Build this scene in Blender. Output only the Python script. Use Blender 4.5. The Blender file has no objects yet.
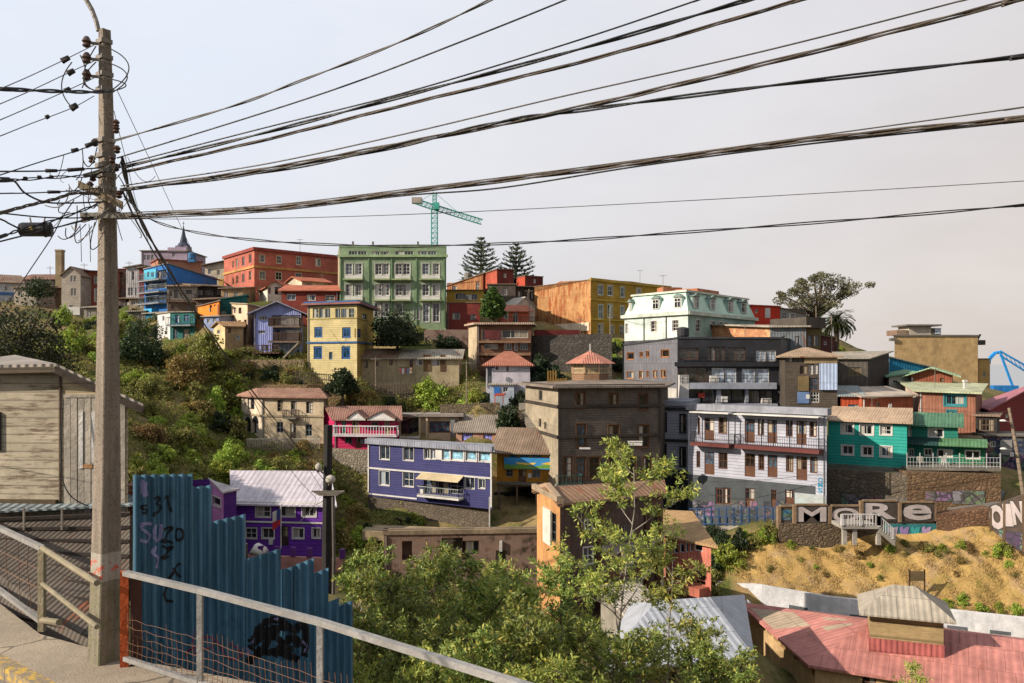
import bpy, math, random
import numpy as np
from mathutils import Vector, Matrix
R = math.radians
F, CX, HZ = 853.33, 512.0, 362.0      # focal length in pixels, centre column, eye-level row of the 1024 px photograph
SC = bpy.context.scene
COL = SC.collection
rng = random.Random(7)

def P(px, py, Y):
    return Vector(((px - CX) / F * Y, Y, (HZ - py) / F * Y))
def XY(px, Y):
    return Vector(((px - CX) / F * Y, Y))
def ZZ(py, Y):
    return (HZ - py) / F * Y
def crop(x0, y0, s):
    return lambda *bs: [(x0 + b[0] * s, y0 + b[1] * s, x0 + b[2] * s, y0 + b[3] * s) for b in bs]

# ------------------------------------------------------------------ materials
def lin(c):
    if isinstance(c, str):
        c = [int(c[i:i + 2], 16) / 255 for i in (0, 2, 4)]
    return [x / 12.92 if x <= .04045 else ((x + .055) / 1.055) ** 2.4 for x in c]

def alb(c, sat=1.02, k=.86):
    # scales every surface colour darker, for stronger contrast between sun and shade
    c = lin(c); l = .3 * c[0] + .59 * c[1] + .11 * c[2]
    return [max(0.0, l + (x - l) * sat) * k for x in c]

class NT:
    def __init__(s, name, world=False):
        if world:
            s.m = bpy.data.worlds.new(name)
        else:
            s.m = bpy.data.materials.new(name)
        s.m.use_nodes = True
        s.t = s.m.node_tree
        s.t.nodes.clear()
    def n(s, typ, ins=None, **kw):
        nd = s.t.nodes.new(typ)
        for k, v in kw.items():
            setattr(nd, k, v)
        for k, v in (ins or {}).items():
            sk = nd.inputs[k]
            if isinstance(v, bpy.types.NodeSocket):
                s.t.links.new(v, sk)
            else:
                if isinstance(v, (list, tuple)) and len(v) == 3 and sk.type == 'RGBA':
                    v = (*v, 1)
                sk.default_value = v
        return nd
    def math(s, op, a, b=0.0, c=0.0, clamp=False):
        nd = s.n('ShaderNodeMath', {0: a, 1: b, 2: c}, operation=op)
        nd.use_clamp = clamp
        return nd.outputs[0]
    def mix(s, fac, a, b, blend='MIX'):
        nd = s.n('ShaderNodeMix', data_type='RGBA', blend_type=blend)
        nd.clamp_factor = True
        for i, v in ((0, fac), (6, a), (7, b)):
            if isinstance(v, bpy.types.NodeSocket):
                s.t.links.new(v, nd.inputs[i])
            elif i == 0:
                nd.inputs[0].default_value = v
            else:
                nd.inputs[i].default_value = (*v[:3], 1)
        return nd.outputs[2]
    def ramp(s, fac, lo, hi):
        return s.n('ShaderNodeMapRange', {0: fac, 1: lo, 2: hi, 3: 0.0, 4: 1.0}).outputs[0]
    def noise(s, vec, scale, detail=4, rough=.6, w=None):
        nd = s.n('ShaderNodeTexNoise', {'Vector': vec, 'Scale': scale, 'Detail': detail, 'Roughness': rough}, noise_dimensions='4D' if w is not None else '3D')
        if w is not None:
            s.t.links.new(w, nd.inputs['W'])
        return nd.outputs[0]

_mats = {}
def M(kind, col, **kw):
    key = (kind, str(col), str(sorted(kw.items())))
    if key not in _mats:
        _mats[key] = _make(kind, alb(col), **kw)
    return _mats[key]

def _make(kind, c, per=.25, rust=0.0, dirt=.5, rough=.8, spec=.3, rustcol='7a3f20', col2=None, bump=1.0, metal=0.0):
    g = NT('%s_surface' % kind)
    tc = g.n('ShaderNodeTexCoord')
    uv = tc.outputs['UV']
    ob = tc.outputs['Object']
    w = g.math('MULTIPLY', g.n('ShaderNodeObjectInfo').outputs['Random'], 60.0)
    sep = g.n('ShaderNodeSeparateXYZ', {0: uv})
    U, V = sep.outputs[0], sep.outputs[1]
    dark = [x * .5 for x in c]
    lite = [min(x * 1.12 + .01, .95) for x in c]
    big = g.noise(ob, .55, 6, .65, w)
    col = g.mix(g.ramp(big, .3, .72), dark if dirt >= .45 else [x * .7 for x in c], lite)
    med = g.noise(ob, 2.1, 5, .75, w)
    col = g.mix(g.math('MULTIPLY', g.ramp(med, .48, .66), .25 + .5 * dirt), col, [x * .58 for x in c])
    col = g.mix(g.math('MULTIPLY', g.ramp(med, .46, .3), .35 * dirt), col, [min(x * 1.25 + .04, .9) for x in c])
    fine = g.noise(ob, 7.0, 3, .6, w)
    # vertical rain streaks
    sv = g.n('ShaderNodeCombineXYZ', {0: g.math('MULTIPLY', U, 2.6), 1: g.math('MULTIPLY', V, .22), 2: w}).outputs[0]
    st = g.noise(sv, 1.0, 5, .65)
    h = fine
    if kind == 'stucco':
        col = g.mix(g.math('MULTIPLY', g.ramp(st, .52, .74), dirt * .95), col, [x * .45 + .012 for x in c])
        pk = g.noise(ob, 1.7, 6, .7, w)
        col = g.mix(g.math('MULTIPLY', g.ramp(pk, .64, .68), dirt * .55), col, [x * .5 + .13 for x in c])
    elif kind in ('corr', 'roofmetal'):
        wv = g.math('SINE', g.math('MULTIPLY', U, 2 * math.pi / per))
        h = g.math('ADD', g.math('MULTIPLY', wv, .5), g.math('MULTIPLY', fine, .25))
        # sheet joints
        j = g.n('ShaderNodeTexBrick', {'Vector': uv, 'Color1': (.93, .93, .93, 1), 'Color2': (1, 1, 1, 1), 'Mortar': (.42, .42, .42, 1), 'Scale': 1.0,
                'Mortar Size': .026, 'Brick Width': .9, 'Row Height': 2.3, 'Bias': -.2}).outputs[0]
        col = g.mix(.75, col, j, 'MULTIPLY')
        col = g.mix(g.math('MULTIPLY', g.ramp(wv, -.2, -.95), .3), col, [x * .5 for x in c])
        col = g.mix(g.math('MULTIPLY', g.ramp(st, .55, .8), dirt * .5), col, [x * .5 for x in c])
    elif kind == 'plank':
        fr = g.math('FRACT', g.math('DIVIDE', V, per))
        h = g.math('ADD', g.math('MULTIPLY', fr, -1.2), g.math('MULTIPLY', fine, .2))
        row = g.math('FLOOR', g.math('DIVIDE', V, per))
        rn = g.n('ShaderNodeTexWhiteNoise', {'W': g.math('ADD', row, w)}, noise_dimensions='1D').outputs[0]
        col = g.mix(g.math('MULTIPLY', rn, .3), col, [x * .6 for x in c])
        col = g.mix(g.math('MULTIPLY', g.ramp(fr, .2, .04), .75), col, [x * .25 for x in c])
        hv = g.n('ShaderNodeCombineXYZ', {0: g.math('MULTIPLY', U, 2.0), 1: g.math('MULTIPLY', V, 13.0), 2: w}).outputs[0]
        pe = g.noise(hv, 1.0, 5, .7)
        col = g.mix(g.math('MULTIPLY', g.ramp(pe, .5, .64), dirt), col, lin(col2) if col2 else [x * .35 for x in c])
    elif kind == 'tile':
        wv = g.math('SINE', g.math('MULTIPLY', U, 2 * math.pi / .24))
        fr = g.math('FRACT', g.math('DIVIDE', V, .35))
        h = g.math('ADD', wv, g.math('MULTIPLY', fr, -.8))
        rn = g.n('ShaderNodeTexWhiteNoise', {'Vector': g.n('ShaderNodeCombineXYZ', {0: g.math('FLOOR', g.math('DIVIDE', U, .24)), 1: g.math('FLOOR', g.math('DIVIDE', V, .35)), 2: w}).outputs[0]}).outputs[0]
        col = g.mix(g.math('MULTIPLY', rn, .4), col, [x * .55 for x in c])
    elif kind == 'brick':
        b = g.n('ShaderNodeTexBrick', {'Vector': uv, 'Color1': (*c, 1), 'Color2': (*[x * .6 for x in c], 1), 'Mortar': (.3, .27, .23, 1), 'Scale': 1.0,
                'Mortar Size': .012, 'Brick Width': .26, 'Row Height': .09})
        col = g.mix(.75, col, b.outputs[0])
        col = g.mix(g.math('MULTIPLY', g.ramp(g.noise(ob, .9, 6, .7, w), .5, .62), dirt), col, lin(col2) if col2 else [x * .5 for x in c])
        h = g.math('MULTIPLY', b.outputs[1], -.6)
    elif kind == 'stone':
        vo = g.n('ShaderNodeTexVoronoi', {'Vector': g.n('ShaderNodeMapping', {0: uv, 3: (1, 1.5, 1)}).outputs[0], 'Scale': 1 / per * 1.05}, feature='F1')
        ed = g.n('ShaderNodeTexVoronoi', {'Vector': g.n('ShaderNodeMapping', {0: uv, 3: (1, 1.5, 1)}).outputs[0], 'Scale': 1 / per * 1.05}, feature='DISTANCE_TO_EDGE').outputs['Distance']
        rn = g.n('ShaderNodeSeparateColor', {0: vo.outputs['Color']}).outputs[0]
        col = g.mix(g.math('MULTIPLY', rn, .75), col, [x * .38 for x in c])
        col = g.mix(g.ramp(ed, .09, .0), col, [x * .3 for x in c])
        col = g.mix(g.math('MULTIPLY', g.ramp(st, .5, .75), dirt), col, [x * .4 for x in c])
        h = g.math('MULTIPLY', g.ramp(ed, .0, .25), 1.6)
    elif kind == 'concrete':
        col = g.mix(g.math('MULTIPLY', g.ramp(st, .5, .75), dirt), col, [x * .42 for x in c])
        pit = g.noise(ob, 18.0, 2, .5, w)
        col = g.mix(g.math('MULTIPLY', g.ramp(pit, .62, .72), .5), col, [x * .4 for x in c])
        h = g.math('SUBTRACT', fine, g.ramp(pit, .6, .75))
    elif kind == 'mural':
        ds = g.n('ShaderNodeTexNoise', {'Vector': g.n('ShaderNodeMapping', {0: uv, 3: (.7, 1.0, 1)}).outputs[0], 'Scale': .8, 'Detail': 2.0, 'Distortion': 2.2})
        v = g.n('ShaderNodeTexVoronoi', {'Vector': g.n('ShaderNodeMix', {4: uv, 5: ds.outputs[1], 0: .35}, data_type='VECTOR').outputs[1], 'Scale': .95}, feature='F1')
        hs = g.n('ShaderNodeHueSaturation', {'Color': v.outputs['Color'], 'Saturation': .55, 'Value': .17}).outputs[0]
        col = g.mix(g.ramp(ds.outputs[0], .42, .5), col, hs)
        ln = g.n('ShaderNodeTexVoronoi', {'Vector': uv, 'Scale': 1.1}, feature='DISTANCE_TO_EDGE').outputs['Distance']
        col = g.mix(g.math('MULTIPLY', g.ramp(ln, .07, .04), .8), col, (.02, .02, .025))
        col = g.mix(g.ramp(g.noise(ob, 1.4, 5, .7, w), .58, .64), col, c)
    if rust:
        rs = g.noise(g.n('ShaderNodeCombineXYZ', {0: g.math('MULTIPLY', U, 1.6), 1: g.math('MULTIPLY', V, .35), 2: w}).outputs[0], .8, 8, .75)
        lo = .66 - rust * .24
        k = g.ramp(rs, lo, lo + .09)
        rc = g.mix(g.noise(ob, 3.0, 4, .6, w), lin(rustcol), [x * .45 for x in lin(rustcol)])
        col = g.mix(g.math('MULTIPLY', k, .9), col, rc)
    bp = g.n('ShaderNodeBump', {'Strength': .55 * bump, 'Distance': .05, 'Height': h}).outputs[0]
    bs = g.n('ShaderNodeBsdfPrincipled', {'Base Color': col, 'Roughness': rough, 'Specular IOR Level': spec, 'Metallic': metal, 'Normal': bp})
    g.n('ShaderNodeOutputMaterial', {0: bs.outputs[0]})
    return g.m

def glass_mat(tint='0b0e11', curtain=.45, curtcol='a9a59c'):
    key = ('glass', tint, curtain, curtcol)
    if key in _mats: return _mats[key]
    g = NT('window_glass')
    tc = g.n('ShaderNodeTexCoord'); rd = g.n('ShaderNodeObjectInfo').outputs['Random']
    sep = g.n('ShaderNodeSeparateXYZ', {0: tc.outputs['Generated']})
    r2 = g.math('FRACT', g.math('MULTIPLY', rd, 17.3))
    r3 = g.math('FRACT', g.math('MULTIPLY', rd, 91.7))
    u = g.math('ABSOLUTE', g.math('SUBTRACT', sep.outputs[0], r3))
    # curtain drawn over part of the opening, the shading of its folds striped into the colour
    on = g.math('MULTIPLY', g.math('LESS_THAN', r2, curtain), g.math('GREATER_THAN', u, .28))
    sepu = g.n('ShaderNodeSeparateXYZ', {0: tc.outputs['UV']})
    fold = g.math('ADD', .8, g.math('MULTIPLY', g.math('SINE', g.math('MULTIPLY', sepu.outputs[0], 38.0)), .2))
    cc = g.mix(1.0, lin(curtcol), g.n('ShaderNodeCombineColor', {0: fold, 1: fold, 2: fold}).outputs[0], 'MULTIPLY')
    ns = g.noise(tc.outputs['Object'], 2.2, 3)
    base = g.mix(g.ramp(ns, .4, .7), lin(tint), [x * 3 + .004 for x in lin(tint)])
    col = g.mix(g.math('MULTIPLY', on, .85), base, cc)
    bp = g.n('ShaderNodeBump', {'Strength': .06, 'Distance': .05, 'Height': g.noise(tc.outputs['Object'], .8, 1)}).outputs[0]
    bs = g.n('ShaderNodeBsdfPrincipled', {'Base Color': col, 'Roughness': .07, 'Specular IOR Level': .5, 'Normal': bp})
    g.n('ShaderNodeOutputMaterial', {0: bs.outputs[0]})
    _mats[key] = g.m
    return g.m

def leaf_mat(c1, c2, c3, trans=.35, name='leaf'):
    g = NT(name)
    ri = g.n('ShaderNodeNewGeometry').outputs['Random Per Island']
    od = g.n('ShaderNodeObjectInfo').outputs['Random']
    a = g.mix(ri, lin(c1), lin(c2))
    a = g.mix(g.math('MULTIPLY', g.ramp(g.math('FRACT', g.math('MULTIPLY', ri, 13.7)), .8, 1.0), .8), a, lin(c3))
    hv = g.n('ShaderNodeHueSaturation', {'Color': a, 'Hue': g.math('ADD', .482, g.math('MULTIPLY', od, .036)), 'Value': g.math('ADD', .75, g.math('MULTIPLY', od, .5))}).outputs[0]
    bs = g.n('ShaderNodeBsdfPrincipled', {'Base Color': hv, 'Roughness': .55, 'Specular IOR Level': .3})
    tr = g.n('ShaderNodeBsdfTranslucent', {'Color': hv})
    mx = g.n('ShaderNodeMixShader', {0: trans, 1: bs.outputs[0], 2: tr.outputs[0]})
    g.n('ShaderNodeOutputMaterial', {0: mx.outputs[0]})
    return g.m

# ------------------------------------------------------------------ objects
MW = {}
def tag(o, label=None, cat=None, group=None, kind=None):
    if label: o['label'] = label
    if cat: o['category'] = cat
    if group: o['group'] = group
    if kind: o['kind'] = kind
    return o

def empty(name, loc, rz=0.0, label=None, cat=None, group=None):
    o = bpy.data.objects.new(name, None)
    o.empty_display_size = .5
    COL.objects.link(o)
    o.location = loc
    o.rotation_euler = (0, 0, rz)
    MW[o.name] = Matrix.Translation(Vector(loc)) @ Matrix.Rotation(rz, 4, 'Z')
    return tag(o, label, cat, group)

class MB:
    def __init__(s):
        s.v, s.f = [], []
    def poly(s, pts):
        i = len(s.v)
        s.v += [Vector(p) for p in pts]
        s.f.append(tuple(range(i, i + len(pts))))
        return s
    def box(s, o, a, b, c):
        o, a, b, c = Vector(o), Vector(a), Vector(b), Vector(c)
        i = len(s.v)
        s.v += [o, o + a, o + a + b, o + b, o + c, o + a + c, o + a + b + c, o + b + c]
        s.f += [tuple(i + k for k in q) for q in ((0, 3, 2, 1), (4, 5, 6, 7), (0, 1, 5, 4), (1, 2, 6, 5), (2, 3, 7, 6), (3, 0, 4, 7))]
        return s
    def cbox(s, c, sx, sy, sz, rz=0.0):
        co, si = math.cos(rz), math.sin(rz)
        a, b = Vector((co * sx, si * sx, 0)), Vector((-si * sy, co * sy, 0))
        return s.box(Vector(c) - a / 2 - b / 2, a, b, (0, 0, sz))
    def bar(s, a, b, w, h=None):
        a, b = Vector(a), Vector(b)
        d = (b - a).normalized()
        up = Vector((0, 0, 1)) if abs(d.z) < .95 else Vector((1, 0, 0))
        x = d.cross(up).normalized() * w
        y = x.cross(d).normalized() * (h or w)
        return s.box(a - x / 2 - y / 2, b - a, x, y)
    def tube(s, pts, r, n=6, r2=None, caps=True):
        pts = [Vector(p) for p in pts]
        m = len(pts)
        i0 = len(s.v)
        ref = None
        for k, p in enumerate(pts):
            d = (pts[min(k + 1, m - 1)] - pts[max(k - 1, 0)]).normalized()
            if ref is None:
                ref = d.cross(Vector((0, 0, 1)) if abs(d.z) < .9 else Vector((1, 0, 0))).normalized()
            x = (ref - d * ref.dot(d)).normalized()
            ref = x
            y = d.cross(x)
            rr = r if r2 is None else r + (r2 - r) * k / (m - 1)
            for q in range(n):
                t = 2 * math.pi * q / n
                s.v.append(p + (x * math.cos(t) + y * math.sin(t)) * rr)
        for k in range(m - 1):
            for q in range(n):
                a, b = i0 + k * n + q, i0 + k * n + (q + 1) % n
                s.f.append((a, b, b + n, a + n))
        if caps:
            s.f.append(tuple(i0 + q for q in range(n))[::-1])
            s.f.append(tuple(i0 + (m - 1) * n + q for q in range(n)))
        return s
    def lathe(s, c, prof, n=12, rz=0.0):
        c = Vector(c)
        i0 = len(s.v)
        for (r, z) in prof:
            for q in range(n):
                t = 2 * math.pi * q / n + rz
                s.v.append(c + Vector((r * math.cos(t), r * math.sin(t), z)))
        for k in range(len(prof) - 1):
            for q in range(n):
                a, b = i0 + k * n + q, i0 + k * n + (q + 1) % n
                s.f.append((a, b, b + n, a + n))
        s.f.append(tuple(i0 + q for q in range(n))[::-1])
        s.f.append(tuple(i0 + (len(prof) - 1) * n + q for q in range(n)))
        return s
    def slab(s, pts, th):
        # polygon given at its underside, thickened upwards
        pts = [Vector(p) for p in pts]
        i = len(s.v)
        n = len(pts)
        s.v += pts + [p + Vector((0, 0, th)) for p in pts]
        s.f.append(tuple(range(i, i + n))[::-1])
        s.f.append(tuple(range(i + n, i + 2 * n)))
        for k in range(n):
            s.f.append((i + k, i + (k + 1) % n, i + n + (k + 1) % n, i + n + k))
        return s
    def prism(s, pts, vec):
        pts = [Vector(p) for p in pts]
        vec = Vector(vec)
        i = len(s.v)
        n = len(pts)
        s.v += pts + [p + vec for p in pts]
        s.f.append(tuple(range(i, i + n)))
        s.f.append(tuple(range(i + n, i + 2 * n))[::-1])
        for k in range(n):
            s.f.append((i + (k + 1) % n, i + k, i + n + k, i + n + (k + 1) % n))
        return s
    def build(s, name, mat, parent=None, label=None, smooth=False):
        me = bpy.data.meshes.new(name)
        if parent is not None:
            inv = MW[parent.name].inverted()
            vs = [inv @ p for p in s.v]
        else:
            vs = s.v
        me.from_pydata([tuple(p) for p in vs], [], s.f)
        uvl = me.uv_layers.new(name='UVMap')
        Z = Vector((0, 0, 1))
        for pl in me.polygons:
            nrm = pl.normal
            t = Z.cross(nrm)
            t = Vector((1, 0, 0)) if t.length < .02 else t.normalized()
            w = nrm.cross(t)
            for li in pl.loop_indices:
                p = me.vertices[me.loops[li].vertex_index].co
                uvl.data[li].uv = (p.dot(t), p.dot(w))
        if smooth:
            for pl in me.polygons: pl.use_smooth = True
        me.materials.append(mat)
        o = bpy.data.objects.new(name, me)
        COL.objects.link(o)
        if parent is not None:
            o.parent = parent
            MW[o.name] = MW[parent.name]
        else:
            MW[o.name] = Matrix.Identity(4)
        if label: o['label'] = label
        return o

def solo(name, label, cat, loc, mb, mat, group=None, smooth=False):
    """a thing that is one mesh, its origin at loc"""
    loc = Vector(loc)
    mb.v = [p - loc for p in mb.v]
    o = mb.build(name, mat, smooth=smooth)
    o.location = loc
    MW[o.name] = Matrix.Translation(loc)
    return tag(o, label, cat, group)

# ------------------------------------------------------------------ buildings
CTRL = []          # ground control points, filled by the buildings
G_DARK = glass_mat()
G_MIX = [glass_mat(), glass_mat('10141a', .8, 'c9c3b6'), glass_mat('2c3640', .3, 'a99f8c'), glass_mat('14110e', .6, '8f8472')]  # the bluish pane tint imitates reflected sky
prg = random.Random(3)
WHITE = M('stucco', 'c4c1bb', dirt=.3)
class Bld:
    def __init__(s, name, label, cat, fl, fr, top, base, wall, D=8.0, bl=None, br=None, ext=4.0, group=None, ctrl=True, ybase=None):
        s.a, s.b = XY(*fl), XY(*fr)
        d = (s.b - s.a).normalized()
        s.dir = d
        s.inn = Vector((-d.y, d.x))
        s.br = XY(*br) if br else s.b + s.inn * D
        s.bl = XY(*bl) if bl else s.a + s.inn * D
        s.zt, s.zb = ZZ(top, fl[1]), ZZ(base, fl[1])
        s.z0 = s.zb - ext
        c = (s.a + s.b + s.br + s.bl) / 4
        s.root = empty(name, (c.x, c.y, s.zb), math.atan2(d.y, d.x), label, cat, group)
        s.wallmat = wall
        s.edges = {'F': (s.a, s.b), 'R': (s.b, s.br), 'B': (s.br, s.bl), 'L': (s.bl, s.a)}
        s.holes = {k: [] for k in 'FRBL'}
        s.todo = []
        s.prof = {}
        s.facemat = {}
        if ctrl:
            for p in (s.a, s.b):
                q = p - s.inn * 1.2
                CTRL.append((q.x, q.y, s.zb - .25))
            for p in (s.bl, s.br):
                CTRL.append((p.x, p.y, s.zb - .1))
    def em(s, face):
        A, B = s.edges[face]
        e = B - A
        L = e.length
        return A, e / L, L, Vector((e.y, -e.x)) / L
    def hit(s, face, px):
        A, e, L, n = s.em(face)
        d = Vector(((px - CX) / F, 1.0))
        u = -(A.x * d.y - A.y * d.x) / (e.x * d.y - e.y * d.x)
        return u, A.y + u * e.y
    def rect(s, face, bx, clampz=True):
        u0, y0 = s.hit(face, bx[0]); u1, y1 = s.hit(face, bx[2])
        Y = (y0 + y1) / 2
        L = s.em(face)[2]
        u0, u1 = max(.06, min(u0, u1)), min(L - .06, max(u0, u1))
        z1, z0 = ZZ(bx[1], Y), ZZ(bx[3], Y)
        if clampz: z1 = min(z1, s.zt - .04)
        return u0, u1, z0, z1
    def pt(s, face, u, z, out=0.0):
        A, e, L, n = s.em(face)
        q = A + e * u + n * out
        return Vector((q.x, q.y, z))
    def win(s, face, boxes, fm=None, mull=(2, 1), pane=None, fw=.07, sill=None, depth=.16, name='window', label=None, surround=None):
        for bx in boxes:
            r = s.rect(face, bx)
            if r[1] - r[0] < .12 or r[3] - r[2] < .12: continue
            s.holes[face].append(r)
            s.todo.append((face, r, fm or WHITE, mull, pane or G_DARK, fw, sill, depth, name, label, surround))
        return s
    def door(s, face, boxes, mat, label=None, glazed=False):
        for bx in boxes:
            r = s.rect(face, bx)
            s.holes[face].append(r)
            s.todo.append((face, r, mat, 'door', G_DARK, .08, None, .12, 'door', label, None))
        return s
    def hole(s, face, boxes):
        for bx in boxes: s.holes[face].append(s.rect(face, bx))
        return s
    def fbox(s, face, bx, proud, name, mat, back=0.02, label=None, parent=None):
        r = s.rect(face, bx, False)
        A, e, L, n = s.em(face)
        mb = MB().box(s.pt(face, r[0], r[2], -back), Vector((*(e * (r[1] - r[0])), 0)), Vector((*(n * (proud + back)), 0)), (0, 0, r[3] - r[2]))
        return mb.build(name, mat, parent or s.root, label)
    def band(s, faces, py, th, proud, mat, name='cornice', z=None):
        mb = MB()
        z = ZZ(py, s.a.y) if z is None else z
        for face in faces:
            A, e, L, n = s.em(face)
            mb.box(s.pt(face, -proud * .98, z, .004), Vector((*(e * (L + 1.96 * proud)), 0)), Vector((*(n * proud), 0)), (0, 0, th))
        return mb.build(name, mat, s.root)
    def balcony(s, face, x0, x1, py, depth, mat, railmat, railh=1.0, th=.18, step=.35, solid=False, bar=.035):
        u0, y0 = s.hit(face, x0); u1, y1 = s.hit(face, x1)
        z = ZZ(py, (y0 + y1) / 2)
        A, e, L, n = s.em(face)
        E, N = Vector((*e, 0)), Vector((*n, 0))
        sl = MB().box(s.pt(face, u0, z - th, .005), E * (u1 - u0), N * depth, (0, 0, th)).build('balcony', mat, s.root)
        rl = MB()
        o = s.pt(face, u0, z, 0)
        c = [o + N * .03, o + N * (depth - .04), o + N * (depth - .04) + E * (u1 - u0 - .04), o + N * .03 + E * (u1 - u0 - .04)]
        if solid:
            for i in range(3):
                rl.bar(c[i] + Vector((0, 0, railh / 2)), c[i + 1] + Vector((0, 0, railh / 2)), .06, railh)
        else:
            for i in range(3):
                p, q = c[i], c[i + 1]
                rl.bar(p + Vector((0, 0, railh)), q + Vector((0, 0, railh)), bar * 1.6)
                rl.bar(p + Vector((0, 0, .1)), q + Vector((0, 0, .1)), bar)
                k = max(1, int((q - p).length / step))
                for j in range(k + 1):
                    t = p.lerp(q, j / k)
                    rl.bar(t + Vector((0, 0, .0)), t + Vector((0, 0, railh)), bar)
        rl.build('railing', railmat, sl)
        return sl
    def outline(s, over):
        pts = [s.a, s.b, s.br, s.bl]
        ns = [s.em(k)[3] for k in 'FRBL']
        out = []
        for i, p in enumerate(pts):
            n1, n2 = ns[i - 1], ns[i]
            out.append(p + (n1 + n2) * (over / (1 + n1.dot(n2))))
        return out
    def roof(s, kind, mat, rise=1.5, over=.4, th=.14, h=None, inset=.35, name='roof', z=None, fascia=None):
        E = s.outline(over)
        zt = s.zt if z is None else z
        v = lambda q, zz: Vector((q.x, q.y, zz))
        polys = []
        if kind == 'flat':
            polys = [[v(q, zt) for q in E]]
        elif kind == 'shed':
            O = s.outline(0)
            polys = [[v(q, zt + k) for q, k in zip(E, h)]]
            for i, fc in enumerate('FRBL'):
                s.prof[fc] = [(0, h[i]), (1, h[(i + 1) % 4])]
        else:
            mid = lambda i, j: (E[i] + E[j]) / 2
            if kind in ('gableU', 'hip'):
                r0, r1 = mid(3, 0), mid(1, 2)
                span = (E[3] - E[0]).length / 2
            else:
                r0, r1 = mid(0, 1), mid(3, 2)
                span = (E[1] - E[0]).length / 2
            dz = rise * over / max(span - over, .1)
            lo, hi = zt - dz, zt + rise
            if kind == 'gableU':
                polys = [[v(E[0], lo), v(E[1], lo), v(r1, hi), v(r0, hi)], [v(r0, hi), v(r1, hi), v(E[2], lo), v(E[3], lo)]]
                s.prof['L'] = s.prof['R'] = [(0, 0), (.5, rise), (1, 0)]
            elif kind == 'gableV':
                polys = [[v(E[0], lo), v(r0, hi), v(r1, hi), v(E[3], lo)], [v(r0, hi), v(E[1], lo), v(E[2], lo), v(r1, hi)]]
                s.prof['F'] = s.prof['B'] = [(0, 0), (.5, rise), (1, 0)]
            elif kind == 'hip':
                q0, q1 = r0.lerp(r1, inset), r0.lerp(r1, 1 - inset)
                polys = [[v(E[0], lo), v(E[1], lo), v(q1, hi), v(q0, hi)], [v(E[1], lo), v(E[2], lo), v(q1, hi)],
                         [v(E[2], lo), v(E[3], lo), v(q0, hi), v(q1, hi)], [v(E[3], lo), v(E[0], lo), v(q0, hi)]]
        mb = MB()
        for p in polys: mb.slab(p, th)
        s.roofobj = mb.build(name, mat, s.root)
        return s.roofobj
    def parapet(s, mat, h=.5, w=.2, out=.05, name='parapet'):
        mb = MB()
        for fc in 'FRBL':
            A, e, L, n = s.em(fc)
            mb.box(s.pt(fc, -out, s.zt + .002, out), Vector((*(e * (L + 2 * out - .003)), 0)), Vector((*(-n * w), 0)), (0, 0, h))
        return mb.build(name, mat, s.root)
    def done(s):
        groups = {}
        for fc in 'FRBL':
            A, e, L, n = s.em(fc)
            mb = groups.setdefault(s.facemat.get(fc), MB())
            hs = s.holes[fc]
            us = sorted({0.0, L, *[r[0] for r in hs], *[r[1] for r in hs]})
            zs = sorted({s.z0, s.zt, *[min(max(r[2], s.z0), s.zt) for r in hs], *[min(r[3], s.zt) for r in hs]})
            for i in range(len(us) - 1):
                for j in range(len(zs) - 1):
                    u0, u1, z0, z1 = us[i], us[i + 1], zs[j], zs[j + 1]
                    if u1 - u0 < 1e-4 or z1 - z0 < 1e-4: continue
                    cu, cz = (u0 + u1) / 2, (z0 + z1) / 2
                    if any(r[0] < cu < r[1] and r[2] < cz < r[3] for r in hs): continue
                    mb.poly([s.pt(fc, u0, z0), s.pt(fc, u1, z0), s.pt(fc, u1, z1), s.pt(fc, u0, z1)])
            for r in hs:
                c = [s.pt(fc, r[0], r[2]), s.pt(fc, r[1], r[2]), s.pt(fc, r[1], r[3]), s.pt(fc, r[0], r[3])]
                k = [p - Vector((*n, 0)) * .3 for p in c]
                for i in range(4):
                    mb.poly([c[i], c[(i + 1) % 4], k[(i + 1) % 4], k[i]])
            if fc in s.prof:
                pr = s.prof[fc]
                mb.poly([s.pt(fc, 0, s.zt), s.pt(fc, L, s.zt)] + [s.pt(fc, L * t, s.zt + dz) for t, dz in reversed(pr) if abs(dz) > 1e-4 or 0 < t < 1])
        main = groups.pop(None)
        # a closed lid keeps the inside dark
        main.poly([Vector((q.x, q.y, s.zt - .05)) for q in (s.a, s.b, s.br, s.bl)])
        s.wall = main.build('wall', s.wallmat, s.root)
        for m, mb in groups.items():
            mb.build('wall', m, s.root)
        for (fc, r, fm, mull, pane, fw, sill, dep, name, label, sur) in s.todo:
            A, e, L, n = s.em(fc)
            E, N = Vector((*e, 0)), Vector((*n, 0))
            u0, u1, z0, z1 = r
            w, h = u1 - u0, z1 - z0
            if pane is G_DARK: pane = prg.choice(G_MIX)
            if mull == (2, 1) and prg.random() < .2: mull = (2, 2)
            fr = MB()
            o = s.pt(fc, u0, z0, -dep)
            def ib(x, z, ww, hh, d0=.0, d1=.07):
                fr.box(o + E * x + N * d0 + Vector((0, 0, z)), E * ww, N * (d1 - d0), (0, 0, hh))
            fw = min(fw, w * .2, h * .2)
            ib(0, 0, fw, h); ib(w - fw, 0, fw, h); ib(fw, 0, w - 2 * fw, fw); ib(fw, h - fw, w - 2 * fw, fw)
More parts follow.
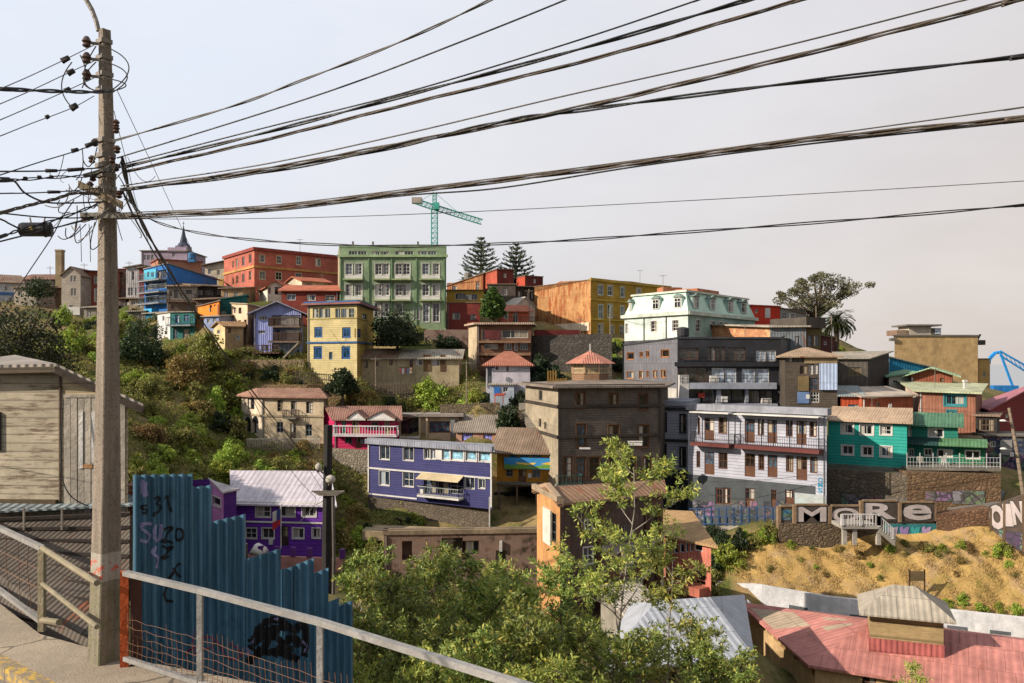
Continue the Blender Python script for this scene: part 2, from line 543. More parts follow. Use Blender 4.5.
            if mull == 'door':
                ib(fw, fw, w - 2 * fw, h * .42, .02, .05)
                ib(w / 2 - .03, h * .42 + fw, .06, h * .58 - 2 * fw, .01, .06)
                ib(fw, h * .8, w - 2 * fw, .05, .012, .058)
            else:
                for i in range(1, mull[0]):
                    ib(w * i / mull[0] - .025, fw, .05, h - 2 * fw, .01, .06)
                for i in range(1, mull[1]):
                    ib(fw, h * i / mull[1] - .025, w - 2 * fw, .05, .012, .058)
            if sur:
                sm, sw = sur
                ob_ = N * (dep + .002)
                for (x, z, ww, hh) in ((-sw, -sw, sw, h + 2 * sw), (w, -sw, sw, h + 2 * sw), (0, -sw, w, sw), (0, h, w, sw)):
                    fr.box(o + ob_ + E * x + Vector((0, 0, z)), E * ww, N * .05, (0, 0, hh))
            fo = fr.build(name, fm, s.root, label)
            MB().box(o + E * (fw * .5) + N * .02 + Vector((0, 0, fw * .5)), E * (w - fw), N * .006, (0, 0, h - fw)).build('pane', pane, fo)
            if sill:
                MB().box(s.pt(fc, u0 - .08, z0 - .1, .003), E * (w + .16), N * .12, (0, 0, .09)).build('sill', sill, fo)
        L = s.em('F')[2]
        if L > 4.5 and prg.random() < .6:
            mb = MB(); u = prg.choice((.18, L - .2))
            mb.bar(s.pt('F', u, s.zb - .2, .07), s.pt('F', u, s.zt - .1, .07), .09); mb.build('downpipe', prg.choice((GREYM, WHITE, CONCD)), s.root)
        if L > 5 and prg.random() < .5:
            u = L * prg.uniform(.3, .6); q = s.pt('F', u, s.zb + .6, .004)
            A, e, _, n = s.em('F'); MB().box(q, Vector((*e, 0)) * .35, Vector((*n, 0)) * .16, (0, 0, .45)).build('meter_box', prg.choice((GREYM, WHITE)), s.root)
        return s

def text_mesh(txt, size, bold=0.0, depth=.01):
    cu = bpy.data.curves.new('letters', 'FONT')
    cu.body = txt; cu.size = size; cu.offset = bold; cu.extrude = depth / 2; cu.align_x = 'CENTER'; cu.align_y = 'CENTER'
    cu.resolution_u = 3
    ob = bpy.data.objects.new('letters', cu)
    COL.objects.link(ob)
    dg = bpy.context.evaluated_depsgraph_get()
    me = bpy.data.meshes.new_from_object(ob.evaluated_get(dg))
    bpy.data.objects.remove(ob)
    return me

def put_text(txt, name, pos, nrm, w, h, mat, parent, bold=0.0, depth=.012, roll=0.0, label=None):
    """letters scaled to w x h metres, standing on a wall with outward normal nrm"""
    me = text_mesh(txt, 1.0, bold, .02)
    co = np.array([v.co for v in me.vertices])
    mn, mx = co.min(0), co.max(0)
    nrm = Vector((*nrm[:2], 0)).normalized()
    t = Vector((0, 0, 1)).cross(nrm)
    up = Vector((0, 0, 1))
    cr, sr = math.cos(roll), math.sin(roll)
    inv = MW[parent.name].inverted()
    for v in me.vertices:
        x = ((v.co.x - mn[0]) / (mx[0] - mn[0]) - .5) * w
        y = ((v.co.y - mn[1]) / (mx[1] - mn[1]) - .5) * h
        z = (v.co.z - mn[2]) / max(mx[2] - mn[2], 1e-6) * depth
        v.co = inv @ (Vector(pos) + t * (x * cr - y * sr) + up * (x * sr + y * cr) + nrm * z)
    me.materials.clear(); me.materials.append(mat)
    me.name = name
    o = bpy.data.objects.new(name, me)
    COL.objects.link(o)
    o.parent = parent
    MW[o.name] = MW[parent.name]
    if label: o['label'] = label
    return o
# ------------------------------------------------------------------ shared surfaces
WOODW = M('stucco', 'c9c4bb', dirt=.5)
BROWNW = M('stucco', '5a3a26', dirt=.4)
DOORB = M('stucco', '5b2e1d', dirt=.4)
BLACKM = M('stucco', '17171a', dirt=.2, rough=.5)
GREYM = M('stucco', '77797c', dirt=.4)
CONC = M('concrete', '9a9285')
CONCD = M('concrete', '6d675d', dirt=.8)
RUSTR = M('roofmetal', '86705c', rust=.55, per=.3, rustcol='70452c')
TERRA = M('tile', 'b5674a')
TINR = M('roofmetal', 'a39a8a', rust=.35, per=.3)
TEALF = M('stucco', '2a7378', dirt=.2)
STONE = M('stone', '8c8271', per=.35)
STONED = M('stone', '5e564a', per=.4)

c5 = crop(120, 230, .205)
c7 = crop(200, 230, .205)
c8 = crop(330, 180, .249)

# ---- skyline row, far on the ridge
b = Bld('white_house', 'low white and blue house beside the dark tree at the ridge end', 'house', (-24, 146), (22, 150), 281, 298, M('stucco', 'b9bcc0'), D=9)
b.win('F', [(-8, 286, -2, 291), (4, 286, 9, 291), (13, 286, 18, 291)], fw=.1).roof('gableU', RUSTR, 1.6); b.band('F', 294, .5, .06, M('stucco', '3d6ea8'), 'painted_band'); b.done()
b = Bld('bungalow', 'long low house with a row of dark openings by the chimney stack', 'house', (22, 158), (60, 158), 279, 300, M('stucco', 'b5aa9a'), D=9)
b.win('F', [(25, 282, 28, 289), (31, 282, 35, 288), (38, 282, 42, 288), (46, 283, 50, 289), (53, 283, 57, 289)]).roof('gableU', M('roofmetal', '7d5a4a', rust=.5), 1.2, over=.7); b.done()
b = Bld('ruined_house', 'half ruined brown house with an empty opening under the chimney stack', 'house', (34, 148), (61, 149), 288, 312, M('stucco', '9a8064', dirt=.9), D=6)
b.win('F', [(50, 304, 55, 310)], fm=BROWNW).win('F', [(37, 290, 41, 294), (45, 290, 49, 294), (52, 290, 56, 294)]).roof('shed', RUSTR, h=[0, 0, .9, .9], over=.5); b.done()

g = P(60, 283, 152)
solo('chimney', 'tall square concrete chimney stack above the ridge houses', 'chimney', g, MB().cbox(g - Vector((0, 0, 7)), 1.1, 1.1, 12.6).cbox(g + Vector((0, 0, 5.55)), 1.25, 1.25, .35), M('concrete', '8a7a5c'))

c0 = crop(0, 250, .1317)
b = Bld('weathered_house', 'tall weathered grey gabled house with paint worn to bare boards', 'house', (61.5, 138), (80.5, 138), 275, 316, M('plank', 'a59a8e', col2='6a5c50', dirt=.9, per=.25), D=9, ext=5)
b.win('F', c0((535, 195, 552, 240), (560, 195, 578, 240), (538, 292, 556, 345), (562, 292, 578, 345), (527, 420, 560, 482)), mull=(2, 3)).roof('gableV', RUSTR, 1.3, over=.25)
b.fbox('F', (61.6, 307, 80.3, 315), .12, 'whitewashed_plinth', WHITE); b.done()
b = Bld('rust_house', 'rusty red house with tall white windows behind the concrete pole', 'house', (82, 141), (119, 143), 271, 306, M('corr', '8a4634', rust=.5, per=.3), D=9, ext=6)
b.win('F', [(94, 276, 98.5, 284), (94, 288, 98.5, 302), (103, 277, 107, 290), (84, 276, 87, 284), (84, 290, 87, 299)], mull=(2, 3)).roof('shed', M('roofmetal', '6d4438', rust=.4), h=[0, 0, .5, .5]); b.done()
b = Bld('brown_house', 'narrow brown house squeezed behind the concrete pole under a dark red roof', 'house', (117, 146), (128, 146), 273, 305, M('stucco', '8d7260'), D=8, ext=6)
b.win('F', [(119, 278, 121, 284), (122, 278, 124.5, 284), (119, 289, 121, 295), (122, 290, 124.5, 297)]).roof('shed', M('roofmetal', '7b2f2a'), h=[.6, .6, .2, .2]); b.done()
c1 = crop(120, 245, .1464)
b = Bld('white_house', 'tall white house next to a dark red strip house on the ridge', 'house', (126, 139), (139, 139), 268, 298, M('corr', 'b9b6b5', per=.3), D=9, ext=5)
b.win('F', c1((80, 180, 98, 240), (55, 290, 70, 345), (72, 290, 88, 345), (100, 290, 112, 345)), mull=(1, 2)).roof('shed', TINR, h=[0, .5, .6, .1]); b.done()
b = Bld('red_house', 'narrow dark red house between the white and the bright blue one', 'house', (139.2, 138), (144, 138), 270, 298, M('corr', '7c3232', per=.3), D=9, ext=5)
b.win('F', [(140.5, 274, 142.5, 281), (140.5, 287, 142.5, 293)]).roof('shed', RUSTR, h=[.2, .5, .5, .2]); b.done()
b = Bld('beige_house', 'small beige balcony house below the white ridge house', 'house', (129, 134), (144, 134), 299, 311, M('stucco', 'a08d76', dirt=.8), D=6, ext=5)
b.win('F', [(131, 301, 136, 305), (138, 301, 141, 307)]).roof('shed', RUSTR, h=[0, 0, .6, .6]); b.done()

# ---- the bright blue apartment house
BLUE = M('corr', '1565ab', per=.3, dirt=.2)
b = Bld('blue_apartment_house', 'bright blue apartment house with stacked open galleries', 'house', (144.3, 133), (167.5, 128), 269.5, 312, BLUE, ext=6, br=(217, 146))
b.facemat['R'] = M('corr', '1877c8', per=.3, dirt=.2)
for y0, y1 in ((270, 278.5), (282, 289), (294.5, 301.5)):
    b.win('F', [(157 if y0 < 280 else 146, y0, 166.5, y1)], fm=M('stucco', '1c4f86'), mull=(4, 1), depth=.28)
b.win('F', [(147, 272, 149.5, 277), (152, 272, 154.5, 277), (153, 307, 156, 313)], fm=WHITE)
for y in (280.5, 292.5, 303.5):
    b.balcony('F', 145, 167, y, 1.3, GREYM, M('stucco', '6f7c86'), railh=1.0, step=.5)
b.fbox('F', (144.6, 269.6, 156.5, 279.6), .12, 'light_blue_panel', M('corr', '4fb3cf', per=.3, dirt=.2))
b.fbox('F', (147.8, 271.8, 150, 277), .15, 'shutter', M('stucco', '2a5a74')); b.fbox('F', (152, 271.8, 154.4, 277), .15, 'shutter', M('stucco', '2a5a74'))
b.fbox('F', (150, 309, 158, 317), 1.0, 'oriel', M('corr', '3aa5d8', per=.3, dirt=.2))
b.roof('shed', M('roofmetal', '8d8a86'), h=[0, .35, -.4, -.4], over=.15); b.done()
b = Bld('pink_flats', 'lilac flat-topped block with a roof terrace behind the blue house', 'house', (141, 165), (187, 165), 251, 268, M('stucco', '9d8fa0'), D=10, ctrl=False)
b.win('F', [(143, 255, 146, 260), (147, 255, 150, 260), (151, 255, 154, 260), (172, 253, 175, 257)]).roof('flat', CONC, over=.3); b.fbox('F', (168, 247.5, 188, 252), .2, 'lilac_attic', M('stucco', 'a08fa4')); b.done()
b = Bld('terracotta_block', 'low terracotta block with a brick parapet behind the blue house', 'house', (158, 152), (202, 156), 259.5, 274, M('brick', 'b06a4a'), D=7, ctrl=False)
b.win('F', [(163, 262, 167, 266)]).roof('flat', M('roofmetal', 'a04434'), over=.25); b.done()
r = empty('church_spire', P(183.5, 252, 185), 0, 'slim dark church spire rising over the lilac block', 'spire')
q = P(183.5, 252, 185)
MB().cbox(q + Vector((0, 0, -2)), 2.6, 2.6, 3.2).build('tower', M('stucco', '7c7486'), r)
MB().lathe(q + Vector((0, 0, 1.2)), [(1.5, 0), (.85, .8), (.45, 2.4), (.05, 4.6)], 8).build('spire_roof', M('stucco', '3b4254'), r)
MB().bar(q + Vector((0, 0, 5.7)), q + Vector((0, 0, 6.6)), .08).bar(q + Vector((-.25, 0, 6.2)), q + Vector((.25, 0, 6.2)), .08).build('cross', BLACKM, r)
b = Bld('cream_house', 'small cream house with a sloping dark roof beside the red block', 'house', (205, 150), (224, 150), 266, 292, M('stucco', 'c3b79c'), D=8, ext=6)
b.win('F', [(208, 269, 211, 274), (217, 270, 220, 275)]).roof('shed', M('roofmetal', '6d5a44', rust=.4), h=[0, .9, .9, 0], over=.6); b.fbox('F', (219, 279, 223.8, 291), .1, 'yellow_panel', M('stucco', 'b3914a')); b.done()

# ---- patchwork of shacks on the slope below
b = Bld('verandah_house', 'ramshackle white verandah house hung below the blue apartment house', 'house', (167, 124), (197, 125), 286, 304, M('plank', 'a59c92', dirt=.8), D=7, ext=1)
b.win('F', [(169, 291, 172, 296), (174, 290, 181, 298), (186, 290, 192, 294)], fm=BROWNW).roof('shed', RUSTR, h=[-.2, 0, .9, .8], over=.6)
b.balcony('F', 167.5, 196, 301, 1.2, BROWNW, M('stucco', '4b382c'), step=.4); b.done()
b = Bld('dark_verandah_house', 'long dark brown verandah house stepping below a rusty roof', 'house', (194, 126), (228, 129), 286, 304, M('plank', '3d332d', dirt=.6), D=6, ext=2)
b.win('F', [(197, 290, 203, 295), (206, 290, 213, 295), (217, 290, 223, 295)], fm=GREYM).roof('shed', RUSTR, h=[0, 0, .8, .8], over=.7)
b.balcony('F', 194, 227, 300, 1.3, BROWNW, M('stucco', '3a3028'), step=.5); b.done()
b = Bld('stilt_base_house', 'brown boarded lower floor on posts under the white verandah', 'house', (168, 121), (201, 122), 302, 322, M('plank', '6d5b48', dirt=.8), D=4, ext=2)
b.win('F', [(171, 305, 174, 309), (178, 305, 181, 309), (187, 306, 191, 311)], fm=BROWNW).roof('flat', RUSTR, over=.3); b.done()
b = Bld('white_teal_house', 'small white and teal house with a corner balcony above the shrubs', 'house', (170, 114), (195, 113), 312.5, 345, M('corr', '19605c', per=.3, dirt=.3), bl=(157.5, 118), br=(199, 121), ext=3)
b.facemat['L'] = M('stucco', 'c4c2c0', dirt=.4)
b.win('L', [(162.5, 316, 164.5, 321), (165.5, 327, 167.5, 334)]).win('F', [(175, 315, 179, 323), (184, 315, 189, 321)], fm=M('stucco', '17489a')).win('F', [(173, 329, 177, 343), (183, 329, 190, 343)], fm=GREYM)
b.balcony('F', 170.5, 195, 325, 1.0, GREYM, M('stucco', '2c6f8c'))
b.roof('flat', TINR, over=.2, th=.12); b.done()
b = Bld('orange_house', 'small bright orange house tucked against a teal gable', 'house', (201.5, 117), (219, 112), 306, 317, M('stucco', 'd8781c', dirt=.25), bl=(196, 123), br=(222, 118), ext=3)
b.win('F', [(209.5, 304.5, 212, 308), (214, 303, 216, 306.5)], fm=M('stucco', '7d3c10')).roof('shed', M('roofmetal', '6e5c4e', rust=.3), h=[0, .3, .5, .3], over=.2); b.done()
b = Bld('teal_house', 'dark teal gable-end house behind the beige house', 'house', (219.5, 114), (247, 115), 298.5, 325, M('corr', '0f5a58', per=.3, dirt=.2), D=6, ext=4)
b.win('F', [(222, 311, 226, 316)]).roof('shed', M('roofmetal', '1d6a68'), h=[-.2, .5, .6, 0], over=.2); b.done()
b = Bld('blue_shack', 'tiny blue and white shack under the orange house', 'house', (204, 111), (219, 110), 317, 330, M('stucco', '8392b4', dirt=.5), D=4, ext=3)
b.win('F', [(207, 319, 210, 323), (213, 318, 216, 322)]).roof('shed', TINR, h=[0, 0, .4, .4], over=.3); b.done()
b = Bld('beige_house', 'beige two-storey house with a blank side wall beside the lavender house', 'house', (247.5, 108), (264, 114), 305.5, 345, M('stucco', 'b08d6c', dirt=.5), bl=(231.5, 113), br=(268, 122), ext=4)
b.facemat['L'] = M('stucco', 'c6ae93', dirt=.4); b.facemat['F'] = M('stucco', 'a3805f', dirt=.7)  # paler and darker beige: lit and shaded sides put into the colour
b.win('L', c5((555, 378, 567, 405), (578, 378, 592, 408), (575, 440, 590, 470), (605, 437, 618, 470)), fm=M('stucco', '6d5a4c'))
b.roof('shed', M('roofmetal', 'a8977f', rust=.4), h=[.1, 0, .5, .6], over=.2); b.done()
b = Bld('cream_shack', 'little cream shack with a patched brown annex above the shrubs', 'house', (225, 106), (243, 107), 326.5, 350, M('stucco', 'a08562', dirt=.9), bl=(213.5, 109), br=(246, 111), ext=3)
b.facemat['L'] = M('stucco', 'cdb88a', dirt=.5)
b.win('L', [(217, 330, 220, 334)]).win('F', [(228, 328, 231, 333)], fm=BROWNW).win('F', [(236, 335, 240, 340)]).roof('gableU', M('roofmetal', '9a7a54', rust=.6), .6, over=.3); b.done()

# more small houses packed into the slope
for nm, lb, fl, fr, tp, bs, wl, rf, wins in (
    ('house', 'low pale house with a rusty roof wedged below the bungalow on the ridge', (14, 142), (36, 142), 288, 303, M('stucco', 'a89c8c', dirt=.8), RUSTR, [(18, 291, 22, 296), (27, 291, 31, 297)]),
    ('house', 'small brown boarded house under the narrow brown ridge house', (118, 139), (131, 139), 299, 315, M('plank', '6a5444', dirt=.8), RUSTR, [(121, 302, 124, 307), (127, 302, 129, 310)]),
    ('house', 'grey tin-clad house on the slope below the beige balcony house', (128, 130), (145, 130), 312, 326, M('corr', '77746e', per=.3, rust=.4), TINR, [(131, 315, 134, 320), (139, 315, 142, 320)]),
    ('house', 'low teal-blue house squeezed under the bright blue apartment house', (145.5, 124), (166, 123), 314, 328, M('corr', '2b7f9c', per=.3), TINR, [(149, 317, 153, 323), (158, 317, 162, 323)]),
    ('house', 'patched brown shack behind the small bright orange house', (196, 121), (216, 121), 300, 314, M('plank', '5c4a3a', dirt=.9), RUSTR, [(199, 303, 202, 308), (208, 303, 212, 308)]),
    ('house', 'tan house with a flat rusty roof just below the red block corner', (221, 126), (243, 126), 289, 302, M('stucco', 'a58a66', dirt=.8), RUSTR, [(224, 292, 228, 298), (234, 292, 238, 297)]),
    ('house', 'grey plastered house hidden among trees below the rust red ridge house', (84, 134), (104, 134), 308, 324, M('stucco', '8f8678', dirt=.9), TINR, [(87, 311, 91, 317), (96, 311, 99, 320)])):
    b = Bld(nm, lb, 'house', fl, fr, tp, bs, wl, D=6, ext=4)
    b.win('F', wins).roof('shed', rf, h=[0, .1, .8, .7], over=.4); b.done()
# ---- lavender gallery house
LAV = M('corr', '8f97c9', per=.28, dirt=.3)
b = Bld('lavender_house', 'lavender gabled house on stilts with wooden gallery balconies', 'house', (254, 107), (301, 107), 312.5, 353, LAV, br=(303, 116), ext=.3)
b.win('F', c7((287, 418, 328, 440), (282, 490, 318, 506)), mull=(3, 1)).win('F', c7((300, 560, 335, 590)), fm=M('stucco', '4655a0'))
b.win('F', c7((350, 415, 490, 470), (372, 485, 490, 545)), mull=(4, 1), depth=.29, fm=M('stucco', '8b8fb0'))
b.win('F', c7((350, 555, 485, 612)), mull=(3, 1), depth=.29, fm=M('stucco', '4a4a58'))
for y in (470, 543):
    b.balcony('F', 271.5, 302, 230 + y * .205, 1.3, M('stucco', '7c6a5c'), M('plank', '6b4f3d', per=.12), step=.16, bar=.06)
b.fbox('F', (270, 327, 275.5, 341), 1.32, 'balcony_screen', LAV)
b.roof('gableV', M('roofmetal', '8f8da0'), 1.3, over=.7)
mb = MB()
for px in (256, 263, 271, 279, 286, 293, 301):
    q = XY(px, 106.2); mb.bar((q.x, q.y, -.5), (q.x, q.y, ZZ(372, 106)), .22)
mb.build('stilts_frame', M('plank', '54463a'), b.root)
A_, B_ = P(283, 359, 105), P(298, 344, 105)
MB().box(A_, (B_ - A_), (0, 1.0, 0), (0, 0, .25)).build('ramp_stair', CONC, b.root)
q0, q1 = P(246, 353.5, 105.5), P(279, 353.5, 105.5)
mb = MB().box(q0, q1 - q0, (0, 1.6, 0), (0, 0, .15))
for i in range(9):
    p = q0.lerp(q1, i / 8); mb.bar(p, p + Vector((0, 0, 1.0)), .07)
mb.bar(q0 + Vector((0, 0, 1)), q1 + Vector((0, 0, 1)), .08).bar(q0 + Vector((0, 0, .5)), q1 + Vector((0, 0, .5)), .07)
mb.build('deck', M('plank', '6a4c38'), b.root)
b.done()

# ---- red block on the ridge
RED = M('stucco', 'b0614e', dirt=.6)
b = Bld('red_block', 'big brick-red three-storey block with white windows on the ridge', 'apartment block', (254.3, 136), (338.4, 147), 249.5, 306, RED, bl=(224, 148), br=(345, 158), ext=6)
W_ = c7((288, 118, 320, 160), (372, 123, 400, 165), (468, 127, 497, 172), (563, 137, 590, 178), (288, 198, 322, 242), (367, 202, 402, 245), (465, 207, 498, 250), (285, 280, 317, 315))
b.win('F', W_, fm=M('stucco', 'cfc4a4'), mull=(2, 2), fw=.16)
W_ = c5(*[(x0, y0 + dy, x1, y1 + dy) for dy in (0, 82, 160) for x0, y0, x1, y1 in ((548, 150, 557, 185), (565, 140, 577, 180), (595, 130, 607, 175), (628, 118, 642, 162))])
b.win('L', W_, fm=M('stucco', 'b08468'), mull=(2, 1), fw=.1)
b.band('FL', 267.5, .35, .16, M('stucco', 'b98a4c'), 'string_course'); b.band('FL', 250.2, .5, .25, M('stucco', '8a3c30'), 'cornice')
b.roof('flat', RUSTR, over=.2, th=.2); b.done()
b = Bld('small_white_house', 'small white gabled house with a terracotta roof before the red block', 'house', (267.5, 126), (284, 127), 286, 299, M('stucco', 'cdc6b6', dirt=.4), br=(307, 134), ext=4)
b.win('F', c7((365, 278, 398, 315)), fm=BROWNW).win('F', c7((333, 280, 345, 310)), fm=M('stucco', '8a6a50')).roof('gableV', TERRA, .8, over=.4); b.done()
b = Bld('roof_house', 'low cream roof house with a skylight beside the green block', 'house', (302, 133), (330, 136), 281, 290, M('stucco', 'c0b49c'), D=6, ext=4, ctrl=False)
b.win('F', [(306, 283, 312, 287)]).roof('gableU', TERRA, .8, over=.4); b.done()
b = Bld('maroon_house', 'maroon house under a low terracotta roof above the lavender and yellow houses', 'house', (281.5, 121), (338.5, 121), 290.5, 318, M('stucco', '7a2c1c', dirt=.5), br=(338.6, 130), ext=5)
b.win('F', c7((422, 312, 467, 343), (520, 315, 564, 345), (610, 317, 657, 347)), mull=(2, 1), fw=.1).roof('gableU', TERRA, 1.0, over=.45); b.done()

# ---- yellow house
YEL = M('plank', 'c2b280', per=.22, dirt=.45, col2='a3935f')
BLU2 = M('stucco', '234f80', dirt=.3)
b = Bld('yellow_house', 'pale yellow house with blue trim and blue shutters', 'house', (307.6, 104), (357, 101), 305.5, 366, YEL, br=(373.5, 113), ext=5)
b.facemat['R'] = M('plank', 'a98f45', per=.22, dirt=.5)  # darker yellow, the shade of this side painted into its colour
b.win('F', c7((550, 382, 578, 430), (580, 382, 608, 430), (610, 382, 635, 430), (660, 382, 685, 430), (688, 382, 722, 430), (726, 382, 752, 430)), fm=M('stucco', 'b8b39c'), pane=glass_mat('12242e', .3))
b.win('F', c7((557, 473, 597, 525), (693, 475, 735, 527), (554, 567, 596, 630), (690, 567, 733, 630)), fm=BLU2, mull=(2, 1), fw=.22, pane=glass_mat('102436', .15, '1c3c5c'))
b.win('F', c7((629, 595, 646, 632)), fm=BLU2, mull=(1, 1)).win('R', c7((793, 410, 812, 440), (766, 482, 786, 525)), fm=BLU2, pane=glass_mat('102436', .1))
b.band('FR', 343.6, .22, .1, BLU2, 'blue_band'); b.band('FR', 306.2, .5, .35, BLU2, 'fascia'); b.band('FR', 319.4, .12, .08, M('stucco', 'a3904e'), 'sill_band')
b.roof('flat', M('roofmetal', '8d5a50'), over=.55, th=.22); b.done()

# ---- green block
GRN = M('stucco', '7f9372', dirt=.55)
b = Bld('green_block', 'wide sage green four-storey block with tall white french windows', 'apartment block', (339.5, 121), (446, 121), 247.5, 327.5, GRN, br=(446.2, 134), bl=(338, 134), ext=6)
b.facemat['L'] = M('stucco', 'a99a7c')
b.win('F', c8((75, 285, 110, 307), (112, 285, 147, 307), (168, 287, 200, 307), (204, 287, 237, 307), (262, 285, 297, 307), (300, 285, 335, 307), (353, 285, 390, 307), (393, 285, 428, 307)), mull=(3, 1), fw=.08)
cols = ((62, 90), (101, 129), (181, 209), (211, 239), (262, 291), (293, 322), (370, 398), (412, 440))
b.win('F', c8(*[(x0, 335, x1, 380) for x0, x1 in cols], *[(x0, 418, x1, 464) for x0, x1 in cols]), mull=(2, 3), fw=.11, surround=(WHITE, .08))
b.win('F', c8((178, 493, 205, 548), (207, 493, 236, 548), (262, 493, 292, 548), (372, 493, 398, 570), (412, 493, 440, 570), (336, 515, 360, 560)), mull=(2, 3), fw=.11, surround=(WHITE, .08))
for y in (383, 467):
    for x0, x1 in ((60, 131), (180, 240), (261, 323), (368, 442)):
        q = c8((x0, y, x1, y + 14))[0]; b.fbox('F', q, .12, 'white_apron', WHITE)
    for x0, x1 in ((56, 135), (176, 244), (250, 328), (360, 450)):
        b.fbox('F', c8((x0, y + 15, x1, y + 21))[0], .9, 'balcony_slab', M('stucco', '8a9a6c'))
for x in (42, 155, 247, 346, 458):
    b.fbox('F', c8((x - 2, 300, x + 3, 590))[0], .14, 'pilaster', M('stucco', '6f8c66'))
b.band('F', 257.2, .35, .3, M('stucco', '8fa67c'), 'cornice'); b.parapet(M('stucco', '86a079'), h=.35); b.done()
for px in (373, 418, 353):
    q = P(px, 247, 124); solo('roof_vent', 'short vent pipe on the green block roof', 'vent', q, MB().bar(q - Vector((0, 0, .3)), q + Vector((0, 0, .8)), .25), CONCD, 'vent pipes on the green block')

# ---- behind and beside the green block
b = Bld('rust_shed', 'long rusty shed with patched orange cladding behind the yellow flats', 'shed', (447, 150), (483, 146), 283, 295, M('corr', 'b07a4c', rust=.8, per=.4), D=7, ext=6)
b.win('F', [(452, 286, 457, 291)], fm=BROWNW).win('F', [(476, 280, 479, 291)], fm=WHITE).roof('shed', RUSTR, h=[-.6, 1.2, 1.2, -.6], over=.2); b.done()
b = Bld('red_tin_house', 'dark red tin upper house with a worn grey lower floor under the pines', 'house', (497, 140), (513.5, 141), 269.5, 285, M('corr', '73291f', per=.3), bl=(484, 147), ext=.1, ctrl=False)
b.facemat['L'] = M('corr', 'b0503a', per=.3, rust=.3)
b.win('F', [(503, 273, 507, 278)], fm=BROWNW).roof('flat', RUSTR, over=.2); b.done()
b = Bld('shingle_house', 'worn grey shingled house carrying the dark red tin house', 'house', (487.5, 138), (515.5, 138), 284.5, 300, M('stucco', '51463e', dirt=.9), D=7, ext=6)
b.win('F', [(494, 288, 497, 297), (503, 288, 507, 295)]).roof('flat', RUSTR, over=.15); b.done()
b = Bld('red_cabin', 'small dark red cabin standing apart on the ridge next to the rusty building', 'house', (525, 148), (543, 150), 276, 288, M('corr', '6b241c', per=.3), bl=(516.5, 151), ext=5)
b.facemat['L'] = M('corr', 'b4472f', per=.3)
b.win('F', [(533, 279, 536, 283)]).roof('flat', RUSTR, over=.1); b.done()
b = Bld('brown_shack', 'brown shack with a collapsed verandah under the small red cabin', 'house', (515, 143), (537, 144), 287, 303, M('plank', '57402f', dirt=.8), D=5, ext=6)
b.win('F', [(518, 291, 523, 297), (527, 292, 533, 299)], fm=BROWNW).roof('shed', RUSTR, h=[0, 0, .6, .6], over=.5); b.done()
b = Bld('white_gable_shed', 'white gabled shed between the terracotta cottage and rusty building', 'shed', (515, 134), (535, 136), 306, 318, M('stucco', 'bdb4a6'), D=6, ext=4)
b.win('F', [(523, 308, 526, 312)]).roof('gableV', M('roofmetal', 'c4bcb0'), 1.4, over=.2); b.done()
b = Bld('terracotta_cottage', 'orange cottage under a terracotta roof behind the small conifer', 'house', (501, 128), (530, 129), 311, 325, M('stucco', 'b4583c', dirt=.4), D=6, ext=4)
b.win('F', [(504, 313, 508, 319), (513, 313, 518, 323)], fm=WHITE).roof('gableU', TERRA, 1.0, over=.4); b.done()
q0, q1 = P(500, 323, 125), P(535, 323, 125)
mb = MB()
for i in range(30):
    p = q0.lerp(q1, i / 29); mb.bar(p + Vector((0, 0, -.9)), p + Vector((0, 0, .9)), .05)
mb.bar(q0 + Vector((0, 0, .9)), q1 + Vector((0, 0, .9)), .07)
solo('metal_fence', 'dark metal bar fence in front of the terracotta cottage', 'fence', q0.lerp(q1, .5), mb, BLACKM)
b = Bld('mustard_flats', 'mustard yellow flat-roofed house with a band of grey windows', 'house', (446.5, 133), (484, 133), 290.5, 303, M('stucco', 'b08d38', dirt=.4), br=(484, 141), ext=5)
b.win('F', c8((502, 455, 545, 480), (550, 458, 592, 482)), mull=(3, 1)).roof('flat', RUSTR, over=.25); b.done()
b = Bld('dark_red_house', 'plain dark red house beside the green block', 'house', (446.8, 122), (480, 122), 303, 329, M('stucco', '722820', dirt=.3), br=(480, 129), ext=5)
b.win('F', c8((490, 533, 523, 560), (563, 540, 585, 562)), mull=(2, 1), fm=GREYM).roof('flat', RUSTR, over=.1); b.done()
b = Bld('brown_flats', 'brown balcony flats with a beige side wall and long flat roof', 'apartment block', (477, 110), (531, 110), 324.5, 362, M('plank', '6f4c36', per=.3, dirt=.5), bl=(468.5, 115), br=(533, 118), ext=4)
b.facemat['L'] = M('stucco', 'bba98c')
b.win('F', [(482, 330, 501, 340), (502, 330, 528, 338), (484, 344, 498, 349), (504, 343, 512, 350), (514, 343, 518, 351), (520, 343, 528, 350)], mull=(3, 1), depth=.28)
b.fbox('F', (484.5, 330, 500, 339.5), .05, 'red_panel', M('stucco', '5c211f'))
b.fbox('F', (478, 341, 531, 343), .8, 'balcony_slab', M('stucco', '8a6a50')); b.fbox('F', (478, 353, 531, 355.5), .6, 'balcony_slab', M('stucco', '8a6a50'))
b.roof('flat', M('roofmetal', 'b7a08c', rust=.3), over=.5, th=.25); b.done()
q0, q1 = P(534, 337, 118), P(580, 337, 119)
solo('retaining_wall', 'dark red painted wall strip below the rusty building', 'wall', q0.lerp(q1, .5), MB().box(q0, q1 - q0, (0, .6, 0), (0, 0, 1.0)), M('stucco', '6f241f'))
CTRL.append((q0.x, q0.y - 1, q0.z - .6)); CTRL.append((q1.x, q1.y - 1, q1.z - .6))

